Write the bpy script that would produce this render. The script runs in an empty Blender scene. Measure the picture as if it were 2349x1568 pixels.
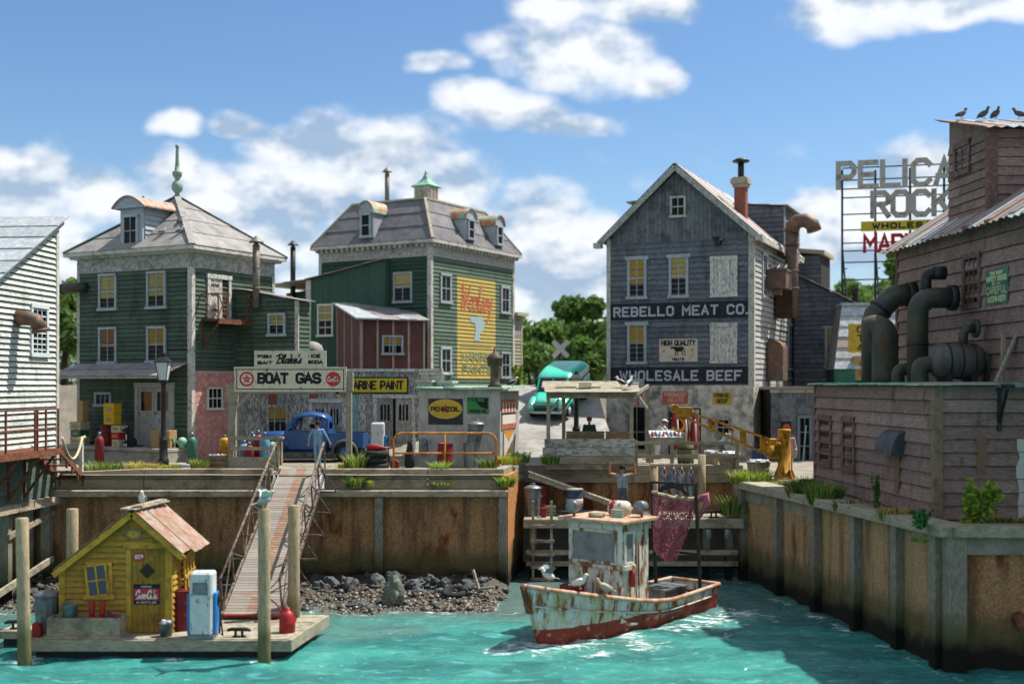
import bpy,bmesh,math,random
from mathutils import Vector,Matrix,noise
V=Vector
RND=random.Random(11)
SC=bpy.context.scene
COL=SC.collection
rad=math.radians
# ------ camera
EYE=3.06
FOC=2702.0
cam_d=bpy.data.cameras.new('camera')
cam=bpy.data.objects.new('camera',cam_d);COL.objects.link(cam)
cam.location=(0,0,EYE);cam.rotation_euler=(rad(90),0,0)
cam_d.sensor_width=36;cam_d.lens=FOC/2349*36
cam_d.shift_y=98/2349
cam_d.clip_start=.1;cam_d.clip_end=3000
cam_d.dof.use_dof=True;cam_d.dof.focus_distance=40;cam_d.dof.aperture_fstop=.32
SC.camera=cam
# ------ sun, sky, exposure
SUN_EL,SUN_AZ=60.0,66.0
sd=V((math.sin(rad(SUN_AZ))*math.cos(rad(SUN_EL)),math.cos(rad(SUN_AZ))*math.cos(rad(SUN_EL)),math.sin(rad(SUN_EL))))
sun_d=bpy.data.lights.new('sun','SUN');sun_d.energy=4.1;sun_d.angle=rad(.53);sun_d.color=(1,.95,.86)
sun=bpy.data.objects.new('sun',sun_d);COL.objects.link(sun)
sun.rotation_euler=(-sd).to_track_quat('-Z','Y').to_euler()
sun.location=sd*200
SC.view_settings.view_transform='Standard';SC.view_settings.look='None'
SC.view_settings.exposure=1.0;SC.view_settings.gamma=1;SC.view_settings.use_curve_mapping=False
SC.render.engine='CYCLES'
SC.cycles.max_bounces=6;SC.cycles.diffuse_bounces=3;SC.cycles.glossy_bounces=3
SC.cycles.transparent_max_bounces=12;SC.cycles.use_denoising=True
SC.cycles.sample_clamp_indirect=4
W=bpy.data.worlds.new('World');SC.world=W;W.use_nodes=True
def build_sky():
 nt=W.node_tree;N=nt.nodes;L=nt.links;N.clear()
 def nd(t,**k):
  n=N.new(t)
  for a,b in k.items():setattr(n,a,b)
  return n
 def ma(op,a,b=None,c=None,clamp=False):
  n=nd('ShaderNodeMath',operation=op,use_clamp=clamp)
  for i,x in enumerate((a,b,c)):
   if x is None:continue
   if isinstance(x,(int,float)):n.inputs[i].default_value=x
   else:L.new(x,n.inputs[i])
  return n.outputs[0]
 out=nd('ShaderNodeOutputWorld')
 sky=nd('ShaderNodeTexSky',sky_type='NISHITA',sun_disc=False,sun_elevation=rad(SUN_EL),sun_rotation=rad(SUN_AZ))
 sky.air_density=1.0;sky.dust_density=.5;sky.ozone_density=3.4
 tc=nd('ShaderNodeTexCoord');sp=nd('ShaderNodeSeparateXYZ');L.new(tc.outputs['Generated'],sp.inputs[0])
 az=ma('ARCTAN2',sp.outputs[0],sp.outputs[1]);el=ma('ARCSINE',sp.outputs[2])
 co=nd('ShaderNodeCombineXYZ');L.new(az,co.inputs[0]);L.new(el,co.inputs[1])
 def fbm(scale,detail,rough,off=(0,0,0),sy=1.5):
  mp=nd('ShaderNodeMapping');L.new(co.outputs[0],mp.inputs[0])
  mp.inputs['Location'].default_value=off;mp.inputs['Scale'].default_value=(1,sy,1)
  n=nd('ShaderNodeTexNoise');L.new(mp.outputs[0],n.inputs['Vector'])
  n.inputs['Scale'].default_value=scale;n.inputs['Detail'].default_value=detail;n.inputs['Roughness'].default_value=rough
  return n
 warp=fbm(13,3,.5)
 wv=nd('ShaderNodeVectorMath',operation='MULTIPLY_ADD');L.new(warp.outputs['Color'],wv.inputs[0])
 wv.inputs[1].default_value=(.034,.028,0);wv.inputs[2].default_value=(-.017,-.014,0)
 av=nd('ShaderNodeVectorMath',operation='ADD');L.new(co.outputs[0],av.inputs[0]);L.new(wv.outputs[0],av.inputs[1])
 s2v=av.outputs[0]
 # cumulus bodies: centre and radii in a 2349-wide frame
 blobs=[(60,450,150,75),(250,470,130,70),(390,420,75,60),(480,500,170,110),(90,560,130,60),(400,300,55,28),(540,300,70,28),(640,350,90,50),(760,340,110,70),(900,360,165,95),(560,560,260,80),(1400,640,120,60),(300,600,160,60),(1010,440,120,90),(720,450,240,80),(1000,560,300,60),(1080,230,90,42),(1180,262,120,45),(1300,290,130,32),(1000,145,70,25),(1140,95,70,40),(1260,110,130,75),(1390,140,130,65),(1500,185,70,45),(1280,30,110,45),(1470,20,130,40),(1920,60,110,55),(2080,40,180,65),(2270,60,150,45),(2200,95,80,25),(1230,500,140,75),(1330,560,110,80),(1250,640,160,90),(1400,520,70,45),(1900,500,120,60),(2050,470,130,75),(2140,400,110,60),(1980,560,160,70),(60,640,120,90)]
 dmin=None
 for(x,y,rx,ry)in blobs:
  a=math.atan((x-1174.5)/FOC);e=math.atan((882-y)/FOC)
  q=nd('ShaderNodeVectorMath',operation='MULTIPLY_ADD');L.new(s2v,q.inputs[0])
  q.inputs[1].default_value=(FOC/rx,FOC/ry,0);q.inputs[2].default_value=(-a*FOC/rx,-e*FOC/ry,0)
  d=nd('ShaderNodeVectorMath',operation='DOT_PRODUCT');L.new(q.outputs[0],d.inputs[0]);L.new(q.outputs[0],d.inputs[1])
  dmin=d.outputs['Value']if dmin is None else ma('SMOOTH_MIN',dmin,d.outputs['Value'],.35)
 fld=ma('SUBTRACT',1.0,dmin)
 bank=ma('MULTIPLY_ADD',el,-9.0,.95);fld=ma('SMOOTH_MAX',ma('MAXIMUM',fld,-1.2),bank,.5)
 # beyond the frame broken cumulus goes on, cover raised to whiten the fill light
 g=fbm(7,3,.55,(3.1,1.7,0),2.2)
 gf=ma('MULTIPLY_ADD',g.outputs['Fac'],8.0,-3.5)
 ina=ma('SUBTRACT',ma('ABSOLUTE',az),.40);ine=ma('SUBTRACT',el,.36)
 outm=ma('MAXIMUM',ma('MAXIMUM',ina,ine),ma('SUBTRACT',-.02,el))
 om=ma('MULTIPLY',outm,14.0,clamp=True)
 fld=ma('ADD',ma('MULTIPLY',fld,ma('SUBTRACT',1.0,om)),ma('MULTIPLY',gf,om))
 det=fbm(17,6,.55,(.4,.2,0))
 dens=ma('ADD',fld,ma('MULTIPLY_ADD',det.outputs['Fac'],3.0,-1.25))
 mr=nd('ShaderNodeMapRange',interpolation_type='SMOOTHSTEP');L.new(dens,mr.inputs[0])
 mr.inputs[1].default_value=-.40;mr.inputs[2].default_value=1.15
 # self shading: thin edges and tops are bright, thick bases grey-blue
 lo=fbm(17,6,.55,(.4+.006,.2+.030,0))
 sh=ma('SUBTRACT',det.outputs['Fac'],lo.outputs['Fac'])
 base=fbm(9,3,.5,(2.0,.7,0),2.5)
 br=ma('ADD',ma('MULTIPLY',sh,2.4),ma('MULTIPLY_ADD',base.outputs['Fac'],2.3,-.70),clamp=True)
 cr=nd('ShaderNodeValToRGB');L.new(br,cr.inputs[0])
 cr.color_ramp.elements[0].color=(.34,.45,.60,1);cr.color_ramp.elements[0].position=.1
 cr.color_ramp.elements[1].color=(.80,.83,.87,1);cr.color_ramp.elements[1].position=.68
 b1=nd('ShaderNodeBackground');b2=nd('ShaderNodeBackground');mx=nd('ShaderNodeMixShader')
 hs=nd('ShaderNodeHueSaturation');hs.inputs['Saturation'].default_value=1.15;L.new(sky.outputs[0],hs.inputs['Color']);L.new(hs.outputs[0],b1.inputs[0]);b1.inputs[1].default_value=.070
 L.new(cr.outputs[0],b2.inputs[0]);b2.inputs[1].default_value=.60
 L.new(mr.outputs[0],mx.inputs[0]);L.new(b1.outputs[0],mx.inputs[1]);L.new(b2.outputs[0],mx.inputs[2])
 L.new(mx.outputs[0],out.inputs[0])
build_sky()
# ------ placing: a point of the place seen along a line of sight, at a depth
def X(px,D):return(px-1174.5)*D/FOC
def Z(py,D):return EYE-(py-882)*D/FOC
def at(px,py,D):return V((X(px,D),D,Z(py,D)))
# ------ mesh builder
class MB:
 def __init__(s):s.v=[];s.f=[];s.m=[];s.s=[]
 def add(s,vs,fs,mi=0,sm=False):
  b=len(s.v);s.v+=[tuple(v)for v in vs]
  for f in fs:
   s.f.append([b+i for i in f]);s.m.append(mi);s.s.append(sm)
 HEX=[(0,3,2,1),(4,5,6,7),(0,1,5,4),(1,2,6,5),(2,3,7,6),(3,0,4,7)]
 def hexa(s,c8,mi=0):s.add(c8,s.HEX,mi)
 def box(s,x0,y0,z0,x1,y1,z1,mi=0):
  s.hexa([(x0,y0,z0),(x1,y0,z0),(x1,y1,z0),(x0,y1,z0),(x0,y0,z1),(x1,y0,z1),(x1,y1,z1),(x0,y1,z1)],mi)
 def cbox(s,c,d,rot=None,mi=0):
  hx,hy,hz=d[0]/2,d[1]/2,d[2]/2
  ps=[V(p)for p in[(-hx,-hy,-hz),(hx,-hy,-hz),(hx,hy,-hz),(-hx,hy,-hz),(-hx,-hy,hz),(hx,-hy,hz),(hx,hy,hz),(-hx,hy,hz)]]
  if rot is not None:ps=[rot@p for p in ps]
  c=V(c);s.hexa([p+c for p in ps],mi)
 def bar(s,p,q,w,h=None,mi=0,up=(0,0,1)):
  h=h or w;p=V(p);q=V(q);d=(q-p)
  if d.length<1e-6:return
  d.normalize();up=V(up)
  if abs(d.dot(up))>.97:up=V((0,1,0))
  a=d.cross(up).normalized();b=a.cross(d).normalized()
  c=[]
  for e in(p,q):
   for(i,j)in((-1,-1),(1,-1),(1,1),(-1,1)):c.append(e+a*(i*w/2)+b*(j*h/2))
  s.add(c,[(0,1,2,3),(7,6,5,4),(0,4,5,1),(1,5,6,2),(2,6,7,3),(3,7,4,0)],mi)
 def tube(s,pts,r,n=8,mi=0,cap=True,sm=True):
  pts=[V(p)for p in pts];k=len(pts)
  rs=r if isinstance(r,(list,tuple))else[r]*k
  b=len(s.v);prev=None
  for i,p in enumerate(pts):
   t=(pts[min(i+1,k-1)]-pts[max(i-1,0)])
   t=t.normalized()if t.length>1e-9 else V((0,0,1))
   if prev is None:
    u=V((0,0,1))if abs(t.z)<.9 else V((1,0,0))
    a=t.cross(u).normalized()
   else:
    a=prev-t*prev.dot(t)
    a=a.normalized()if a.length>1e-6 else t.orthogonal().normalized()
   prev=a;c=t.cross(a)
   for j in range(n):
    w=2*math.pi*j/n
    s.v.append(tuple(p+(a*math.cos(w)+c*math.sin(w))*rs[i]))
  for i in range(k-1):
   for j in range(n):
    j2=(j+1)%n
    s.f.append([b+i*n+j,b+i*n+j2,b+(i+1)*n+j2,b+(i+1)*n+j]);s.m.append(mi);s.s.append(sm)
  if cap:
   s.f.append([b+j for j in reversed(range(n))]);s.m.append(mi);s.s.append(False)
   s.f.append([b+(k-1)*n+j for j in range(n)]);s.m.append(mi);s.s.append(False)
 def lathe(s,prof,n=16,c=(0,0,0),mi=0,sm=True,M=None):
  b=len(s.v);c=V(c)
  for(r,z)in prof:
   for j in range(n):
    w=2*math.pi*j/n;p=V((r*math.cos(w),r*math.sin(w),z))
    if M is not None:p=M@p
    s.v.append(tuple(p+c))
  for i in range(len(prof)-1):
   for j in range(n):
    j2=(j+1)%n
    s.f.append([b+i*n+j,b+i*n+j2,b+(i+1)*n+j2,b+(i+1)*n+j]);s.m.append(mi);s.s.append(sm)
  s.f.append([b+j for j in reversed(range(n))]);s.m.append(mi);s.s.append(False)
  k=(len(prof)-1)*n
  s.f.append([b+k+j for j in range(n)]);s.m.append(mi);s.s.append(False)
 def prism(s,poly,vec,mi=0):
  n=len(poly);vec=V(vec);a=[V(p)for p in poly]
  s.add(a+[p+vec for p in a],[tuple(reversed(range(n))),tuple(range(n,2*n))]+[(i,(i+1)%n,n+(i+1)%n,n+i)for i in range(n)],mi)
 def ell(s,c,r,n=10,k=7,mi=0,M=None):
  c=V(c);prof=[]
  b=len(s.v)
  for i in range(k+1):
   t=math.pi*i/k
   for j in range(n):
    w=2*math.pi*j/n
    p=V((r[0]*math.sin(t)*math.cos(w),r[1]*math.sin(t)*math.sin(w),-r[2]*math.cos(t)))
    if M is not None:p=M@p
    s.v.append(tuple(p+c))
  for i in range(k):
   for j in range(n):
    j2=(j+1)%n
    s.f.append([b+i*n+j,b+i*n+j2,b+(i+1)*n+j2,b+(i+1)*n+j]);s.m.append(mi);s.s.append(True)
 def mesh(s,name,mats):
  me=bpy.data.meshes.new(name);me.from_pydata(s.v,[],s.f)
  for m in(mats if isinstance(mats,(list,tuple))else[mats]):me.materials.append(m)
  me.polygons.foreach_set('material_index',s.m);me.polygons.foreach_set('use_smooth',s.s)
  me.update();return me
 def build(s,name,mats,parent=None,loc=None,bevel=0,fix=False):
  me=s.mesh(name,mats)
  if bevel or fix:
   bm=bmesh.new();bm.from_mesh(me)
   if bevel:
    bmesh.ops.remove_doubles(bm,verts=bm.verts,dist=1e-5)
    bmesh.ops.bevel(bm,geom=list(bm.edges),offset=bevel,segments=1,affect='EDGES',clamp_overlap=True)
   bmesh.ops.recalc_face_normals(bm,faces=bm.faces)
   bm.to_mesh(me);bm.free()
  return obj(name,me,parent,loc)
def obj(name,me,parent=None,loc=None):
 o=bpy.data.objects.new(name,me);COL.objects.link(o)
 if parent is not None:o.parent=parent
 if loc is not None:o.location=loc
 return o
def tag(o,label=None,cat=None,group=None,kind=None):
 for k,v in(('label',label),('category',cat),('group',group),('kind',kind)):
  if v:o[k]=v
 return o
def thing(name,label,cat,loc=(0,0,0),rz=0,group=None):
 o=bpy.data.objects.new(name,None);COL.objects.link(o);o.empty_display_size=.2
 o.location=loc;o.rotation_euler=(0,0,rad(rz))
 return tag(o,label,cat,group)
KIDS={}
def dup(root,loc,rz=None,label=None,group=None,scale=None):
 kids={}
 for o in COL.objects:
  if o.parent:kids.setdefault(o.parent.name,[]).append(o)
 def cp(o,par):
  c=o.copy();COL.objects.link(c)
  if par is not None:c.parent=par
  for ch in kids.get(o.name,[]):cp(ch,c)
  return c
 r=cp(root,None);r.location=loc
 if rz is not None:r.rotation_euler=(root.rotation_euler[0],root.rotation_euler[1],rad(rz))
 if scale:r.scale=(scale,)*3 if isinstance(scale,(int,float))else scale
 return tag(r,label,None,group)
 # ------ faces of a building (local frame: front wall on y=0 running to -x, right wall on x=0 running to +y)
class Face:
 def __init__(s,B,o,u,n):s.B=B;s.o=V(o);s.u=V(u).normalized();s.n=V(n).normalized()
 def p(s,a,z,d=0):return s.o+s.u*a+s.n*d+V((0,0,z))
 def box(s,m,a0,z0,d0,a1,z1,d1,mi=0):
  m.hexa([s.p(a0,z0,d1),s.p(a1,z0,d1),s.p(a1,z0,d0),s.p(a0,z0,d0),s.p(a0,z1,d1),s.p(a1,z1,d1),s.p(a1,z1,d0),s.p(a0,z1,d0)],mi)
 def poly(s,m,pts,d0,d1,mi=0):m.prism([s.p(a,z,d0)for a,z in pts],s.n*(d1-d0),mi)
 def hit(s,px,py,d=0):
  t=s.B.rotation_euler.z;Q=Matrix.Rotation(-t,3,'Z')
  o=Q@(V((0,0,EYE))-V(s.B.location));r=Q@V(((px-1174.5)/FOC,1,(882-py)/FOC))
  k=(s.o+s.n*d-o).dot(s.n)/r.dot(s.n)
  q=o+r*k-s.o
  return q.dot(s.u),q.z
 def rect(s,x0,y0,x1,y1):
  a0,za=s.hit(x0,(y0+y1)/2);a1,zb=s.hit(x1,(y0+y1)/2)
  xm=(x0+x1)/2
  return a0,s.hit(xm,y1)[1],a1,s.hit(xm,y0)[1]
def front(B,x=0,y=0):return Face(B,(x,y,0),(1,0,0),(0,-1,0))
def right(B,x=0,y=0):return Face(B,(x,y,0),(0,1,0),(1,0,0))
def left(B,x=0,y=0):return Face(B,(x,y,0),(0,-1,0),(-1,0,0))
def span(poly,z,ax=0):
 xs=[]
 n=len(poly)
 for i in range(n):
  p,q=poly[i],poly[(i+1)%n]
  a,b=p[1-ax],q[1-ax]
  if(a<=z<b)or(b<=z<a):xs.append(p[ax]+(q[ax]-p[ax])*(z-a)/(b-a))
 return(min(xs),max(xs))if len(xs)>=2 else None
def clapboards(f,poly,pitch,mat,parent,th=.05,name='board',joints=None,rnd=None,gap=.012):
 """lapped boards, one mesh object each; alike boards share their mesh"""
 z0=min(p[1]for p in poly);z1=max(p[1]for p in poly);n=max(1,round((z1-z0)/pitch));h=(z1-z0)/n;cache={}
 rnd=rnd or RND
 for i in range(n):
  va,vb=z0+i*h,z0+(i+1)*h
  A=span(poly,va+1e-4);B=span(poly,vb-1e-4)
  if not A or not B:continue
  cuts=[0.0,1.0]
  if A[1]-A[0]>(joints or 2.6)and(joints or rnd.random()<.55):
   cuts=[0.0,rnd.uniform(.25,.75),1.0]
  for c0,c1 in zip(cuts,cuts[1:]):
   g=.004 if c0>0 else 0
   a0=A[0]+(A[1]-A[0])*c0+g;a1=A[0]+(A[1]-A[0])*c1;b0=B[0]+(B[1]-B[0])*c0+g;b1=B[0]+(B[1]-B[0])*c1
   key=(round(a1-a0,3),round(b0-a0,3),round(b1-a0,3))
   if key not in cache:
    m=MB();k=Face(f.B,(0,0,0),f.u,f.n)
    w=a1-a0;tb=th*.2;h2=h-gap;k_=h2/h  # gap bares the near-black wall as a built-in shadow line between boards
    m.hexa([k.p(0,0,th),k.p(w,0,th),k.p(w,0,0),k.p(0,0,0),k.p((b0-a0)*k_,h2,tb),k.p(w+(b1-a0-w)*k_,h2,tb),k.p(w+(b1-a0-w)*k_,h2,0),k.p((b0-a0)*k_,h2,0)])
    cache[key]=m.mesh(name,mat)
   o=obj(name,cache[key],parent,f.p(a0,va,rnd.uniform(0,.006)))
   if rnd.random()<.3:o.rotation_euler=f.n*rnd.uniform(-.007,.007)
def vboards(f,poly,pitch,mats,parent,th=.025,name='board',gap=.012,seq=None,rnd=None):
 a0=min(p[0]for p in poly);a1=max(p[0]for p in poly);n=max(1,round((a1-a0)/pitch));w=(a1-a0)/n
 sw=[(p[1],p[0])for p in poly];rnd=rnd or RND
 mats=mats if isinstance(mats,list)else[mats]
 for i in range(n):
  ua,ub=a0+i*w,a0+(i+1)*w
  A=span(sw,ua+1e-4);B=span(sw,ub-1e-4)
  if not A or not B:continue
  m=MB();t=th+rnd.uniform(-.006,.008)
  g=gap/2
  m.hexa([f.p(ua+g,A[0],t),f.p(ub-g,B[0],t),f.p(ub-g,B[0],0),f.p(ua+g,A[0],0),f.p(ua+g,A[1],t),f.p(ub-g,B[1],t),f.p(ub-g,B[1],0),f.p(ua+g,A[1],0)])
  m.build(name,seq.get(i,rnd.choice(mats))if seq else rnd.choice(mats),parent)
  # ------ materials (all procedural)
def lin(h):
 if not isinstance(h,str):return(*h,1)
 v=[int(h[i:i+2],16)/255 for i in(0,2,4)]
 return tuple(x/12.92 if x<=.04045 else((x+.055)/1.055)**2.4 for x in v)+(1,)
MATS={}
def mat(name,col,col2=None,cover=.4,cs=6.0,stretch=(1,1,1),soft=.06,rough=.8,metal=0,spec=.3,bump=.25,bs=40.0,grain=.25,gs=(30,30,30),vary=.12,rust=0,rs=5.0,rst=.45,rcol='6b3a1c',rcol2='a4602c',dirt=0,dcol='2b241c',ds=1.5,dstretch=(1,1,1),tide=None,coords='Object'):
 """weathered surface: base colour, a second colour showing through in patches, grain, rust blooms, dirt, wear relief"""
 m=bpy.data.materials.new(name);m.use_nodes=True;nt=m.node_tree;N=nt.nodes;L=nt.links
 P=N['Principled BSDF']
 def nd(t,**k):
  n=N.new(t)
  for a,b in k.items():setattr(n,a,b)
  return n
 def ma(op,a,b=None,c=None,clamp=False):
  n=nd('ShaderNodeMath',operation=op,use_clamp=clamp)
  for i,x in enumerate((a,b,c)):
   if x is None:continue
   if isinstance(x,(int,float)):n.inputs[i].default_value=x
   else:L.new(x,n.inputs[i])
  return n.outputs[0]
 def mix(f,a,b,bt='MIX'):
  n=nd('ShaderNodeMix',data_type='RGBA',blend_type=bt)
  for i,x in((0,f),(6,a),(7,b)):
   if isinstance(x,(int,float)):n.inputs[i].default_value=x
   elif isinstance(x,tuple):n.inputs[i].default_value=x
   else:L.new(x,n.inputs[i])
  return n.outputs[2]
 tc=nd('ShaderNodeTexCoord');oi=nd('ShaderNodeObjectInfo')
 off=nd('ShaderNodeVectorMath',operation='SCALE');off.inputs[0].default_value=(37.0,53.0,71.0);L.new(oi.outputs['Random'],off.inputs['Scale'])
 ad=nd('ShaderNodeVectorMath',operation='ADD');L.new(tc.outputs[coords],ad.inputs[0]);L.new(off.outputs[0],ad.inputs[1])
 def nz(scale,st=(1,1,1),det=4,ro=.6):
  mp=nd('ShaderNodeMapping');L.new(ad.outputs[0],mp.inputs[0]);mp.inputs['Scale'].default_value=st
  n=nd('ShaderNodeTexNoise');L.new(mp.outputs[0],n.inputs['Vector']);n.inputs['Scale'].default_value=scale
  n.inputs['Detail'].default_value=det;n.inputs['Roughness'].default_value=ro
  return n.outputs['Fac']
 def step(x,t,s,inv=False):
  n=nd('ShaderNodeMapRange',interpolation_type='SMOOTHSTEP');L.new(x,n.inputs[0])
  n.inputs[1].default_value=t-s;n.inputs[2].default_value=t+s
  if inv:n.inputs[3].default_value=1;n.inputs[4].default_value=0
  return n.outputs[0]
 thr=lambda c:.5+(.5-c)*.42
 c=lin(col);height=None
 cur=c
 if col2 is not None:
  f=step(nz(cs,stretch,6,.65),thr(cover),soft)
  cur=mix(f,c,lin(col2));height=f
 g=nz(1.0,gs,3,.6)
 gv=ma('MULTIPLY_ADD',g,2*grain,1-grain)
 rv=ma('MULTIPLY_ADD',oi.outputs['Random'],2*vary,1-vary)
 gv=ma('MULTIPLY',gv,rv)
 if gs[0]!=gs[2]:gv=ma('MULTIPLY',gv,ma('MULTIPLY_ADD',step(nz(3.0,(.6,.6,.6),2,.5),.62,.1),-.16,1.04))
 gc=nd('ShaderNodeCombineColor')
 for i in range(3):L.new(gv,gc.inputs[i])
 cur=mix(1.0,cur,gc.outputs[0],'MULTIPLY')
 ro=rough
 if dirt:
  gq=nd('ShaderNodeNewGeometry');mq=nd('ShaderNodeMapping');L.new(gq.outputs['Position'],mq.inputs[0]);mq.inputs['Scale'].default_value=dstretch;nq=nd('ShaderNodeTexNoise');L.new(mq.outputs[0],nq.inputs['Vector'])
  nq.inputs['Scale'].default_value=ds;nq.inputs['Detail'].default_value=6;nq.inputs['Roughness'].default_value=.65
  f=step(nq.outputs['Fac'],thr(dirt),.13)
  cur=mix(ma('MULTIPLY',f,.75),cur,lin(dcol))
 if rust:
  f=step(nz(rs,(1,1,rst),6,.68),thr(rust),.05)
  rc=mix(nz(rs*3,(1,1,1),4,.6),lin(rcol),lin(rcol2))
  cur=mix(f,cur,rc)
  ro=ma('MULTIPLY_ADD',f,.85-rough,rough)
  if metal:L.new(ma('MULTIPLY_ADD',f,-metal,metal),P.inputs['Metallic'])
 elif metal:P.inputs['Metallic'].default_value=metal
 if tide:
  gp=nd('ShaderNodeNewGeometry');sx=nd('ShaderNodeSeparateXYZ');L.new(gp.outputs['Position'],sx.inputs[0])
  wob=nd('ShaderNodeTexNoise');L.new(gp.outputs['Position'],wob.inputs['Vector']);wob.inputs['Scale'].default_value=2.2;wob.inputs['Detail'].default_value=5
  z=ma('MULTIPLY_ADD',wob.outputs['Fac'],tide[2],sx.outputs[2])
  f1=step(z,tide[1],.35,True);f2=step(z,tide[0],.28,True)
  alg=mix(nz(14,(1,1,1),4,.6),lin('2f3620'),lin('5c6138'))
  cur=mix(ma('MULTIPLY',f1,.8),cur,alg)
  cur=mix(ma('MULTIPLY',f2,.95),cur,lin('12140f'))
 if isinstance(cur,tuple):P.inputs['Base Color'].default_value=cur
 else:L.new(cur,P.inputs['Base Color'])
 if isinstance(ro,float)or isinstance(ro,int):P.inputs['Roughness'].default_value=ro
 else:L.new(ro,P.inputs['Roughness'])
 P.inputs['Specular IOR Level'].default_value=spec
 if bump:
  hb=nz(bs,tuple(x/max(gs)for x in gs),4,.65)
  if height is not None:hb=ma('MULTIPLY_ADD',height,.5,hb)
  b=nd('ShaderNodeBump');b.inputs['Strength'].default_value=bump;b.inputs['Distance'].default_value=.03
  L.new(hb,b.inputs['Height']);L.new(b.outputs[0],P.inputs['Normal'])
 MATS[name]=m
 return m
HZ=dict(gs=(6,6,90));VT=dict(gs=(60,60,5))
def wood(name,col,col2,horiz=True,**k):
 d=dict(cover=.45,cs=5,stretch=(1,1,7)if horiz else(7,7,1),soft=.12,rough=.9,spec=.15,bump=.35,vary=.16)
 d.update(HZ if horiz else VT);d.update(k)
 return mat(name,col,col2,**d)
 # buildings
M_blake=wood('green_clapboard','4a584c','747b6a',cover=.2,dirt=.25,dcol='32372f',ds=1.0,dstretch=(1.6,1.6,.45))
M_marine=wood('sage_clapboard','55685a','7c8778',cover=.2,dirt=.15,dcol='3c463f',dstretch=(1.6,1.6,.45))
M_marine_d=wood('dark_green_boards','3c5649','54695c',horiz=False,cover=.25,vary=.06)
M_rebello=wood('grey_clapboard','585c62','7f8386',cover=.32,dirt=.25,dcol='41454a',dstretch=(1.6,1.6,.45))
M_rebello_v=wood('grey_vertical_boards','5b6064','7d7f7f',horiz=False,cover=.4,dirt=.3,dcol='33353a')
M_rebello_s=wood('bleached_grey_clapboard','a3a29c','7f8081',cover=.35,dirt=.15,dcol='6a5848')  # lighter copy of the grey siding, sunlight put into the right wall's colour
M_white=wood('white_clapboard','b9bcb6','868883',cover=.3,dirt=.2,dcol='777770',dstretch=(1.6,1.6,.45))
M_red=wood('maroon_clapboard','79625c','908079',cover=.4,dirt=.2,dcol='4c3836',vary=.2,dstretch=(1.6,1.6,.45))
M_trim=mat('weathered_white_trim','b2afa6','77756c',cover=.3,cs=9,soft=.08,rough=.85,dirt=.2,dcol='6a655a',gs=(30,30,12))
M_trimb=mat('grey_blue_window_trim','9aa0a6','73787c',cover=.25,cs=8,soft=.1,gs=(30,30,12))
M_frieze=mat('peeling_frieze','aaa9a2','858580',cover=.48,cs=7,stretch=(1,1,1.3),soft=.07,dirt=.2,dcol='5b5a55')
M_maroontrim=mat('maroon_trim','5d4541','74605a',cover=.35,cs=6,gs=(30,30,8))
M_slate=mat('slate_roof_sheet','7c7a7b','959089',cover=.4,cs=2.2,soft=.2,rough=.8,bump=.2,gs=(20,20,20),vary=.12,dirt=.25,dcol='555257')
M_slated=mat('dark_slate_roof_sheet','5d5d62','75727280'[:6],cover=.4,cs=2.2,soft=.2,rough=.8,bump=.2,gs=(20,20,20),vary=.15,dirt=.25,dcol='47454a')
M_tin=mat('bleached_tin_roof','8f8a86','a08980',cover=.35,cs=2.5,soft=.15,rough=.6,metal=.25,bump=.15,vary=.2,rust=.12,rs=2.5,rcol='8a5a40',rcol2='b98a68')
M_tinw=mat('frosted_tin_roof','979ea3','b9bdbe',cover=.45,cs=5,soft=.15,rough=.5,metal=.4,vary=.1)
M_copper=mat('verdigris_copper','6f9c86','8fb59d',cover=.4,cs=4,soft=.15,rough=.7,metal=.2,rust=.08)
M_coppr=mat('rusting_copper_cap','86ab98','b06a45',cover=.5,cs=3,soft=.1,rough=.6,metal=.2)
M_stucco=mat('stained_stucco','cdc7b9','8d887e',cover=.4,cs=2.4,soft=.14,rough=.95,bump=.5,bs=25,dirt=.3,dcol='3e3d3b',ds=1.4)
M_conc=mat('pale_concrete','a19c8f','827d72',cover=.35,cs=1.6,soft=.2,rough=.95,bump=.3,dirt=.25,dcol='5e594e')
M_shedw=mat('grey_white_plaster','a5a39c','84827b',cover=.35,cs=1.8,soft=.2,rough=.92,bump=.25,dirt=.2,dcol='6a675f',dstretch=(2,2,.5),ds=2)
M_brick=mat('faded_pink_brick','bb7a72','cfa59b',cover=.4,cs=6,soft=.12,rough=.9,bump=.3,vary=.15,dirt=.2,dcol='7c5853')
M_mortar=mat('mortar','c4b0a6',rough=.95)
M_chimb=mat('red_chimney_brick','8c4a3c','a3614f',cover=.4,cs=9,rough=.9,vary=.2)
M_dark=mat('dark_interior','15140f',rough=.9,bump=0)
M_shade=mat('amber_window_blind','b8913a','a57f30',cover=.3,cs=4,soft=.3,rough=.9,bump=.05,vary=.1)
M_shadec=mat('cream_window_blind','c4aa6a','b0955a',cover=.3,cs=4,soft=.3,rough=.9,bump=.05,vary=.1)
M_shadeo=mat('rust_window_blind','9a5f33',rough=.9,bump=.05)
M_cream=mat('cream_boards','a49a84','857c69',cover=.3,cs=5)
M_pwhite=wood('peeling_white_boards','a9a9a4','6f6c67',horiz=False,cover=.5,soft=.07,cs=4,stretch=(4,4,1.2))
M_pgrey=wood('bare_grey_boards','7e7b75','a2a09b',horiz=False,cover=.45,soft=.07,cs=4,stretch=(4,4,1.2))
M_pred=wood('worn_red_boards','934f3d','7b6d66',horiz=False,cover=.35,soft=.07,cs=4,stretch=(4,4,1.2))
M_pteal=wood('worn_teal_boards','77a3a0','7b837f',horiz=False,cover=.35,soft=.07,cs=4,stretch=(4,4,1.2))
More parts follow.
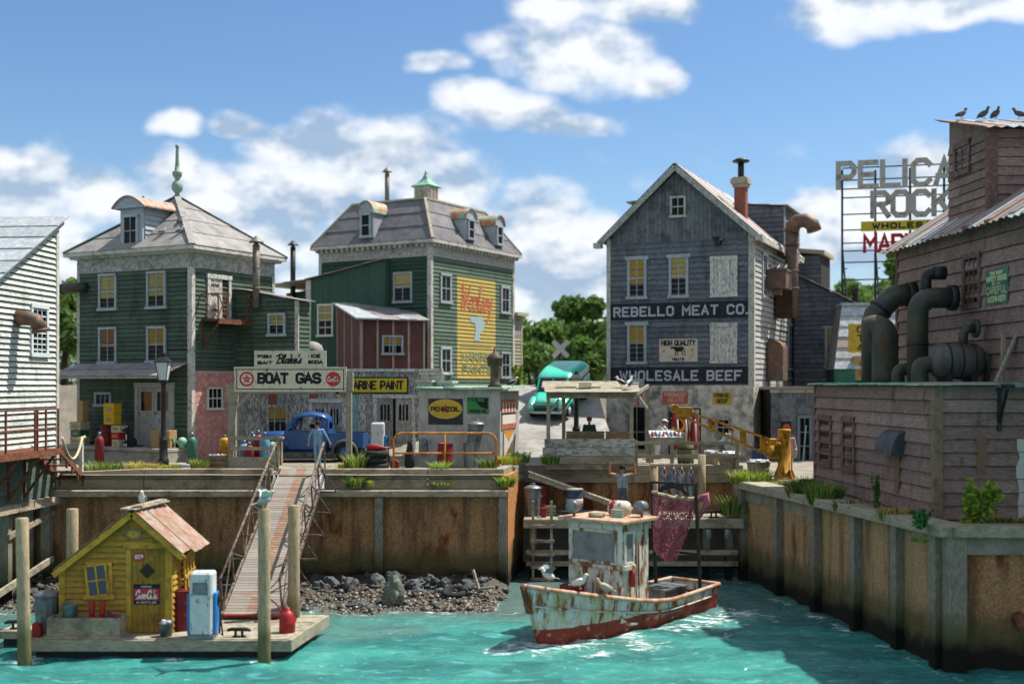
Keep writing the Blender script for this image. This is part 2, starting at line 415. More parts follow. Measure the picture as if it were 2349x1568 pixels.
M_door=mat('greyed_white_door','9b9b97','7d7c77',cover=.3,cs=5,gs=(40,40,6))
M_doorp=mat('peeling_white_shutter','c2c0b9','8a877f',cover=.42,cs=8,stretch=(2,2,.7),soft=.06)
M_shedred=mat('maroon_panel','5c3837','6b4745',cover=.3,cs=2,soft=.2,vary=.08)
# quay
M_timber=wood('grey_quay_timber','8d806e','a99b86',cover=.45,dirt=.3,dcol='3e352b',ds=1.2,vary=.12)
M_timberl=wood('bleached_timber','97907f','75705f',cover=.4,dirt=.2,dcol='57503f',vary=.1)
M_postw=wood('bulkhead_post','6f695d','908a7c',horiz=False,cover=.4,tide=(-2.9,-2.35,.5),vary=.06)
M_pile=wood('round_pile','a08f74','7d6f58',horiz=False,cover=.35,tide=(-3.75,-2.6,.6),vary=.08)
M_bulk=mat('rusted_bulkhead','996c48','b59064',cover=.5,cs=16,soft=.16,rough=.92,bump=1,bs=26,grain=.65,gs=(20,20,20),rust=.3,rs=.8,rcol='5a2a18',rcol2='8b4526',dirt=.35,dcol='3a2c22',ds=.7,dstretch=(3,3,.3),tide=(-2.9,-2.3,.7))
M_bulkr=mat('brown_bulkhead','a07d56','b89c74',cover=.5,cs=14,soft=.18,rough=.92,bump=1,bs=24,grain=.55,gs=(18,18,18),rust=.26,rs=.8,rcol='5f3a20',rcol2='8a5a30',dirt=.3,dcol='45372a',ds=.7,dstretch=(3,3,.3),tide=(-2.95,-2.3,.7))
M_orange=mat('orange_rusted_side','a86a35','b98a58',cover=.45,cs=8,soft=.15,rough=.92,bump=1,bs=24,grain=.6,gs=(18,18,18),tide=(-2.95,-2.3,.6))
M_ground=mat('quay_gravel','8b8578','6f695d',cover=.45,cs=1.5,soft=.2,rough=.98,bump=.6,bs=30,grain=.4,gs=(25,25,25))
M_road=mat('patched_grey_road','8d8b86','74726e',cover=.42,cs=.9,soft=.12,rough=.95,bump=.3,bs=20,dirt=.2,dcol='55524c',ds=.8)
M_beach=mat('wet_shingle','332d26','4b4439',cover=.45,cs=9,soft=.15,rough=.5,spec=.5,bump=1,bs=14,grain=.5,gs=(14,14,14))
M_rock=mat('dark_rock','3d4244','5a5d5c',cover=.35,cs=5,soft=.12,rough=.6,bump=.7,bs=9,dirt=.2,dcol='2a2c2c')
M_rockl=mat('mossy_grey_rock','5a5d52','7f8074',cover=.4,cs=6,soft=.1,rough=.8,bump=.8,bs=9,dirt=.3,dcol='3c4034')
# metal and paint
M_iron=mat('black_iron','2b2c2d','3a3a38',cover=.3,cs=6,rough=.5,metal=.4,bump=.1)
M_rusti=mat('rusty_iron','5b3426','7d4f38',cover=.45,cs=7,soft=.12,rough=.85,bump=.3,grain=.35)
M_rustd=mat('dark_rusted_duct','3d2f29','5d3b2a',cover=.4,cs=3,soft=.15,rough=.7,metal=.2,bump=.2)
M_rusto=mat('orange_rusted_duct','5f524a','96603f',cover=.3,cs=3,soft=.1,rough=.6,metal=.3,bump=.2)
M_gang=mat('gangway_rail_steel','756a5c','4b3a30',cover=.5,cs=7,soft=.08,rough=.7,bump=.2)
M_galv=mat('galvanised_steel','6a6f72','83888a',cover=.4,cs=6,soft=.2,rough=.45,metal=.6,bump=.1,dirt=.25,dcol='3c3e3f')
M_pipe=mat('weathered_stove_pipe','807a6e','5d5850',cover=.4,cs=3,soft=.15,rough=.6,metal=.3,rust=.2,rs=3)
M_pipeb=mat('sooty_big_pipe','3c403c','57503f',cover=.35,cs=1.6,soft=.2,rough=.55,metal=.35,rust=.22,rs=1.5,rcol='46301f',rcol2='6c4a2c',bump=.15)
M_yel=mat('rusty_yellow_crane_paint','b5811c','8f6414',cover=.35,cs=4,soft=.15,rough=.6,rust=.3,rs=5,rcol='4a2a14',rcol2='7b431d')
M_yrail=mat('rusty_orange_rail','b57a22','96561e',cover=.4,cs=6,soft=.1,rough=.6,rust=.3,rs=7)
M_hook=mat('yellow_hook','d79a1d',rough=.5,bump=.05)
M_truck=mat('blue_truck_paint','1b477f',rough=.32,spec=.5,bump=0,grain=.08,vary=.02,dirt=.3,dcol='3a5068')
M_fender=mat('dusty_black_fender','3a3f3c','4c524b',cover=.4,cs=3,soft=.3,rough=.55,bump=.05)
M_teal=mat('teal_van_paint','3ab8a0',rough=.32,spec=.5,bump=0,grain=.06,vary=.02,dirt=.25,dcol='5f8a7c')
M_vanw=mat('white_van_stripe','c6cec8',rough=.4,bump=0)
M_glass_d=mat('dark_car_glass','1d2325',rough=.08,spec=.6,bump=0,grain=0)
M_tyre=mat('black_rubber','1c1f1f','2a2d2c',cover=.3,cs=6,rough=.8,bump=.2)
M_chrome=mat('dull_chrome','a7a8a6',rough=.3,metal=.8,bump=.03)
M_reds=mat('worn_red_enamel','8f1f1f','6d2320',cover=.3,cs=6,rough=.45,rust=.08,bump=.08)
M_redd=mat('dark_red_steel','6d1f22','55201f',cover=.35,cs=5,rough=.6,bump=.1)
M_greenb=mat('green_gas_bottle','2e5e4e','3b6a58',cover=.3,cs=5,rough=.5,bump=.08,rust=.06)
M_blueb=mat('blue_gas_bottle','4a83a0','6b98ab',cover=.3,cs=5,rough=.5,bump=.08,rust=.06)
M_pumpw=mat('chipped_white_enamel','bfc4c4','a9b0b2',cover=.3,cs=3,soft=.2,rough=.45,rust=.26,rs=8,rst=.3,bump=.08)
M_pumpb=mat('bright_blue_enamel','2173b5',rough=.4,bump=.05,rust=.06)
M_yshed=wood('mustard_boards','a88338','806838',cover=.35,dirt=.22,dcol='5d5120',ds=1.5,vary=.1)
M_yshedv=wood('mustard_door_boards','9c7832','775c32',horiz=False,cover=.35,dirt=.25,dcol='584b20',rust=.1,rs=3)
M_ytrim=mat('bright_mustard_trim','b58c34','8f7030',cover=.35,cs=6,gs=(20,20,8),dirt=.15,dcol='6a5a20')
M_rustroof=mat('rusted_corrugated_roof','94857a','8a6048',cover=.45,cs=3,soft=.14,rough=.75,bump=.15,rust=.22,rs=3.5,rcol='6b4228',rcol2='96623c')
M_hull=mat('rust_streaked_white_hull','b9c0bf','a39a72',cover=.45,cs=1.6,stretch=(1.6,1.6,.5),soft=.12,rough=.7,rust=.4,rs=3.2,rst=.2,rcol='5a3520',rcol2='8c5a34',bump=.25,dirt=.15,dcol='6b6538')
M_hullr=mat('worn_red_hull','7c2f25','8d5a4c',cover=.22,cs=4,soft=.1,rough=.7,bump=.25,rust=.12,dirt=.22,dcol='473a30',ds=2)
M_cabin=mat('rusty_white_cabin','c3c1b6','a69c7a',cover=.3,cs=3,soft=.12,rough=.7,rust=.42,rs=4.2,rst=.25,rcol='5a3520',rcol2='93603a',bump=.25)
M_cabroof=mat('rusted_cabin_roof','a8937f','94603f',cover=.45,cs=3,soft=.12,rough=.7,bump=.2)
M_signw=mat('chipped_enamel_sign','c9c0a9','b5ad97',cover=.35,cs=3,soft=.25,rough=.5,rust=.23,rs=10,bump=.06,gs=(20,20,20))
M_ink=mat('black_lettering','16141c','6a6458',cover=.1,cs=14,soft=.06,rough=.7,bump=0,grain=.15)
M_inkb=mat('black_sign_board','1b1e26','2c2f36',cover=.3,cs=6,rough=.8,bump=.15,gs=(8,8,60))
M_letw=mat('faded_white_lettering','a8abb0','7f838a',cover=.3,cs=9,soft=.08,rough=.8,bump=0)
M_signy=mat('faded_yellow_paint','b89b35','a08b3c',cover=.35,cs=5,soft=.15,rough=.85,bump=.05,grain=.15)
M_signyp=mat('sunbleached_yellow_wall_paint','b79a48','8c9168',cover=.38,cs=4,stretch=(1,1,5),soft=.15,rough=.85,bump=.05,grain=.2)
M_signo=mat('bright_yellow_sign','b8a524','9a8d2a',cover=.25,cs=5,soft=.15,rough=.6,bump=.05)
M_red=M_red
M_redp=mat('faded_red_paint','ab4a3c','b07a4c',cover=.42,cs=5,soft=.15,rough=.8,bump=0)
M_redl=mat('red_sign_letter','a01f28',rough=.6,bump=0)
M_bluep=mat('faded_pale_blue_paint','8fa5a8',rough=.8,bump=0)
M_greyp=mat('faded_grey_green_paint','7f8560',rough=.8,bump=0)
M_greensg=mat('green_tin_sign','2f7a3c','3f8a4c',cover=.3,cs=5,rough=.5,bump=.03)
M_cokered=mat('red_sign_enamel','b0252b',rough=.45,bump=.02,rust=.05)
M_paper=mat('white_sign_paint','c5c2ba',rough=.6,bump=.02)
M_crate=wood('crate_wood','6f5d44','8a775a',cover=.4,vary=.15)
M_card=mat('cardboard','a3875f','8d734d',cover=.3,cs=4,soft=.3,rough=.9,bump=.05,vary=.15)
M_cardp=mat('printed_pale_carton','b3a48a','8f8069',cover=.3,cs=6,rough=.9,bump=.05)
M_boxy=mat('yellow_carton','c19a1c','a6821c',cover=.3,cs=5,rough=.8,bump=.05)
M_boxr=mat('red_carton','a3242b',rough=.8,bump=.05)
M_fish=mat('silver_fish','7f8a92','4d5a66',cover=.4,cs=5,rough=.35,metal=.3,bump=.05)
M_blood=mat('dark_red_flesh','8a1d24','6a1a20',cover=.4,cs=7,rough=.5,bump=.05)
M_net=mat('faded_red_net','a5626e','834654',cover=.4,cs=9,rough=.95,bump=.2)
M_rope=mat('pale_rope','b3a78a',rough=.95,bump=.3)
M_ice=mat('crushed_ice','c5ccd0','a0a8ac',cover=.4,cs=20,rough=.4,bump=.3)
M_bas=mat('basket_slat','8d8672','746d5a',cover=.4,cs=8,gs=(40,40,6))
M_fab_blue=mat('blue_grey_overall','6f8fa5','5f7f96',cover=.3,cs=6,soft=.3,rough=.95,bump=.1,vary=.02)
M_fab_grey=mat('grey_vest_cloth','8d8f90',rough=.95,bump=.1,vary=.02)
M_fab_trou=mat('slate_trousers','4f5a5c',rough=.95,bump=.1,vary=.02)
M_fab_teal=mat('dark_teal_jacket','2a4446',rough=.95,bump=.1,vary=.02)
M_fab_white=mat('white_apron_cloth','b5b3ac',rough=.95,bump=.1,vary=.02)
M_fab_dark=mat('dark_jacket','25262a',rough=.95,bump=.1,vary=.02)
M_skin=mat('skin','b07a58','a36c4c',cover=.3,cs=8,soft=.3,rough=.6,bump=0,vary=.03)
M_hair=mat('dark_cap_cloth','221d1a',rough=.9,bump=.1)
M_gullw=mat('white_gull_feathers','c9c8c4','b4b4b2',cover=.2,cs=9,soft=.2,rough=.9,bump=.05,vary=.05)
M_gullg=mat('grey_wing_feathers','6f767c','565c62',cover=.3,cs=9,rough=.9,bump=.05,vary=.1)
M_gullk=mat('dark_wing_feathers','33353a',rough=.9,bump=.05)
M_beak=mat('orange_beak','c58a2a',rough=.6,bump=0)
M_pigeon=mat('dark_pigeon_feathers','54565c','3d3f46',cover=.4,cs=9,rough=.8,bump=.05,vary=.2)
M_leaf=mat('mid_green_leaf','6b8740','50702f',cover=.4,cs=2.5,soft=.3,rough=.7,bump=0,grain=.3,gs=(3,3,3))
M_leafd=mat('dark_green_leaf','58763c','44602e',cover=.4,cs=2.5,soft=.3,rough=.7,bump=0,grain=.3,gs=(3,3,3))
M_leafy=mat('yellow_green_leaf','a3b83a','86a232',cover=.4,cs=4,soft=.3,rough=.7,bump=0,grain=.3,gs=(5,5,5))
M_grass=mat('fresh_green_blade','86a04a','6b8a3c',cover=.4,cs=6,soft=.3,rough=.7,bump=0,grain=.3,gs=(9,9,9))
M_grassd=mat('deep_green_blade','4b7030','3b5c28',cover=.4,cs=6,soft=.3,rough=.7,bump=0,grain=.3,gs=(9,9,9))
M_straw=mat('dry_straw_blade','b79c57','a38a3c',cover=.4,cs=6,soft=.3,rough=.8,bump=0)
M_bark=mat('bark','4a4036','3a3029',cover=.4,cs=5,rough=.9,bump=.5)
for mm in(M_leaf,M_leafd,M_leafy,M_grass,M_grassd,M_straw):
 nt_=mm.node_tree;P=nt_.nodes['Principled BSDF'];tr_=nt_.nodes.new('ShaderNodeBsdfTranslucent');mx_=nt_.nodes.new('ShaderNodeMixShader');mx_.inputs[0].default_value=.4
 nt_.links.new(P.inputs['Base Color'].links[0].from_socket,tr_.inputs[0]);nt_.links.new(P.outputs[0],mx_.inputs[1]);nt_.links.new(tr_.outputs[0],mx_.inputs[2]);nt_.links.new(mx_.outputs[0],nt_.nodes['Material Output'].inputs[0])
def glass_mat(name,tint=(.9,.95,.93),t=.78):
 m=bpy.data.materials.new(name);m.use_nodes=True;nt=m.node_tree;N=nt.nodes;L=nt.links;N.clear()
 o=N.new('ShaderNodeOutputMaterial');tr=N.new('ShaderNodeBsdfTransparent');gl=N.new('ShaderNodeBsdfGlossy');mx=N.new('ShaderNodeMixShader');lw=N.new('ShaderNodeFresnel')
 lw.inputs['IOR'].default_value=1.22
 tr.inputs[0].default_value=(*tint,1);gl.inputs['Roughness'].default_value=.08
 L.new(lw.outputs[0],mx.inputs[0]);L.new(tr.outputs[0],mx.inputs[1]);L.new(gl.outputs[0],mx.inputs[2]);L.new(mx.outputs[0],o.inputs[0])
 return m
M_glass=glass_mat('window_glass')
M_lampglass=mat('frosted_lamp_glass','b9c0c4',rough=.35,bump=.02)
M_fogglass=mat('salt_fogged_glass','7d8488','5c6266',cover=.4,cs=3,soft=.3,rough=.25,spec=.5,bump=.02)
# ------ lettering: block letters drawn as strokes (x 0-8, y 0-c)
GL=dict(A='004c80|1474',B='000c6c8a8776|067684826000',C='8a6c2c0a02206082',D='000c6c8a826000',E='8c0c0080|0666',F='8c0c00|0666',G='8a6c2c0a022060828555',H='000c|808c|0686',I='000c',K='000c|8c05|3780',L='0c0080',M='000c458c80',N='000c808c',O='20020a2c6c8a826020',P='000c6c8a876505',Q='20020a2c6c8a826020|5380',R='000c6c8a876606|4680',S='8a6c2c0a0826668482602002',T='404c|0c8c',U='0c022060828c',V='0c408c',W='0c2049608c',X='008c|0c80',Y='0c468c|4640',Z='0c8c0080')
GL['.']='0010';GL['&']='80294b6b7a1402205084';GL['-']='1676'
GW={'I':1,'.':1.5,"'":1,'M':9,'W':9.5,' ':5}
def strokes(txt,adv=2.6):
 out=[];x=0
 for ch in txt:
  w=GW.get(ch,8)
  k=w/8 if ch in 'MW' else 1
  for pl in GL.get(ch,'').split('|'):
   p=[(x+int(pl[i],16)*k,int(pl[i+1],16))for i in range(0,len(pl)-1,2)]
   if len(p)>1:out.append(p)
  x+=w+adv
 return out,x-adv,12
SG={'l':(.5,[[(0,.3),(.3,1.6),(.28,2),(.12,1.8),(.12,.3),(.28,0),(.5,.2)]]),'a':(1.0,[[(.75,.85),(.5,1),(.15,.75),(.1,.3),(.3,0),(.6,.25),(.78,.95)],[(.78,.95),(.7,.3),(.85,0),(1.05,.2)]]),'k':(.9,[[(.15,2),(.12,1),(.12,0)],[(.15,.5),(.6,1),(.55,.65),(.2,.55)],[(.3,.55),(.6,0),(.88,.2)]]),'e':(.78,[[(.1,.45),(.6,.6),(.5,.95),(.3,1),(.1,.6),(.15,.15),(.4,0),(.78,.25)]]),'s':(.72,[[(0,.1),(.45,.98),(.4,.6),(.6,.3),(.4,0),(.08,.1)]]),"'":(.25,[[(.12,2),(.08,1.8),(0,1.6)]]),'B':(1.2,[[(.25,2),(.22,1),(.15,0)],[(-.35,1.6),(.1,2),(.8,2),(1,1.6),(.7,1.15),(.25,1.05)],[(.6,1.1),(1.05,.8),(1,.2),(.6,0),(0,.02)]]),'C':(1.15,[[(1.1,1.5),(1,1.95),(.6,2),(.1,1.4),(.05,.6),(.4,0),(.9,.1),(1.2,.5)]]),'o':(.85,[[(.4,1),(.1,.7),(.1,.25),(.4,0),(.7,.3),(.7,.75),(.4,1),(.6,.82),(.9,.9)]]),'c':(.75,[[(.6,.8),(.4,1),(.1,.6),(.2,.1),(.45,0),(.78,.25)]]),'-':(.45,[[(0,.5),(.2,.53),(.4,.55)]]),'W':(1.5,[[(-.2,1.7),(.1,2),(.2,0),(.65,1.5),(.8,0),(1.4,2)]]),'y':(.8,[[(.05,1),(.15,.3),(.4,.2),(.7,1)],[(.7,1),(.5,-.5),(.1,-.7)]])}
def script(txt,shear=.28):
 out=[];x=0
 for ch in txt:
  w,pls=SG[ch]
  for pl in pls:
   q=[]
   for i in range(len(pl)-1):
    p0,p1,p2,p3=pl[max(i-1,0)],pl[i],pl[i+1],pl[min(i+2,len(pl)-1)]
    for t in(0,.33,.66):
     q.append(tuple(.5*(2*p1[k]+(p2[k]-p0[k])*t+(2*p0[k]-5*p1[k]+4*p2[k]-p3[k])*t*t+(3*p1[k]-p0[k]-3*p2[k]+p3[k])*t**3)for k in(0,1)))
   q.append(pl[-1]);out.append([(x+a+shear*b,b)for a,b in q])
  x+=w
 return out,x+.3,2
def letters(f,parent,txt,rect,mat,sw,d=.0,th=.006,name='lettering',scr=False,adv=2.6,m=None,mi=0):
 """stroke text fitted into rect (a0, z0, a1, z1) on a face; sw is the stroke width in metres"""
 st,w,h=script(txt)if scr else strokes(txt,adv)
 a0,z0,a1,z1=rect;half=sw/2
 kx=(a1-a0-sw)/w;kz=(z1-z0-sw)/h
 own=m is None
 m=m or MB();n=0
 for pl in st:
  pts=[(a0+half+x*kx,z0+half+y*kz)for x,y in pl]
  closed=len(pts)>3 and(V(pts[0])-V(pts[-1])).length<1e-6
  L=len(pts);Ls=[];Rs=[]
  for i in range(L):
   p=V(pts[i])
   a=V(pts[i-1])if i>0 else(V(pts[-2])if closed else None)
   b=V(pts[i+1])if i<L-1 else(V(pts[1])if closed else None)
   d1=(p-a).normalized()if a is not None else None;d2=(b-p).normalized()if b is not None else None
   if d1 is None:d1=d2
   if d2 is None:d2=d1
   t=(d1+d2)
   t=t.normalized()if t.length>1e-4 else d1
   nn=V((-t.y,t.x));c=max(.45,nn.dot(V((-d1.y,d1.x))))
   e=half/c;pp=p.copy()
   if not closed and i==0:pp=p-d2*(half*.9)
   if not closed and i==L-1:pp=p+d1*(half*.9)
   Ls.append(pp+nn*e);Rs.append(pp-nn*e)
  dz=d+(n%5)*.0012;n+=1
  for i in range(L-1):
   q=[(Rs[i].x,Rs[i].y),(Rs[i+1].x,Rs[i+1].y),(Ls[i+1].x,Ls[i+1].y),(Ls[i].x,Ls[i].y)]
   if th>.02:f.poly(m,q,d,d+th+(n%5)*.0015,mi)
   else:m.add([f.p(x,y,dz+th)for x,y in q],[(0,1,2,3)],mi)
 return m.build(name,mat,parent)if own else None
def disc(f,m,a,z,r,d,mi=0,n=24,r2=None):
 ring=[f.p(a+r*math.cos(2*math.pi*i/n),z+(r2 or r)*math.sin(2*math.pi*i/n),d)for i in range(n)]
 m.add(ring,[tuple(range(n))],mi)
def star(f,m,a,z,r,d,mi=0):
 pts=[]
 for i in range(10):
  w=math.pi/2+i*math.pi/5;q=r if i%2==0 else r*.42
  pts.append(f.p(a+q*math.cos(w),z+q*math.sin(w),d))
 c=f.p(a,z,d);m.add([c]+pts,[(0,1+i,1+(i+1)%10)for i in range(10)],mi)
 # ------ windows
def window(f,parent,rect,shade=None,frac=.5,nx=2,ny=2,trim=None,cas=.1,name='window',sill=True,head=0.0,label=None,deep=0.0,glass=True):
 trim=trim or M_trimb;a0,z0,a1,z1=rect;m=MB();b=deep
 f.box(m,a0,z0,0,a0+cas,z1,.10+b);f.box(m,a1-cas,z0,0,a1,z1,.10+b)
 f.box(m,a0-head,z1-cas,.002,a1+head,z1+(.04 if head else.003),.115+b);f.box(m,a0-(.05 if sill else 0),z0-(.05 if sill else 0),.003,a1+(.05 if sill else 0),z0+cas*.7,(.14 if sill else.105)+b)
 i0,i1,k0,k1=a0+cas,a1-cas,z0+cas*.7,z1-cas
 f.box(m,i0,k0,0,i1,k1,.042+b,1)
 w=m.build(name,[trim,M_dark],parent);tag(w,label)
 if shade:
  frac=min(.98,max(.2,frac*RND.uniform(.8,1.15)));shade=RND.choice((M_shade,M_shade,M_shadec))if shade is M_shade else shade
  s=MB();f.box(s,i0+.01,k1-(k1-k0)*frac,.043+b,i1-.01,k1-.003,.05+b);s.build('shade',shade,w)
 s=MB();t=.035
 for i in range(1,nx):
  a=i0+(i1-i0)*i/nx;f.box(s,a-t/2,k0,.055+b,a+t/2,k1,.078+b)
 for j in range(1,ny):
  z=k0+(k1-k0)*j/ny;f.box(s,i0,z-t*.7,.053+b,i1,z+t*.7,.083+b)
 if nx>1 or ny>1:s.build('sash',trim,w)
 if glass:
  p=MB();p.add([f.p(i0,k0,.06+b),f.p(i1,k0,.06+b),f.p(i1,k1,.06+b),f.p(i0,k1,.06+b)],[(0,1,2,3)]);p.build('pane',M_glass,w)
 return w
 # ------ plants
def blades(n,rx,ry,h,rnd,lean=.5,w=.02,base=(0,0,0),m=None,mi=None):
 m=m or MB();b=V(base)
 for _ in range(n):
  t=rnd.uniform(0,6.283);q=math.sqrt(rnd.random());x,y=rx*q*math.cos(t),ry*q*math.sin(t)
  hh=h*rnd.uniform(.55,1.1);a=t+rnd.uniform(-.7,.7);l=lean*hh*rnd.uniform(.2,1)*(.4+q)
  dx,dy=math.cos(a),math.sin(a);px_,py_=-dy*w,dx*w
  p0=b+V((x,y,-.02));p1=b+V((x+dx*l*.35,y+dy*l*.35,hh*.6));p2=b+V((x+dx*l,y+dy*l,hh))
  s=V((px_,py_,0));k=mi if mi is not None else 0
  if mi is None:k=rnd.choice((0,0,0,0,0,1,1,1,2))
  m.add([p0-s,p0+s,p1+s*.8,p1-s*.8,p2],[(0,1,2,3),(3,2,4)],k)
 return m
def tuft(label,loc,rx,ry,h,n=160,mats=None,seed=0,w=.02,lean=.6,group=None,name='grass_tuft'):
 rnd=random.Random(seed*7+3)
 o=blades(n,rx,ry,h,rnd,lean,w).build(name,(mats or[M_grass,M_grassd])+[M_straw],None,loc)
 return tag(o,label,'plant',group)
def leaves(m,pts,size,rnd,mi=0,up=.3):
 for p in pts:
  a=V((rnd.gauss(0,1),rnd.gauss(0,1),rnd.gauss(up,1))).normalized();b=a.orthogonal().normalized();c=a.cross(b)
  t=rnd.uniform(0,6.28);u=(b*math.cos(t)+c*math.sin(t))*size*rnd.uniform(.6,1.3);v=(c*math.cos(t)-b*math.sin(t))*size*rnd.uniform(.4,.8)
  p=V(p);m.add([p-u,p+v,p+u,p-v],[(0,1,2,3)],mi if not callable(mi)else mi())
def tree(label,loc,h,r,seed,mats=None,n=2600,leaf=.32,group='trees beyond the town'):
 rnd=random.Random(seed);t=thing('leafy_tree',label,'tree',loc,0,group)
 m=MB();th=h*.42
 m.tube([(0,0,-.5),(rnd.uniform(-.1,.1),0,th*.5),(rnd.uniform(-.2,.2),.1,th)],[.035*h,.028*h,.02*h],9)
 lobes=[]
 for i in range(9):
  w=rnd.uniform(0,6.28);q=rnd.uniform(.15,.75)*r;z=rnd.uniform(.42,.9)*h
  c=V((q*math.cos(w),q*math.sin(w),z));lobes.append((c,r*rnd.uniform(.32,.55)))
  m.tube([(0,0,th*rnd.uniform(.7,1)),c*.6+V((0,0,th*.35)),c],[.014*h,.009*h,.004*h],6)
 m.build('trunk',M_bark,t);lm=MB();pts=[]
 for _ in range(n):
  c,q=rnd.choice(lobes);d=V((rnd.gauss(0,1),rnd.gauss(0,1),rnd.gauss(0,1))).normalized()*q*(rnd.random()**.35)
  pts.append(c+V((d.x,d.y,d.z*.8)))
 leaves(lm,pts,leaf,rnd,lambda:0 if rnd.random()<.6 else 1)
 lm.build('crown',mats or[M_leaf,M_leafd],t)
 return t
def bush(label,loc,rx,ry,h,n,leaf,mats,seed,group=None,name='leafy_shrub',spikes=7,cat='plant'):
 rnd=random.Random(seed);t=thing(name,label,cat,loc,0,group);st=MB();lf=MB()
 for i in range(spikes):
  a=rnd.uniform(0,6.28);q=rnd.uniform(.1,1);tip=V((rx*q*math.cos(a),ry*q*math.sin(a),h*rnd.uniform(.55,1)))
  st.tube([(0,0,-.03),tip*.5+V((0,0,h*.12)),tip],[.014,.01,.004],5)
  pts=[]
  for _ in range(n//spikes):
   k=rnd.random()**.7;p=tip*k+V((0,0,h*.2*k*(1-k)));s=.30*(1.1-k)+.05
   pts.append(p+V((rnd.gauss(0,rx*s*.5),rnd.gauss(0,ry*s*.5),rnd.gauss(0,h*.07))))
  pts=[p for p in pts if p.z>.01]
  leaves(lf,pts,leaf,rnd,lambda:0 if rnd.random()<.6 else 1,.8)
 st.build('stem',M_bark,t);lf.build('foliage',mats,t)
 return t
 # ------ birds (facing local +x)
def bird(name,label,loc,rz,cat='gull',wings='fold',size=1.0,mats=None,group=None,pitch=0):
 body,wing,beak,tip=mats or(M_gullw,M_gullg,M_beak,M_gullk)
 t=thing(name,label,cat,loc,rz,group);t.scale=(size,)*3
 R_=Matrix.Rotation(rad(-24+pitch),3,'Y')
 m=MB();m.ell((0,0,.19),(.19,.095,.095),10,8,0,R_);m.tube([(.10,0,.25),(.155,0,.32),(.17,0,.36)],[.065,.05,.045],8);m.build('body',body,t)
 m=MB();m.ell((.185,0,.38),(.062,.05,.05),10,7);h=m.build('head',body,t)
 m=MB();m.tube([(.235,0,.378),(.275,0,.372),(.30,0,.358)],[.018,.014,.004],6);m.build('beak',beak,h)
 for s in(-1,1):
  m=MB();m.ell((.215,s*.04,.39),(.009,.006,.009),6,4);m.build('eye',M_ink,h)
 m=MB();m.add([(-.13,-.05,.135),(-.13,.05,.135),(-.30,.06,.085),(-.30,-.06,.085),(-.13,-.05,.15),(-.13,.05,.15),(-.30,.06,.095),(-.30,-.06,.095)],MB.HEX);m.build('tail',body,t)
 for s in(-1,1):
  m=MB()
  if wings=='fold':
   m.ell((-.045,s*.088,.19),(.20,.028,.072),8,6,0,R_);m.tube([(-.14,s*.075,.14),(-.27,s*.035,.10)],[.03,.006],6,1)
  else:
   k=.9 if wings=='spread' else.55;u=.22 if wings=='spread' else.45
   for(y0,y1,x0a,x0b,x1a,x1b,mi)in((.06,.30,.12,-.10,.13,-.08,0),(.30,.52,.13,-.08,.02,-.10,0),(.52,.66,.02,-.10,-.12,-.14,1)):
    za=.24+u*y0;zb=.24+u*y1*(.8 if y1>.5 else 1);y0*=k;y1*=k
    c=[(x0a,s*y0,za),(x0b,s*y0,za-.02),(x1b,s*y1,zb-.02),(x1a,s*y1,zb)]
    m.add(c+[(x,y,z+.022)for x,y,z in c],MB.HEX,mi)
  m.build('wing',[wing,tip],t,fix=True)
  m=MB();m.tube([(.0,s*.035,.12),(.012,s*.035,.06),(.0,s*.035,.006)],[.014,.008,.008],6);m.box(-.01,s*.035-.022,0,.05,s*.035+.022,.008);m.build('leg',beak,t)
 return t
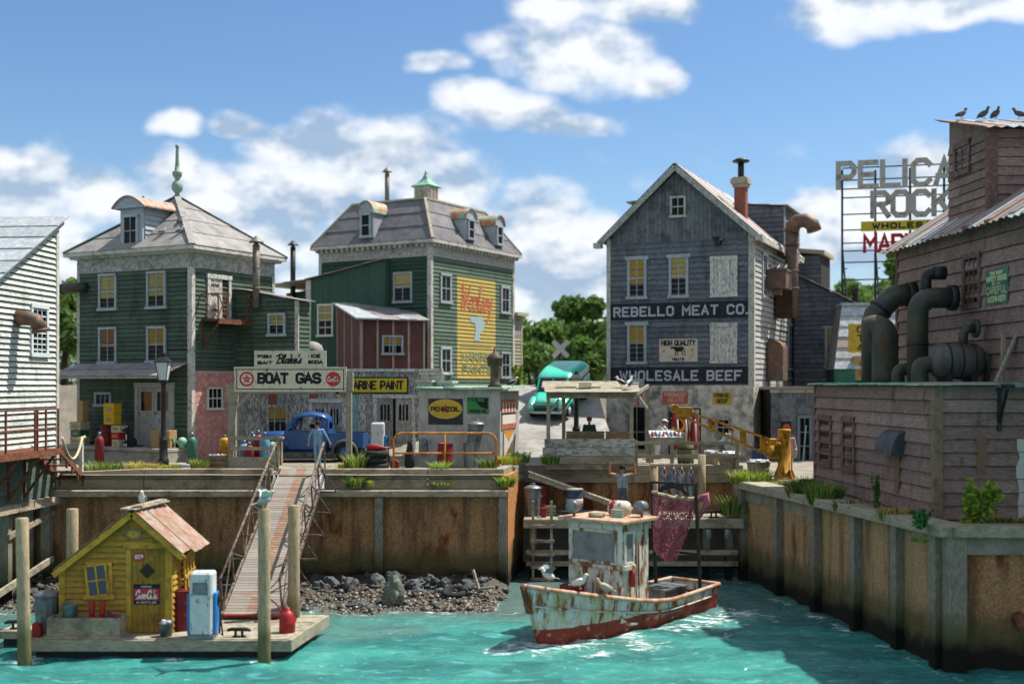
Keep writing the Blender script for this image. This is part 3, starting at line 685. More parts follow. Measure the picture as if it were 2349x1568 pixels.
 # ------ people (facing local -y); one continuous skin over a jointed skeleton
def person(label,loc,rz,mats,pose,cap=None,hair=None,group=None,scale=1.0,extra=None):
 """mats: skin, top, legs, shoes.  pose: joint positions"""
 import numpy as np
 J={k:V(v)for k,v in pose.items()}
 segs=[]
 def cap_(p,q,a,b,mi):segs.append((V(p),V(q),a,b,mi))
 hip,chest,neck,head=J['hip'],J['chest'],J['neck'],J['head']
 upd=(chest-hip).normalized();side=V((1,0,0));fw=side.cross(upd)*-1
 for s in(-1,1):
  w=side*s
  cap_(hip+w*.07,chest+w*.085,.10,.105,1);cap_(hip+w*.07-upd*.06,hip+w*.07+upd*.02,.105,.105,2)
  sh=J['shR']if s<0 else J['shL'];el=J['elR']if s<0 else J['elL'];wr=J['wrR']if s<0 else J['wrL']
  cap_(chest+w*.05+upd*.08,sh,.085,.068,1);cap_(sh,el,.058,.043,pose_arm(mats));cap_(el,wr,.042,.029,pose_arm(mats))
  d=(wr-el).normalized();o=d.orthogonal().normalized()
  cw=d.cross(V((0,1,0)));cw=cw.normalized()if cw.length>.1 else o
  palm=wr+d*.055;cap_(wr,palm,.026,.036,0)
  for i,ln in enumerate((.052,.062,.058,.045)):
   b=palm+cw*((i-1.5)*.019)+d*.02;cap_(b,b+d*ln*.6,.0105,.0095,0);cap_(b+d*ln*.6,b+d*ln+V((0,-.012,-.008)),.0095,.0085,0)
  cap_(wr+d*.02-cw*.028*s,wr+d*.062-cw*.052*s,.012,.0095,0)
  hp=hip+w*.095-upd*.05;kn=J['knR']if s<0 else J['knL'];an=J['anR']if s<0 else J['anL']
  cap_(hp,kn,.088,.062,2);cap_(kn,an,.06,.042,2)
  tf=J.get('toe',V((0,-.15,-.045)));cap_(an+V((0,.03,-.045)),an+tf,.042,.034,3)
 cap_(chest+upd*.05,neck,.07,.055,1);cap_(neck,head-V((0,0,.04)),.05,.052,0)
 hd=(head-neck);f=J.get('look',V((0,-1,0))).normalized();r=f.cross(V((0,0,1))).normalized()
 cap_(head+V((0,0,.035))-f*.012,head+V((0,0,.02))-f*.01,.092,.09,0);cap_(head-V((0,0,.02))+f*.015,head-V((0,0,.065))+f*.035,.074,.05,0)
 cap_(head+f*.085+V((0,0,.012)),head+f*.108-V((0,0,.018)),.011,.016,0)
 for s in(-1,1):cap_(head+r*s*.088+V((0,0,.015)),head+r*s*.09-V((0,0,.02)),.016,.013,0)
 if extra:extra(cap_,J)
 m=MB()
 for(p,q,a,b,mi)in segs:
  d=q-p;L=d.length
  if L<1e-5:d=V((0,0,1));L=1e-3
  M=d.to_track_quat('Z','Y').to_matrix();prof=[]
  for i in range(5):w=math.pi/2*i/4;prof.append((max(1e-4,a*math.sin(w)),-a*math.cos(w)))
  for i in range(5):w=math.pi/2*(4-i)/4;prof.append((max(1e-4,b*math.sin(w)),L+b*math.cos(w)))
  m.lathe(prof,12,p,0,True,M)
 t=thing('person',label,'person',loc,rz,group);t.scale=(scale,)*3
 tmp=m.build('tmp_body',mats,None,fix=True)
 rm=tmp.modifiers.new('r','REMESH');rm.mode='VOXEL';rm.voxel_size=.0095;rm.use_smooth_shade=True
 sm=tmp.modifiers.new('s','SMOOTH');sm.factor=.5;sm.iterations=3
 dg=bpy.context.evaluated_depsgraph_get();me=bpy.data.meshes.new_from_object(tmp.evaluated_get(dg));me.name='body'
 bpy.data.objects.remove(tmp)
 n=len(me.polygons);cen=np.empty(n*3,'f');me.polygons.foreach_get('center',cen);cen=cen.reshape(-1,3)
 best=np.full(n,9.0,'f');mi_=np.zeros(n,'i')
 for(p,q,a,b,mi)in segs:
  p_=np.array(p,'f');d=np.array(q-p,'f');l2=max(float(d@d),1e-8)
  tt=np.clip((cen-p_)@d/l2,0,1);dist=np.linalg.norm(cen-p_-tt[:,None]*d,axis=1)-(a+(b-a)*tt)
  k=dist<best;best[k]=dist[k];mi_[k]=mi
 me.materials.clear()
 for x in mats:me.materials.append(x)
 me.polygons.foreach_set('material_index',mi_.astype('i'));me.polygons.foreach_set('use_smooth',[True]*n)
 obj('body',me,t)
 e=MB()
 for s in(-1,1):e.ell(head+f*.082+r*s*.034+V((0,0,.022)),(.011,.009,.008),6,4)
 e.build('eyes',M_ink,t)
 q=MB();q.bar(head+f*.088-r*.022-V((0,0,.055)),head+f*.088+r*.022-V((0,0,.055)),.008,.008);q.build('mouth',M_reds,t)
 M3=Matrix((r,f,V((0,0,1)))).transposed()
 if cap is not None:
  c=MB();c.lathe([(.104,0),(.108,.02),(.103,.06),(.07,.088),(.001,.096)],14,head+V((0,0,.048))-f*.012,0,True,M3)
  c.prism([head+V((0,0,.05))+r*-.075+f*.06,head+V((0,0,.05))+r*.075+f*.06,head+V((0,0,.042))+r*.055+f*.165,head+V((0,0,.042))+r*-.055+f*.165],(0,0,.012))
  c.build('cap',cap,t,fix=True)
 if hair is not None:
  c=MB();c.lathe([(.098,-.05),(.102,.0),(.1,.05),(.07,.085),(.001,.1)],14,head+V((0,0,.03))-f*.02,0,True,M3);c.build('hair',hair,t,fix=True)
 return t
BARE=set()
def pose_arm(mats):return 0 if id(mats)in BARE else 1
STAND=dict(hip=(0,0,.95),chest=(0,.01,1.27),neck=(0,.015,1.46),head=(0,-.005,1.615),shL=(.185,.01,1.39),shR=(-.185,.01,1.39),elL=(.27,.03,1.10),elR=(-.27,.03,1.10),wrL=(.30,-.03,.86),wrR=(-.30,-.03,.86),knL=(.10,-.02,.50),knR=(-.10,-.02,.50),anL=(.11,.02,.09),anR=(-.11,.02,.09))
def pose(**k):d=dict(STAND);d.update(k);return d
# ------ the setting: water, ground, road, beach
WZ=-3.84
def sstep(a,b,x):
 t=max(0.0,min(1.0,(x-a)/(b-a)));return t*t*(3-2*t)
def ground_z(x,y):
 ramp=3.02*sstep(45.2,58.5,y)*.55+3.02*.45*max(0,min(1,(y-45.2)/12.3))
 ramp=min(ramp,3.02)
 k=(sstep(-7.5,-3.6,x)if y<60 else 1)*(1-sstep(4.2,4.6,x))if y<66 else 1
 k=k if y>46 else k*sstep(-.6,-.1,x)
 yard=-.38*sstep(6,9.5,x)*(1-sstep(60,66,y))
 z=ramp*k+yard*(1-k)
 return z
def build_ground():
 m=MB();ys=[39.95+i*.4 for i in range(70)]+[68+i*6 for i in range(12)]+[150,250,500,1200]
 xs=[-600,-250,-120,-60,-40]+[-30+i*.55 for i in range(116)]+[36,50,80,140,300,600]
 n=len(xs)
 for y in ys:
  for x in xs:
   z=ground_z(x,y)
   if y<60:z+=.025*noise.noise((x*.9,y*.9,0))
   if y>100:z=3.02-(y-100)*.002
   if y<44.4 and.1<x<8.6:z=-3.6
   if y<44 and x>=8.6:z=-.45
   m.v.append((x,y,z))
 for j in range(len(ys)-1):
  for i in range(n-1):
   a=j*n+i
   xc=(xs[i]+xs[i+1])/2;yc=(ys[j]+ys[j+1])/2
   if yc<44.4 and-.3<xc<9.1:continue
   road=-3.2<xc<4.5 and 44<yc<90 and(yc>47.2 or xc>-.3)
   m.f.append([a,a+1,a+n+1,a+n]);m.m.append(1 if road else 0);m.s.append(True)
 tag(m.build('ground',[M_ground,M_road]),kind='structure')
build_ground()
def build_side_ground():
# filled land behind the right-hand bulkhead
 m=MB();m.prism([(8.3,44.2,-.45),(8.25,41.9,-.45),(10.7,28.5,-.45),(60,28.5,-.45),(60,44.2,-.45)],(0,0,-.6))
 tag(m.build('terrain',M_ground),kind='structure')
build_side_ground()
def water_mat():
 m=bpy.data.materials.new('harbour_water');m.use_nodes=True;nt=m.node_tree;N=nt.nodes;L=nt.links;P=N['Principled BSDF']
 tc=N.new('ShaderNodeTexCoord')
 def nz(scale,st,det=4,ro=.6,dist=0):
  mp=N.new('ShaderNodeMapping');L.new(tc.outputs['Object'],mp.inputs[0]);mp.inputs['Scale'].default_value=st
  n=N.new('ShaderNodeTexNoise');L.new(mp.outputs[0],n.inputs['Vector']);n.inputs['Scale'].default_value=scale;n.inputs['Detail'].default_value=det
  n.inputs['Roughness'].default_value=ro;n.inputs['Distortion'].default_value=dist
  return n.outputs['Fac']
 def mr(x,a,b,smooth=True):
  n=N.new('ShaderNodeMapRange');n.interpolation_type='SMOOTHSTEP';L.new(x,n.inputs[0]);n.inputs[1].default_value=a;n.inputs[2].default_value=b;return n.outputs[0]
 def mix(f,a,b):
  n=N.new('ShaderNodeMix');n.data_type='RGBA'
  for i,x in((0,f),(6,a),(7,b)):
   if isinstance(x,tuple):n.inputs[i].default_value=x
   else:L.new(x,n.inputs[i])
  return n.outputs[2]
 at_=N.new('ShaderNodeAttribute');at_.attribute_name='murk'
 af=N.new('ShaderNodeAttribute');af.attribute_name='foam'
 c=mix(mr(nz(.55,(.5,1,1),5,.6),.35,.65),(.022,.130,.128,1),(.045,.255,.222,1))
 c=mix(mr(nz(2.6,(.35,1.1,1),5,.65,.5),.52,.72),c,(.10,.37,.34,1))
 c=mix(at_.outputs['Fac'],c,(.085,.125,.115,1))
 fo=N.new('ShaderNodeMath');fo.operation='MULTIPLY_ADD';L.new(af.outputs['Fac'],fo.inputs[0]);fo.inputs[1].default_value=.26;L.new(nz(3.6,(.5,1.2,1),8,.72,.8),fo.inputs[2])
 f=mr(fo.outputs[0],.70,.84)
 fl=mr(nz(9,(.35,1.3,1),5,.7,1.2),.60,.72)
 c=mix(fl,c,(.32,.54,.51,1));c=mix(f,c,(.62,.70,.70,1));L.new(c,P.inputs['Base Color'])
 r=N.new('ShaderNodeMath');r.operation='MULTIPLY_ADD';L.new(f,r.inputs[0]);r.inputs[1].default_value=.5;r.inputs[2].default_value=.05;L.new(r.outputs[0],P.inputs['Roughness'])
 P.inputs['IOR'].default_value=1.33;P.inputs['Specular IOR Level'].default_value=.5
 b1=N.new('ShaderNodeBump');b1.inputs['Strength'].default_value=.9;b1.inputs['Distance'].default_value=.07;L.new(nz(4.5,(.6,1.2,1),6,.62,.6),b1.inputs['Height'])
 b2=N.new('ShaderNodeBump');b2.inputs['Strength'].default_value=.8;b2.inputs['Distance'].default_value=.035;L.new(nz(13,(.7,1.2,1),3,.6),b2.inputs['Height']);L.new(b1.outputs[0],b2.inputs['Normal'])
 L.new(b2.outputs[0],P.inputs['Normal'])
 return m
def build_water():
 m=MB();xs=[];x=-26.0
 xs=[-400,-150,-60,-35]+[-24+i*.16 for i in range(250)]+[18,24,40,100,400]
 ys=[-200,-60,0,12,20]+[24+i*.16 for i in range(128)]+[44.6]
 n=len(xs);murk=[];foam=[];rnd=random.Random(3)
 seeds=[(-12.2,29.5,.8),(-6.22,29.4,.8),(-8.5,29.6,.5),(.7,30.9,1.5),(1.9,31.3,1.2),(3.2,32.4,1.1),(4.6,33.6,1.3),(5.7,34.6,1.5),(6.9,35.3,1.6),(2.2,30.2,.9),(3.6,31.2,1.0),(-.3,30.6,.9)]
 for y in ys:
  for x in xs:
   z=WZ
   if-30<x<20 and y>22:
    z+=.09*noise.noise((x*.55,y*.9,0))+.06*noise.noise((x*1.7+5,y*2.3,2))+.018*noise.noise((x*3.6,y*4.6,7))
   mk=max(sstep(33.2,36,y)*.9*(1-sstep(.5,4,x)*.4),.55*sstep(.45,.75,noise.noise((x*.22,y*.35,3))+.5)*sstep(29.5,33,y))
   f=0
   for(a,b,r)in seeds:f=max(f,1-((x-a)**2+(y-b)**2)/(r*r))
   xw=10.55-(y-28.4)*.18
   if y>27:f=max(f,(1-abs(x-xw+.3)/.5)*(.75+.6*noise.noise((x*.7,y*.7,9))))
   f=max(f,(1-abs(y-35.6)/.6)*.8 if x<.5 else 0)
   m.v.append((x,y,z));murk.append(mk);foam.append(max(0,f))
 for j in range(len(ys)-1):
  for i in range(n-1):
   a=j*n+i;m.f.append([a,a+1,a+n+1,a+n]);m.m.append(0);m.s.append(True)
 o=m.build('water',water_mat());me=o.data
 for nm,v in(('murk',murk),('foam',foam)):
  at_=me.attributes.new(nm,'FLOAT','POINT');at_.data.foreach_set('value',v)
 tag(o,kind='structure')
build_water()
def beach_z(x,y):
 e=1-sstep(-.7,.4,x);t=(y-35.7)/4
 return WZ-.10+(.52*t if t>0 else.5*t)+.09*noise.noise((x*.8,y*.8,4))-(1-e)*.8
def build_beach():
 m=MB();xs=[-26+i*.2 for i in range(135)];ys=[33+i*.2 for i in range(36)];n=len(xs)
 for y in ys:
  for x in xs:
   e=1-sstep(-.9,.8,x)
   z=beach_z(x,y)+.09*noise.noise((x*3,y*3,1))+.08*noise.noise((x*7,y*7,1))
   m.v.append((x,y,z))
 for j in range(len(ys)-1):
  for i in range(n-1):
   a=j*n+i;m.f.append([a,a+1,a+n+1,a+n]);m.m.append(0);m.s.append(True)
 tag(m.build('beach',M_beach),kind='structure')
 # shingle: more pebbles than anyone could count
 rnd=random.Random(5);p=MB()
 for _ in range(7000):
  x=rnd.uniform(-16,.6);y=rnd.gauss(36.9,1.1)
  if y<35.1 or y>39.5:continue
  e=1-sstep(-.9,.8,x);z=beach_z(x,y)
  r=abs(rnd.gauss(0,.022))+.018+(.06 if rnd.random()<.06 else 0);M=Matrix.Rotation(rnd.uniform(0,6),3,'Z')@Matrix.Rotation(rnd.uniform(-.5,.5),3,'X')
  q=[M@V((sx*r*rnd.uniform(.7,1.3),sy*r*rnd.uniform(.7,1.3),sz*r*rnd.uniform(.4,.8)))+V((x,y,z+r*.3))for sx,sy,sz in((-1,-1,-1),(1,-1,-1),(1,1,-1),(-1,1,-1),(-.7,-.7,1),(.7,-.7,1),(.7,.7,1),(-.7,.7,1))]
  p.add(q,MB.HEX,rnd.choice([0,0,1,2]),True)
 tag(p.build('shingle',[mat('brown_pebble','40372d','584d40',cs=9,rough=.5,spec=.5),mat('pale_pebble','5c5346',rough=.45,spec=.5),mat('grey_pebble','3f4140',rough=.4,spec=.5)]),kind='stuff')
build_beach()
def build_rubble():
 rnd=random.Random(12);m=MB()
 for _ in range(420):
  x=rnd.uniform(-17,.2);y=rnd.uniform(36.3,39.8);r=rnd.uniform(.05,.17)*(.7+.5*sstep(36,39,y));z=beach_z(x,y)
  bm=bmesh.new();bmesh.ops.create_icosphere(bm,subdivisions=1,radius=1);s=(r*rnd.uniform(.8,1.5),r*rnd.uniform(.7,1.2),r*rnd.uniform(.5,.9));M=Matrix.Rotation(rnd.uniform(0,6.28),3,'Z')@Matrix.Rotation(rnd.uniform(-.5,.5),3,'Y')
  m.add([M@V((v.co.x*s[0],v.co.y*s[1],v.co.z*s[2]))*rnd.uniform(.75,1.15)+V((x,y,z+r*.3))for v in bm.verts],[[v.index for v in f.verts]for f in bm.faces],0 if rnd.random()<.7 else 1);bm.free()
 tag(m.build('rubble',[M_rock,M_beach]),kind='stuff')
build_rubble()
def rock(label,loc,s,seed,mt,name='boulder',rz=0,tilt=0):
 bm=bmesh.new();bmesh.ops.create_icosphere(bm,subdivisions=3,radius=1)
 M=Matrix.Rotation(rad(rz),3,'Z')@Matrix.Rotation(rad(tilt),3,'Y')
 for v in bm.verts:
  p=v.co*1.0;k=1+.38*noise.noise(p*1.1+V((seed*3.1,0,0)))+.16*noise.noise(p*2.8+V((0,seed*2.3,0)))
  c=noise.cell(p*1.4+V((seed,0,0)))
  k*=1-.18*c
  q=V((p.x*s[0],p.y*s[1],p.z*s[2]))*k
  v.co=M@q
 me=bpy.data.meshes.new(name);bm.to_mesh(me);bm.free();me.materials.append(mt)
 return tag(obj(name,me,None,loc),label,'rock','boulders at the foot of the quay wall')
R_=[(760,1345,38.6,(.34,.3,.32),'small pale boulder right of the gangway foot'),(800,1335,38.4,(.42,.3,.42),'upright blue-grey boulder by the quay wall, left of the mossy rock'),(865,1330,38.7,(.55,.4,.38),'broad dark boulder under the bulkhead post'),(905,1315,38.9,(.42,.35,.4),'pointed boulder just right of the bulkhead post'),(950,1345,38.4,(.5,.35,.26),'flat dark boulder right of the mossy rock'),(985,1330,38.7,(.4,.3,.35),'leaning dark boulder behind the old tyre'),(1018,1338,38.5,(.38,.3,.3),'blue-grey boulder behind the tyre, rightmost of the row'),(735,1350,38.3,(.3,.25,.24),'little dark boulder nearest the round pile'),(820,1385,36.6,(.42,.3,.14),'low wet rock at the waterline left of the mossy rock'),(960,1352,37.9,(.3,.24,.18),'small wet rock beside the mossy rock'),(55,1350,37.5,(.5,.4,.3),'dark boulder behind the near round pile'),(850,1395,36.2,(.3,.25,.13),'flat wet rock touching the mossy rock')]
for i,(px,py,D,s,lb)in enumerate(R_):s=tuple(q*.74 for q in s);rock(lb,V((X(px,D),D,beach_z(X(px,D),D)+s[2]*.45)),s,i+2,M_rock,rz=i*50,tilt=(-12,15,-5)[i%3])
rock('tall mossy grey rock standing in the shallows, largest of the rocks',V((X(900,36.7),36.7,beach_z(X(900,36.7),36.7)+.38)),(.30,.27,.50),31,M_rockl,rz=30,tilt=14)
# ------ left bulkhead
QY=40.0
def bulkheads():
 w=thing('quay_wall','rust-stained bulkhead with grey timber cap behind the float and gangway','quay wall',(0,0,0))
 m=MB();m.box(-60.0,QY,-4.9,-.14,QY+.4,-.62);m.build('wall',M_bulk,w);m=MB();m.box(-60,QY-.02,-.61,-16.65,QY+.3,.0);m.build('cap_beam',M_timber,w)
 # rusted sunlit return of the wall
 m=MB();m.prism([(-.14,QY,-4.9),(.42,44.4,-4.9),(-.2,44.5,-4.9),(-.6,QY+.4,-4.9)],(0,0,4.86));m.build('return_wall',M_orange,w)
 for px,pw in((70,.30),(870,.28),(1153,.27)):
  x=X(px,QY-.12);m=MB();m.box(x-pw/2,QY-.27,-4.9,x+pw/2,QY,-.70);m.build('post',M_postw,w,bevel=.012)
 xs=[-17.2,-11.2,-7.95];
 for a,b in((-16.6,-8.32),(-8.3,-.12)):
  m=MB();m.box(a,QY-.36,-.72,b,QY+.45,-.50);m.build('cap_beam',M_timber,w,bevel=.02)
  # stacked planks above the cap, split at the gangway
 Y2=QY+.25
 for k,(z0,z1)in enumerate(((-.50,-.17),(-.165,.18))):
  o=.05*k
  for a,b in((-16.3,-12.6),(-12.58,-8.22)):
   m=MB();za=-.10 if(k==1 and a<-13)else 0
   m.hexa([(a,Y2+o,z0+za),(b,Y2+o,z0),(b,Y2+o+.3,z0),(a,Y2+o+.3,z0+za),(a,Y2+o,z1+za*1.6),(b,Y2+o,z1),(b,Y2+o+.3,z1),(a,Y2+o+.3,z1+za*1.6)])
   m.build('plank',M_timber,w,bevel=.012)
  for a,b in((-6.42,-2.9),(-2.88,-.30)):
   m=MB();m.box(a,Y2+o,z0,b,Y2+o+.3,z1);m.build('plank',M_timber,w,bevel=.012)
  m=MB();m.prism([(-.29,Y2+o,z0),(.02,42.3,z0),(-.28,42.35,z0),(-.55,Y2+o+.3,z0)],(0,0,z1-z0));m.build('plank',M_timberl,w,bevel=.01)
  m=MB();m.prism([(.1,42.3,z0-.02),(.5,44.2,z0-.02),(.2,44.3,z0-.02),(-.2,42.4,z0-.02)],(0,0,z1-z0-.04));m.build('plank',M_timberl,w,bevel=.01)
  # -------- right bulkhead
 r=thing('quay_wall','long brown bulkhead with six timber posts under the maroon building','quay wall',(0,0,0))
 A=V((8.30,42.0,0));B=V((10.60,28.6,0));d=(B-A).normalized();nrm=V((d.y,-d.x,0));nrm=-nrm if nrm.x>0 else nrm
 zc=-.62
 def pr(p0,p1,z0,z1,n0,n1):return[p0+nrm*n1+V((0,0,z0)),p1+nrm*n1+V((0,0,z0)),p1+nrm*n0+V((0,0,z0)),p0+nrm*n0+V((0,0,z0)),p0+nrm*n1+V((0,0,z1)),p1+nrm*n1+V((0,0,z1)),p1+nrm*n0+V((0,0,z1)),p0+nrm*n0+V((0,0,z1))]
 m=MB();m.hexa(pr(A,B,-5,zc,-.4,0));m.build('wall',M_bulkr,r)
 L=(B-A).length
 for t in(.0,.235,.45,.645,.82,.965):
  p=A+d*(L*t);m=MB();m.hexa(pr(p,p+d*.30,-5,zc+.01,0,.26));m.build('post',M_postw,r,bevel=.012)
 m=MB();m.hexa(pr(A-d*.2,A+d*L*.5,zc,zc+.27,-.55,.34));m.build('cap_beam',M_timberl,r,bevel=.02)
 m=MB();m.hexa(pr(A+d*L*.5+d*.01,B+d*.25,zc,zc+.27,-.55,.34));m.build('cap_beam',M_timberl,r,bevel=.02)
 m=MB();m.box(B.x+.35,B.y+.02,-5,30,B.y+.4,zc);m.build('wall',M_bulk,r)
 m=MB();m.box(B.x-.13,B.y-.25,-5,B.x+.36,B.y+.1,zc-.002);m.build('post',M_postw,r,bevel=.015)
 m=MB();m.box(B.x+.02,B.y-.36,zc+.003,30,B.y+.35,zc+.28);m.build('cap_beam',M_timberl,r,bevel=.02)
 m=MB();p=at(2335,1420,B.y-.1);m.tube([p+V((.05,.3,.02)),p+V((.05,-.25,-.02))],.17,10);m.tube([p+V((.05,-.2,-.02)),p+V((.05,-.26,-.02))],.2,10);m.build('outfall_pipe',M_rusti,r)
 # -------- back wall of the recess
 b=thing('quay_wall','orange rusted wall and planks at the back of the small dock','quay wall',(0,0,0))
 m=MB();m.box(.2,44.5,-4.9,8.6,44.9,-.60);m.build('wall',M_bulk,b)
 for z0,z1,mt in((-.62,-.30,M_timber),(-.295,.04,M_timberl)):
  for a,c in((.42,4.55),(4.57,8.7)):
   m=MB();m.box(a,44.32,z0,c,44.62,z1);m.build('plank',mt,b,bevel=.012)
bulkheads()
# ------ small dock in the recess
def small_dock():
 t=thing('timber_dock','low timber dock at the foot of the plank ramp with posts in black water','dock',(0,0,0))
 zt=-1.66
 n=15;x0,x1=.42,8.12;w=(x1-x0)/n
 for i in range(n):
  m=MB();m.box(x0+i*w+.008,41.6,zt-.07+RND.uniform(-.006,.006),x0+(i+1)*w-.008,44.48,zt+RND.uniform(-.006,.006));m.build('plank',M_timberl,t)
 m=MB();m.box(x0-.02,41.48,zt-.33,x1+.05,41.62,zt-.015);m.build('front_beam',M_timberl,t,bevel=.012)
 for x in(.75,2.6,4.6,6.9,7.7):
  m=MB();m.box(x-.12,41.75,-4.9,x+.12,42.0,zt-.09);m.build('post',M_postw,t)
 for z in(-2.95,-3.35):
  m=MB();m.box(.5,41.64,z,8.0,41.74,z+.17);m.build('cross_beam',M_timber,t)
 for px in(1625,1668):
  x=X(px,41.4);m=MB();m.lathe([(.09,0),(.1,-.02),(.1,-.3),(.08,-.32)],10,(x,41.36,zt-.36));m.build('hanging_float',M_fogglass,t)
  # plank ramp down from the quay
 r=thing('plank_ramp','weathered plank ramp sloping from the quay down to the dock','ramp',(0,0,0))
 P0,P1=V((.60,43.15,-.12)),V((4.75,43.15,-1.63));d=(P1-P0);k=18
 for y in(42.72,43.58):
  m=MB();m.bar(V((P0.x,y,P0.z-.10)),V((P1.x,y,P1.z-.02)),.07,.17);m.build('side_beam',M_timberl,r)
 for i in range(k):
  a=P0+d*(i/k)+V((0,0,0));b=P0+d*((i+.93)/k);m=MB()
  m.hexa([(a.x,42.66,a.z),(b.x,42.66,b.z),(b.x,43.64,b.z),(a.x,43.64,a.z),(a.x,42.66,a.z+.045),(b.x,42.66,b.z+.045),(b.x,43.64,b.z+.045),(a.x,43.64,a.z+.045)])
  m.build('plank',M_timberl,r)
 for x,z in((2.35,-.86),):
  m=MB();m.box(x-.07,42.74,-1.66,x+.07,42.86,z);m.build('leg',M_timberl,r)
  # ladder
 l=thing('wooden_ladder','grey wooden ladder hanging from the dock edge into the water','ladder',(0,0,0))
 for px in(1223,1265):
  x=X(px,41.35);m=MB();m.bar((x,41.38,-4.2),(x,41.38,-1.02),.09,.07,0,(0,1,0));m.build('rail',M_timber,l)
 xa,xb=X(1217,41.3),X(1272,41.3)
 for py in(1207,1241,1271,1300,1328):
  z=Z(py,41.3);m=MB();m.box(xa,41.27,z-.05,xb,41.34,z+.06);m.build('rung',M_timber,l)
 for px,lb in((1298,'dark iron mooring cleat beside the blue and white drum'),(1637,'dark iron mooring cleat on the dock right of the hanging net')):cleat(px,41.9,zt,lb)
def cleat(px,D,z,lb,rz=0,sc=1.0):
 t=thing('mooring_cleat',lb,'cleat',(X(px,D),D,z),rz,'iron mooring cleats');t.scale=(sc,)*3
 m=MB();m.tube([(-.30,0,.17),(-.2,0,.2),(.2,0,.2),(.30,0,.17)],[.03,.05,.05,.03],8);m.build('horn',M_iron,t)
 m=MB();m.tube([(-.09,0,0),(-.08,0,.2)],.035,8);m.tube([(.09,0,0),(.08,0,.2)],.035,8);m.box(-.17,-.08,0,.17,.08,.03);m.build('base',M_iron,t)
small_dock()
# ------ gangway
def gangway():
 B0,T0=V((X(575,32.3),32.3,-3.25)),V((X(693,40.55),40.55,.16));B0.x+=.02
 t=thing('gangway','rust-stained slatted gangway with steel truss railings from quay to float','gangway',(0,0,0))
 d=T0-B0;L=d.length;u=d.normalized();s=V((u.y,-u.x,0)).normalized();nrm=s.cross(u).normalized();w0=.76
 if nrm.z<0:nrm=-nrm
 n=62
 gm=[mat('gangway_slat_grey','7f7a72','85553f',cover=.16,cs=2.2,soft=.12,rough=.8,bump=.3,coords='Object',vary=.2),mat('gangway_slat_orange','7d7264','7f5844',cover=.5,cs=3,soft=.1,rough=.8,bump=.3,vary=.2)]
 for i in range(n):
  a=B0+u*(L*(i+.06)/n);b=B0+u*(L*(i+.94)/n);m=MB();k=w0*(1-.08*i/n)
  for e0,e1,mi in((-k,-k*.22,0),(-k*.22,k*.22,1),(k*.22,k,0)):
   c=[a+s*e0,a+s*e1,b+s*e1,b+s*e0];m.hexa(c+[p+nrm*.035 for p in c],mi)
  m.build('slat',gm,t)
 M4=MB()
 for sg,nm in((-1,'left'),(1,'right')):
  o=s*(sg*(w0+.05));m=MB()
  m.bar(B0+o+nrm*-.02,T0+o+nrm*-.02,.06,.14);m.build('stringer',M_gang,t)
  m=MB();m.tube([B0+o+nrm*1.02+u*.2,T0+o+nrm*1.02-u*.05],.045,8);m.build('handrail',M_gang,t)
  k=6
  for i in range(k+1):
   p=B0+o+u*(.2+(L-.3)*i/k);m=MB();m.bar(p,p+nrm*1.0,.05,.05)
   m.build('upright',M_gang,t)
   if i<k:
    q=B0+o+u*(.2+(L-.3)*(i+1)/k);m=MB();m.bar(p+nrm*(1.0 if i%2 else 0),q+nrm*(0 if i%2 else 1.0),.03,.03);m.build('diagonal',M_gang,t)
   if i in(1,2,3,4,5):
    m=MB();h=V((s.x,s.y,0))*sg*.55
    m.bar(p-s*sg*.1+nrm*-.08,p+h+nrm*-.08,.07,.05);m.bar(p+h+nrm*-.06,p+nrm*.95,.04,.04);m.build('outrigger',M_gang,t)
 for i in range(8):m=MB();m.box(-8.2,40.6+i*.22,.10,-6.5,40.8+i*.22,.165+RND.uniform(0,.006));m.build('landing_board',M_timberl,t)
 m=MB();m.cbox(B0+u*-.06+V((0,0,.02)),(1.5,.14,.05));m.build('kick_plate',M_reds,t)
gangway()
# ------ round piles
def pile(px,D,py_top,r,lb,tilt=0,zb=-5):
 x=X(px,D);zt=Z(py_top,D);t=thing('mooring_pile',lb,'pile',(x,D,zb),0,'round mooring piles');t.rotation_euler=(0,rad(tilt),0)
 m=MB();h=zt-zb;m.lathe([(r*1.05,0),(r*1.04,h*.3),(r*.98,h*.7),(r,h-.02),(r*.93,h)],16);m.build('shaft',M_pile,t)
 m=MB();m.lathe([(r*.9,0),(r*.5,.006),(.001,.008)],14,(0,0,h));m.build('end_grain',M_timberl,t)
 return V((x,D,zt))
pile(58,29.3,1187,.155,'pale round mooring pile at the left end of the float',-1.0)
pile(166,33.8,1166,.165,'round mooring pile sticking up behind the yellow shed roof')
PILE_TOP=pile(606,29.2,1166,.155,'round mooring pile in front of the gangway foot with a gull on top')
pile(674,32.6,1158,.165,'round mooring pile standing right of the gangway')
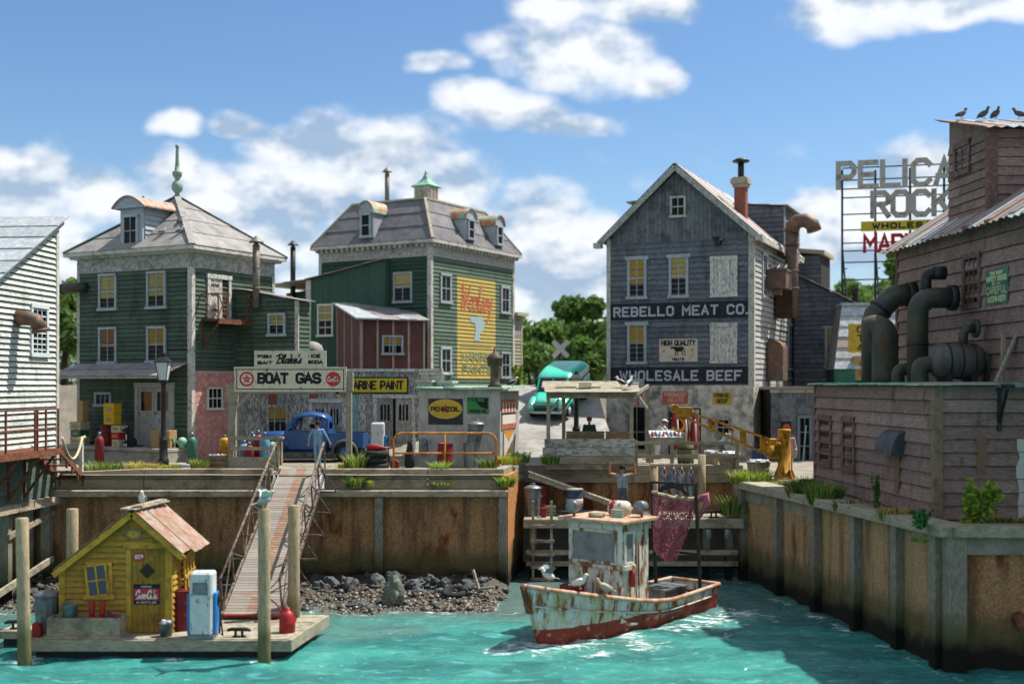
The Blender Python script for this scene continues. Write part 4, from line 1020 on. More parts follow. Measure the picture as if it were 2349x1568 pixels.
# ------ float with its deck boards
def float_dock():
 t=thing('float_dock','low bleached timber float carrying the yellow shack','float',(0,0,0));zt=-3.36
 fx0,fx1,y0,y1=-12.15,-5.72,29.75,32.9
 n=9;h=(y1-y0)/n
 for i in range(n):
  a,b=y0+i*h+.01,y0+(i+1)*h-.01;e=.06+.05*i;m=MB()
  q=[(fx0,a),(fx1+e,a),(fx1+e+.05,b),(fx0,b)];dz=RND.uniform(-.005,.005)
  m.hexa([(x,y,zt-.06+dz)for x,y in q]+[(x,y,zt+dz)for x,y in q]);m.build('deck_board',M_timberl,t)
 m=MB();m.box(fx0-.02,y0-.06,zt-.30,fx1+.06,y0+.06,zt-.015);m.build('fascia',M_timberl,t,bevel=.012)
 m=MB();m.hexa([(fx1+.06,y0-.05,zt-.30),(fx1+.16,y0-.05,zt-.30),(fx1+.62,y1,zt-.30),(fx1+.5,y1,zt-.30),(fx1+.06,y0-.05,zt-.012),(fx1+.16,y0-.05,zt-.012),(fx1+.62,y1,zt-.012),(fx1+.5,y1,zt-.012)]);m.build('fascia',M_timberl,t)
 m=MB();m.box(fx0+.1,y0+.08,zt-.75,fx1-.05,y1,zt-.31);m.build('pontoon',mat('black_pontoon','16181a',rough=.6),t)
 s=thing('float_dock','small low finger of decking with a cleat at the far left','float',(0,0,0))
 m=MB();m.box(-13.5,31.0,zt-.26,-12.2,31.9,zt-.06);m.build('deck_board',M_timberl,s);m=MB();m.box(-13.4,31.05,-4.2,-12.3,31.85,zt-.265);m.build('pontoon',M_tyre,s)
 cleat(38,31.3,zt-.06,'dark mooring cleat at the far left behind the near pile',20);cleat(548,30.0,zt,'dark mooring cleat on the float right of the fuel pump')
float_dock()
# ------ building helpers
def core(B,poly_xz_or_box,mt=None,name='wall'):
 m=MB();m.box(*poly_xz_or_box);return m.build(name,mt or M_dark,B)
def sheet_roof(B,quad,mats,n=4,th=.03,name='roof',lip=.0,along=True,parent=None,wob=.006,over=.10):
 """a roof slope of lapped sheets: quad = eave0, eave1, ridge1, ridge0 (local points); n strips from eave to ridge, each an object"""
 e0,e1,r1,r0=[V(p)for p in quad];up=(e1-e0).cross(r0-e0).normalized()
 if up.z<0:up=-up
 for i in range(n):
  t0,t1=i/n,min(1.0,(i+1+over)/n)
  a,b=e0.lerp(r0,t0),e1.lerp(r1,t0);c,d=e1.lerp(r1,t1),e0.lerp(r0,t1)
  o=up*(th+RND.uniform(0,wob));lo=up*.0
  m=MB();m.hexa([a+lo,b+lo,c+lo*.2,d+lo*.2,a+o,b+o,c+o*.25,d+o*.25]);m.build(name,RND.choice(mats)if isinstance(mats,list)else mats,parent or B,fix=True)
def corr_roof(B,quad,mats,n,th=.03,name='roof_sheet',rag=.12,parent=None):
 """side by side sheets running from eave to ridge with uneven lower ends"""
 e0,e1,r1,r0=[V(p)for p in quad];up=(e1-e0).cross(r0-e0).normalized()
 if up.z<0:up=-up
 for i in range(n):
  t0,t1=i/n,(i+1.06)/n;a,b=e0.lerp(e1,t0),e0.lerp(e1,min(t1,1));c,d=r0.lerp(r1,min(t1,1)),r0.lerp(r1,t0)
  k=RND.uniform(-rag,rag*.6);dn=(a-d).normalized()*k;a=a+dn;b=b+dn
  m=MB();j=4;row=[]
  for q in range(j+1):
   f=q/j;o=up*(th*(.5+.5*math.cos(f*math.pi*4))+RND.uniform(0,.004)+(i%2)*.006)
   row.append((a.lerp(b,f)+o,d.lerp(c,f)+o))
  for q in range(j):
   p0,p1=row[q];q0,q1=row[q+1];z=up*-.015
   m.hexa([p0+z,q0+z,q1+z,p1+z,p0,q0,q1,p1])
  m.build(name,RND.choice(mats)if isinstance(mats,list)else mats,parent or B,fix=True)
def strip(B,p,q,w,h,mt,name='trim',up=(0,0,1)):
 m=MB();m.bar(p,q,w,h,0,up);return m.build(name,mt,B)
def brick_face(f,poly,parent,bw=.22,bh=.075,mt=None):
 """courses of bricks standing proud of the mortar, joined (each is a couple of pixels)"""
 m=MB();zs=[p[1]for p in poly];z0,z1=min(zs),max(zs);n=int((z1-z0)/bh)
 for i in range(n):
  a,b=z0+i*bh,z0+(i+1)*bh-.012;s=span(poly,(a+b)/2)
  x=s[0]-(bw/2 if i%2 else 0)
  while x<s[1]:
   u0,u1=max(x,s[0]),min(x+bw-.012,s[1])
   if u1-u0>.03:f.box(m,u0,a,0,u1,b,.014+RND.uniform(0,.006))
   x+=bw
 return tag(m.build('bricks',mt or M_brick,parent),kind='stuff')
def stovepipe(B,base,h,r,mt,cap=True,name='stovepipe',cone=True):
 m=MB();b=V(base);m.tube([b,b+V((0,0,h))],r,10)
 for k in(.3,.62):m.tube([b+V((0,0,h*k)),b+V((0,0,h*k+.05))],r*1.1,10)
 o=m.build(name,mt,B)
 if cap:
  m=MB();m.lathe([(r*.55,-.02),(r*.55,.10)],8,b+V((0,0,h)))
  m.lathe([(r*2.1,.08),(r*2.0,.11),(r*.3,.34 if cone else.2),(.001,.38 if cone else.22)],12,b+V((0,0,h)));m.build('pipe_cap',mt,o)
 return o
 # ====== Blake's: the green house with the pyramid roof
def green_house():
 th=28.0;D=47.0;B=thing('green_house','square green clapboard house with grey pyramid roof and tall finial','house',(X(440,D),D,0),-th)
 F,G=front(B),right(B);Wd,Ld,zb,zt=6.4,5.05,.68,7.74
 core(B,(-Wd,.0,0,0,Ld,8.35))
 clapboards(F,[(-Wd,zb),(0,zb),(0,zt),(-Wd,zt)],.18,M_blake,B)
 brick_z=G.hit(490,850)[1]
 clapboards(G,[(0,brick_z),(Ld,brick_z),(Ld,zt),(0,zt)],.18,M_blake,B)
 bl=2.55
 m=MB();G.box(m,.0,0,.0,bl,brick_z,.02);m.build('mortar_bed',M_mortar,B)
 brick_face(Face(B,(0.02,0,0),(0,1,0),(1,0,0)),[(.12,.05),(bl,.05),(bl,brick_z),(.12,brick_z)],B)
 for f,a0,a1 in((F,-Wd,0),(G,0,Ld)):
  m=MB();f.box(m,a0,zt,0,a1,zt+.62,.05);m.build('frieze',M_frieze,B)
  # corner boards
 for f,a in((F,-Wd),(G,Ld-.16)):
  m=MB();f.box(m,a,.1,.002,a+.16,zt,.06);m.build('corner_board',M_trim,B)
 m=MB();m.box(-.17,-.065,.1,.065,.12,zt+.02);m.build('corner_board',M_trim,B)
 # eaves: box cornice in two steps
 ov=.42;ze=zt+.60
 for k,(o,z0,z1)in enumerate(((.24,ze,ze+.10),(ov,ze+.10,ze+.24))):
  m=MB();m.box(-Wd-o,-o,z0,o,Ld+o,z1);m.build('cornice',M_trim,B)
 zr=ze+.24;ap=V((-Wd/2,Ld/2,11.15));q=[V((-Wd-ov,-ov,zr)),V((ov,-ov,zr)),V((ov,Ld+ov,zr)),V((-Wd-ov,Ld+ov,zr))]
 for i in range(4):
  sheet_roof(B,(q[i],q[(i+1)%4],ap,ap),[M_slate],4,.035,'roof_sheet')
  strip(B,q[i]+V((0,0,.04)),ap+V((0,0,.05)),.26,.05,M_slate,'hip_flashing')
 m=MB();zc=11.05
 m.lathe([(.26,0),(.18,.12),(.10,.28),(.10,.36),(.22,.50),(.25,.66),(.20,.82),(.09,.92),(.11,1.0),(.19,1.1),(.21,1.24),(.21,1.28),(.12,1.32),(.09,1.6),(.07,2.1),(.06,2.3),(.09,2.36),(.08,2.44),(.001,2.48)],14,(ap.x,ap.y,zc-.12))
 m.build('finial',mat('pale_green_finial','8d9f90','6f8575',cs=4,soft=.2,rough=.7),B)
 # windows of the front
 for n,(r,sh,fr)in enumerate((((229,628,270,710),M_shade,.68),((339,622,383,706),M_shade,.72),((229,750,270,832),M_shadeo,.62),((339,748,383,830),M_shade,.5))):
  window(F,B,F.rect(*r),sh,fr,2,2)
 w=MB()
 # dormer with curved roof
 a0,z0,a1,z1=F.rect(282,497,327,566);yy=-.05
 dz0,dz1=zr+.05,zr+1.85;cx=(a0+a1)/2-.02;hw=.62
 dm=MB();y1=2.1;dm.box(cx-hw,yy,dz0,cx+hw,y1,dz1);d_=dm.build('dormer',M_trimb,B)
 DF=Face(B,(0,yy,0),(1,0,0),(0,-1,0))
 window(DF,d_,(cx-.44,dz0+.12,cx+.44,dz0+1.42),None,.5,2,2,cas=.11)
 DG=Face(B,(cx+hw,0,0),(0,1,0),(1,0,0));clapboards(DG,[(yy+.12,dz0),(y1,dz0+.9),(y1,dz1),(yy+.12,dz1)],.2,M_trimb,d_)
 dm=MB();n=12;arc=[(cx-.92+1.84*i/n,dz1-.12+.46*math.sin(math.pi*(i/n)**.9))for i in range(n+1)]
 for i in range(n):
  (xa,za),(xb,zb_)=arc[i],arc[i+1]
  dm.hexa([(xa,yy-.22,za),(xb,yy-.22,zb_),(xb,y1+.9,zb_),(xa,y1+.9,za),(xa,yy-.22,za+.06),(xb,yy-.22,zb_+.06),(xb,y1+.9,zb_+.06),(xa,y1+.9,za+.06)])
 dm.build('dormer_roof',mat('rust_edged_tin','9a8c80','a4694a',cover=.4,cs=3,rough=.6),d_)
 dm=MB();dm.prism([(x,yy-.16,z)for x,z in arc]+[],(0,.12,0));dm.build('dormer_gable',M_trimb,d_)
 # porch: platform, roof, double door, little window
 a_l=F.hit(150,850)[0]
 m=MB();m.box(-Wd-.15,-1.35,-.1,-.02,-.002,.42);m.build('platform',M_conc,B,bevel=.02)
 m=MB();m.box(-Wd-.2,-1.42,.42,.0,-.004,.56);m.build('platform_slab',M_conc,B,bevel=.02)
 zp0=F.hit(300,833)[1];zp1=zp0-.42
 sheet_roof(B,(V((-Wd-.25,-1.35,zp1-.12)),V((-.35,-1.35,zp1-.12)),V((-.15,-.04,zp0)),V((-Wd+.05,-.04,zp0))),[M_slate],2,.04,'porch_roof')
 strip(B,V((-Wd-.2,-1.25,zp1-.16)),V((-.4,-1.25,zp1-.16)),.07,.10,M_trim,'porch_beam')
 a0,z0,a1,z1=F.rect(313,878,402,1016);z0=.57
 m=MB();F.box(m,a0,z0,0,a0+.18,z1,.11);F.box(m,a1-.18,z0,0,a1,z1,.11);F.box(m,a0-.02,z1-.2,.004,a1+.02,z1+.02,.12);dr=m.build('door_frame',M_door,B)
 mid=(a0+a1)/2
 for s,(b0,b1)in enumerate(((a0+.19,mid-.01),(mid+.01,a1-.19))):
  m=MB();zm=z0+(z1-z0)*.56
  F.box(m,b0,z0,.03,b1,zm,.075);F.box(m,b0,zm,.03,b0+.13,z1-.21,.075);F.box(m,b1-.13,zm,.03,b1,z1-.21,.075);F.box(m,b0,z1-.36,.03,b1,z1-.21,.077)
  F.box(m,b0+.12,z0+.25,.07,b1-.12,zm-.15,.088);F.box(m,b0+.13,zm,.031,b1-.13,z1-.36,.05,1)
  o=m.build('door',[M_door,M_dark],B)
  p=MB();p.add([F.p(b0+.13,zm,.06),F.p(b1-.13,zm,.06),F.p(b1-.13,z1-.36,.06),F.p(b0+.13,z1-.36,.06)],[(0,1,2,3)]);p.build('pane',M_glass,o)
  s=MB();F.box(s,b0+.3,zm+.01,.051,b1-.14,z1-.37,.056);s.build('curtain',M_shadeo,o)
  h=MB();h.ell(F.p(b1-.07 if s==0 else b0+.07,zm-.1,.10),(.03,.03,.03),8,6);h.build('handle',M_iron,o)
 window(F,B,F.rect(220,899,258,930),None,.5,3,1)
 # duct elbow on the left edge
 m=MB();a,z=F.hit(196,660);r=.21
 m.tube([F.p(a+.05,z,.02),F.p(a+.05,z,.28),F.p(a-.1,z-.02,.46),F.p(a-.35,z-.04,.52),F.p(a-.75,z-.06,.52)],[r,r,r,r,r],12)
 m.tube([F.p(a-.72,z-.06,.52),F.p(a-.80,z-.06,.52)],r*1.12,12);m.build('duct',M_pipeb,B)
 # right side: loft door and balcony
 a0,z0,a1,z1=G.rect(473,632,527,731)
 m=MB();G.box(m,a0,z0,0,a0+.16,z1,.10);G.box(m,a1-.14,z0,0,a1,z1,.10);G.box(m,a0-.03,z1-.15,.004,a1+.03,z1+.03,.12);G.box(m,a0+.16,z0,0,a1-.14,z1-.15,.036,1);lf=m.build('door_frame',[M_doorp,M_dark],B)
 m=MB();k=(a1-a0-.3)*.64
 for i in range(4):G.box(m,a0+.17+k*i/4,z0,.04,a0+.17+k*(i+1)/4-.008,z1-.16,.07+.006*(i%2))
 ld=m.build('door',M_doorp,B)
 for zz in(z0+.3,z0+.95,z1-.45):
  h=MB();G.box(h,a0+.18,zz,.071,a0+.18+k*.7,zz+.09,.09);h.build('strap_hinge',M_rusti,ld)
 bz=z0-.06;ba0,ba1=a0-.35,a1+.75;pr=.95
 m=MB()
 for i in range(6):G.box(m,ba0,bz-.08,.06+pr*i/6,ba1,bz,.06+pr*(i+.93)/6)
 G.box(m,ba0-.02,bz-.2,pr-.02,ba1+.02,bz-.081,pr+.06);bal=m.build('balcony',M_rusti,B)
 m=MB()
 for a in(ba0,a0+.15,a1-.05,ba1):m.bar(G.p(a,bz,pr),G.p(a,bz+1.0,pr),.045)
 for(p,q)in((ba0,a0+.15),(a1-.05,ba1)):
  m.bar(G.p(p,bz+1.0,pr),G.p(q,bz+1.0,pr),.05);m.bar(G.p(p,bz+.03,pr),G.p(q,bz+1.0,pr),.03);m.bar(G.p(p,bz+1.0,pr),G.p(q,bz+.03,pr),.03)
 m.bar(G.p(ba0,bz+1.0,pr),G.p(ba0,bz+1.0,.06),.045);m.bar(G.p(ba1,bz+1.0,pr),G.p(ba1,bz+1.0,.06),.045);m.bar(G.p(ba1,bz,pr),G.p(ba1,bz+1,.06),.03);m.bar(G.p(ba0,bz,pr),G.p(ba0,bz+1,.06),.03)
 m.build('railing',M_rusti,bal)
 for a in(ba0+.1,ba1-.1):
  m=MB();m.bar(G.p(a,bz-.1,pr),G.p(a,bz-1.15,.06),.06);m.bar(G.p(a,bz-.12,.06),G.p(a,bz-1.2,.06),.05);m.build('bracket',M_rusti,bal)
  # brick-wall window
 window(G,B,G.rect(473,888,507,937),None,.5,3,2,trim=M_paper,cas=.06)
 # annex with shed roof, projecting from the right wall
 y0,y1,xp=2.58,3.3,1.7
 AF=Face(B,(0,y0,0),(1,0,0),(0,-1,0));AG=Face(B,(xp,y0,0),(0,1,0),(1,0,0))
 zl=AF.hit(555,664)[1];zr2=AF.hit(687,690)[1];xe=AF.hit(684,760)[0];zb2=AF.hit(600,850)[1]-.3
 m=MB();m.prism([(.03,y0+.01,zb2),(xe,y0+.01,zb2),(xe,y0+.01,zr2),(.03,y0+.01,zl)],(0,y1-y0,0));m.build('annex_wall',M_dark,B)
 clapboards(AF,[(.02,zb2),(xe,zb2),(xe,zr2),(.02,zl)],.18,M_blake,B)
 AS=Face(B,(xe,y0,0),(0,1,0),(1,0,0));clapboards(AS,[(0,zb2),(y1-y0,zb2),(y1-y0,zr2),(0,zr2)],.18,M_blake,B)
 m=MB();AF.box(m,xe-.13,zb2,.003,xe+.05,zr2+.02,.06);m.build('corner_board',M_trim,B)
 m=MB();AF.box(m,0.02,zb2,.003,.12,zl,.05);m.build('corner_board',M_blake,B)
 sheet_roof(B,(V((xe+.25,y0-.18,zr2+.0)),V((xe+.25,y1+.1,zr2)),V((.06,y1+.1,zl+.06)),V((.06,y0-.18,zl+.06))),[M_tin],3,.04,'annex_roof')
 window(AF,B,AF.rect(617,718,657,769),M_shade,.5,2,2)
 a,z=AF.hit(595,706);zt_=AF.hit(594,562)[1]
 stovepipe(B,AF.p(a,z,.2),zt_-z,.15,M_pipe)
 return B
GH=green_house()
# ====== tall green building with mansard roof and painted wall
def arch_dormer(f,B,a,zb,w,h,depth,capm,name='dormer'):
 m=MB();f.box(m,a-w/2,zb,-depth,a+w/2,zb+h*.74,.12);d=m.build(name,M_trimb,B)
 m=MB();n=10;r=w/2+.09;pts=[(a-r*math.cos(math.pi*i/n),zb+h*.70+(h*.34)*math.sin(math.pi*i/n))for i in range(n+1)]
 for i in range(n):
  (xa,za),(xb,zc)=pts[i],pts[i+1]
  m.hexa([f.p(xa,za,.24),f.p(xb,zc,.24),f.p(xb,zc,-depth),f.p(xa,za,-depth),f.p(xa,za+.06,.24),f.p(xb,zc+.06,.24),f.p(xb,zc+.06,-depth),f.p(xa,za+.06,-depth)])
 m.build('dormer_roof',capm,d,fix=True)
 m=MB();f.poly(m,pts,.08,.16);m.build('dormer_gable',M_trimb,d)
 window(Face(B,f.p(0,0,.12),f.u,f.n),d,(a-w*.36,zb+.08,a+w*.36,zb+h*.70),None,.5,1,2,cas=.09)
def mansard_building():
 th=30.0;D=60.0;B=thing('mansard_building','tall sage green building with slate mansard roof and faded painted wall advertisement','building',(X(988,D),D,0),-th)
 F,G=front(B),right(B);Wd,Ld=7.2,8.45;zf=9.62;zc=10.28
 core(B,(-Wd,0,0,0,Ld,zc))
 clapboards(F,[(-Wd,3),(0,3),(0,zf),(-Wd,zf)],.2,wood('deep_green_clapboard','31483d','4b6152',cover=.25,vary=.1),B)  # darker copy of the sage siding, shade put into the front wall's colour
 rows=int((zf-2.6)/.2)
 a0,z0,a1,z1=G.rect(1047,640,1135,866);z0+=.1
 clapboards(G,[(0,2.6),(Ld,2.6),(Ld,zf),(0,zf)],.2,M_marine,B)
 for f,q0,q1 in((F,-Wd,0),(G,0,Ld)):
  m=MB();f.box(m,q0,zf,0,q1,zc,.06);m.build('frieze',M_frieze,B)
  n=int((q1-q0)/.34)
  for i in range(n+1):
   a=q0+(q1-q0)*i/n;m=MB();f.box(m,a-.06,zc-.16,.06,a+.06,zc-.002,.30);m.build('bracket',M_trim,B)
 m=MB();m.box(-.17,-.07,2.6,.07,.13,zc);m.build('corner_board',M_trim,B)
 m=MB();G.box(m,Ld-.17,2.6,.003,Ld+.03,zc,.07);m.build('corner_board',M_trim,B)
 m=MB();F.box(m,-Wd-.03,6,.003,-Wd+.17,zc,.07);m.build('corner_board',M_trim,B)
 ov=.38
 m=MB();m.box(-Wd-ov,-ov,zc,ov,Ld+ov,zc+.16);m.build('cornice',M_trim,B)
 zr=zc+.16;zt=12.78;o,i_=ov-.05,1.25
 lo=[V((-Wd-o,-o,zr)),V((o,-o,zr)),V((o,Ld+o,zr)),V((-Wd-o,Ld+o,zr))]
 hi=[V((-Wd+i_,i_,zt)),V((-i_+.05,i_,zt)),V((-i_+.05,Ld-i_,zt)),V((-Wd+i_,Ld-i_,zt))]
 for k in range(4):
  l0,l1,h1,h0=lo[k],lo[(k+1)%4],hi[(k+1)%4],hi[k]
  rows_=3;pts=[]
  for j in range(rows_+1):
   t=j/rows_;e=t+.10*math.sin(math.pi*t)*-1
   pts.append((l0.lerp(h0,t),l1.lerp(h1,t)))
  sheet_roof(B,(l0,l1,h1,h0),[M_slated],3,.05,'roof_sheet')
  strip(B,l0+V((0,0,.04)),h0+V((0,0,.04)),.14,.14,M_cream,'hip_roll')
  strip(B,h0+V((0,0,.05)),h1+V((0,0,.05)),.16,.10,M_cream,'ridge_roll')
 m=MB();m.box(hi[0].x,hi[0].y,zr,hi[2].x,hi[2].y,zt+.02);m.build('roof_deck',M_slate,B)
 # dormers
 slope=(i_+o)/(zt-zr)
 def dn(f,a,zb,w,h,capm):arch_dormer(Face(B,f.p(0,0,o-(zb-zr)*slope+.02),f.u,f.n),B,a,zb,w,h,1.4,capm)
 a,z=F.hit(853,545,-.2);dn(F,a,zr+.28,.92,1.85,M_coppr)
 for px in(1062,1128):
  a,z=G.hit(px,545,-.2);dn(G,a,zr+.30,.9,1.6,M_coppr)
  # cupola
 cx,cy=hi[2].x-1.35,hi[0].y+2.1;cz=zt;q=MB();s=.47
 q.box(cx-s,cy-s,cz,cx+s,cy+s,cz+1.0);c=q.build('cupola',M_trim,B)
 for f in(Face(B,(cx,cy-s,0),(1,0,0),(0,-1,0)),Face(B,(cx+s,cy,0),(0,1,0),(1,0,0))):
  m=MB();f.box(m,-.30,cz+.22,0,.30,cz+.84,.02,1);
  for i in range(6):f.box(m,-.29,cz+.24+i*.10,.02,.29,cz+.29+i*.10,.045)
  f.box(m,-.36,cz+.18,0,-.29,cz+.88,.06);f.box(m,.29,cz+.18,0,.36,cz+.88,.06);f.box(m,-.03,cz+.18,.0,.03,cz+.88,.065);m.build('louvre',[M_cream,M_frieze],c)
 m=MB();m.box(cx-s-.11,cy-s-.11,cz+1.0,cx+s+.11,cy+s+.11,cz+1.06)
 prof=[(s+.14,1.06),(.36,1.24),(.19,1.44),(.10,1.66),(.06,1.75),(.08,1.79),(.03,1.9),(.001,1.94)]
 M45=Matrix.Rotation(rad(45),3,'Z');m.lathe([(r*1.414,z)for r,z in prof],4,(cx,cy,cz),0,False,M45);m.build('cupola_roof',M_copper,c)
 a=F.hit(888,460,-2.2)[0];stovepipe(B,(a,2.2,zt-.2),1.95,.13,M_pipe)
 # windows
 window(F,B,F.rect(904,624,947,693),M_shade,.55,2,2)
 for r in((1008,627,1033,694),(1008,795,1033,857),(1147,656,1167,718),(1147,806,1168,866)):window(G,B,G.rect(*r),None,.5,2,2,cas=.13)
 # painted advertisement: paint that follows every board
 m=MB();m2=MB();n=round((zf-2.6)/.2);h=(zf-2.6)/n
 for i in range(n):
  va,vb=2.6+i*h,2.6+(i+1)*h
  if vb<z0 or va>z1:continue
  m.hexa([G.p(a0,va-.002,.06),G.p(a1,va-.002,.06),G.p(a1,va-.002,.03),G.p(a0,va-.002,.03),G.p(a0,vb-.013,.02),G.p(a1,vb-.013,.02),G.p(a1,vb-.013,.005),G.p(a0,vb-.013,.005)])
 ad=m.build('painted_advertisement',M_signyp,B);hh=z1-z0;ww=a1-a0
 letters(G,ad,'Woolsey',(a0+ww*.06,z1-hh*.34,a0+ww*.93,z1-hh*.06),M_redp,.12,.062,scr=True,name='script_lettering')
 m=MB();t=lambda u,v:(a0+ww*u,z1-hh*v)
 G.poly(m,[t(.32,.40),t(.62,.38),t(.70,.46),t(.64,.54),t(.58,.56),t(.56,.64),t(.42,.64),t(.46,.52),t(.44,.46),t(.33,.45)],.062,.066);m.build('painted_figure',M_bluep,ad)
 letters(G,ad,'MARINE',(a0+ww*.10,z1-hh*.855,a0+ww*.88,z1-hh*.755),M_greyp,.11,.062)
 letters(G,ad,'PAINTS',(a0+ww*.12,z1-hh*.975,a0+ww*.90,z1-hh*.885),M_greyp,.11,.062)
 m=MB();rr=random.Random(4)
 for i in range(13):u=.09+i*.062;G.poly(m,[t(u,.70),t(u+.04,.70),t(u+.036,.675-rr.uniform(0,.015)),t(u+.006,.67)],.062,.066)
 m.build('worn_lettering',M_greyp,ad)
 # narrow wing at the back right
 y0=Ld;m=MB();WF=Face(B,(-.1,y0,0),(0,1,0),(1,0,0));e=1.1
 core(B,(-3,y0+.01,2,-.12,y0+e,7.1));bei=wood('beige_green_clapboard','8d8f78','a09a82',cover=.3)
 clapboards(WF,[(0,2.4),(e,2.4),(e,7.0),(0,7.0)],.2,bei,B)
 m=MB();WF.box(m,.2,5.9,.03,e-.2,6.75,.06);m.build('vent',M_slate,B)
 m=MB();m.box(-3,y0+.02,7.02,.25,y0+e+.25,7.2);m.build('wing_roof',M_cream,B)
 m=MB();WF.box(m,e-.1,2.4,.002,e+.03,7.0,.06);m.build('corner_board',M_cream,B)
 return B
MB_=mansard_building()
# ====== dark green annex with lean-to roof, left of the mansard building
def green_annex():
 th=30.0;B=thing('green_annex','dark green vertical-board annex with sloping tin roof left of the mansard building','building',MB_.location,-th)
 F=Face(B,(0,-.35,0),(1,0,0),(0,-1,0));x0=F.hit(706,760)[0];x1=F.hit(882,700)[0];zl=F.hit(706,643)[1];zr=F.hit(880,597)[1];zb=3.0;dep=5.5
 m=MB();m.prism([(x0,-.34,zb),(x1,-.34,zb),(x1,-.34,zr),(x0,-.34,zl)],(0,.33,0));m.build('wall',M_dark,B)
 if x0<-7.25:m=MB();m.prism([(x0,-.01,zb),(-7.22,-.01,zb),(-7.22,-.01,zl+.1),(x0,-.01,zl)],(0,dep,0));m.build('wall',M_dark,B)
 vboards(F,[(x0,zb),(x1,zb),(x1,zr),(x0,zl)],.2,[M_marine_d],B,.02)
 m=MB();m.box(x1-.01,-.37,zb,x1+.04,-.01,zr);m.build('corner_board',M_marine_d,B)
 m=MB();F.box(m,x0-.08,zb,.003,x0+.26,zl,.07);m.build('corner_board',M_doorp,B)
 W2=3.2;ys=1.6;zs=zl-.2;SF=Face(B,(0,ys,0),(1,0,0),(0,-1,0))
 m=MB();m.box(x0-W2,ys+.01,zb,x0-.01,dep,zs-.25);m.build('side_wall',M_dark,B)
 vboards(SF,[(x0-W2,zb),(x0-.02,zb),(x0-.02,zs),(x0-W2,zs-.25)],.2,[M_marine_d],B,.02)
 up=(zr-zl)/(x1-x0)
 sheet_roof(B,(V((x0-W2-.2,-.2,zl-up*W2*.3)),V((x0-W2-.2,dep,zl-up*W2*.3)),V((x0,dep,zl+.03)),V((x0,-.62,zl+.03))),[M_tin],2,.05,'roof_sheet')
 sheet_roof(B,(V((x0,-.62,zl+.03)),V((x0,.3,zl+.03)),V((x1+.1,.3,zr+.06)),V((x1+.1,-.62,zr+.06))),[M_tin],4,.05,'roof_sheet')
 window(F,B,F.rect(730,697,766,770),M_shade,.55,2,4,trim=M_paper)
 a=F.hit(672,635,-1.6)[0];stovepipe(B,(a,1.25,zl-.9),F.hit(672,566,-1.6)[1]-zl+.9,.15,M_iron)
 # maroon lean-to, turned the other way so that its left side shows
 D=57.0;R=thing('red_lean_to','maroon batten-board lean-to with grey roof on the green annex','lean-to',(X(829,D),D,0),22)
 RF,RL=front(R),left(R);xb=RF.hit(972,790)[0];zt=RF.hit(900,733)[1];zb2=2.9;dp=RL.hit(776,760)[0]*-1;zh=RL.hit(800,690)[1]
 m=MB();m.prism([(.01,.01,zb2),(.01,dp,zb2),(.01,dp,zh),(.01,.01,zt)],(xb-.02,0,0));m.build('wall',M_shedred,R)
 for i in range(5):
  a=xb*i/4
  if i<4:m=MB();RF.box(m,a+.02,zb2,0,a+xb/4-.02,zt-.01,.03);m.build('panel',M_shedred,R)
  m=MB();RF.box(m,a-.05,zb2,.02,a+.05,zt,.07);m.build('batten',M_cream,R)
 for t in(0,.34,.67,1.0):
  if t<1:m=MB();RL.poly(m,[(-dp*t-.04,zb2),(-dp*t-.04,zt+(zh-zt)*t),(-dp*(t+.33)+.04,zt+(zh-zt)*(t+.33)),(-dp*(t+.33)+.04,zb2)],0,.03);m.build('panel',M_shedred,R)
  m=MB();RL.box(m,-dp*t-.05,zb2,.02,-dp*t+.05,zt+(zh-zt)*t,.07);m.build('batten',M_cream,R)
 sheet_roof(R,(V((-.35,-.35,zt-.05)),V((xb+.25,-.35,zt-.05)),V((xb+.25,dp+.2,zh+.06)),V((-.35,dp+.2,zh+.06))),[M_slate],3,.05,'roof_sheet')
 for q0,q1 in((-.36,.9),(1.9,2.7)):m=MB();k=(zh-zt)/dp;m.hexa([(q0,-.37,zt-.03),(q1,-.37,zt-.03),(q1-.5,dp*(.95 if q0<0 else.1),zt+(zh-zt)*(.95 if q0<0 else.1)+.03),(q0,dp*(.95 if q0<0 else.1),zt+(zh-zt)*(.95 if q0<0 else.1)+.03)]+[(q0,-.37,zt+.045),(q1,-.37,zt+.045),(q1-.5,dp*(.95 if q0<0 else.1),zt+(zh-zt)*(.95 if q0<0 else.1)+.10),(q0,dp*(.95 if q0<0 else.1),zt+(zh-zt)*(.95 if q0<0 else.1)+.10)]);m.build('bright_patch',M_tinw,R)
 window(RF,R,RF.rect(875,769,924,812),M_shade,.5,3,2)
 m=MB();m.lathe([(.5,-1.1),(.5,0),(.42,.2),(.22,.33),(.001,.38)],16);tag(m.build('roof_vent',M_slate,None,at(716,802,52.0)),'grey round-topped vent behind the boat gas sign','vent')
green_annex()
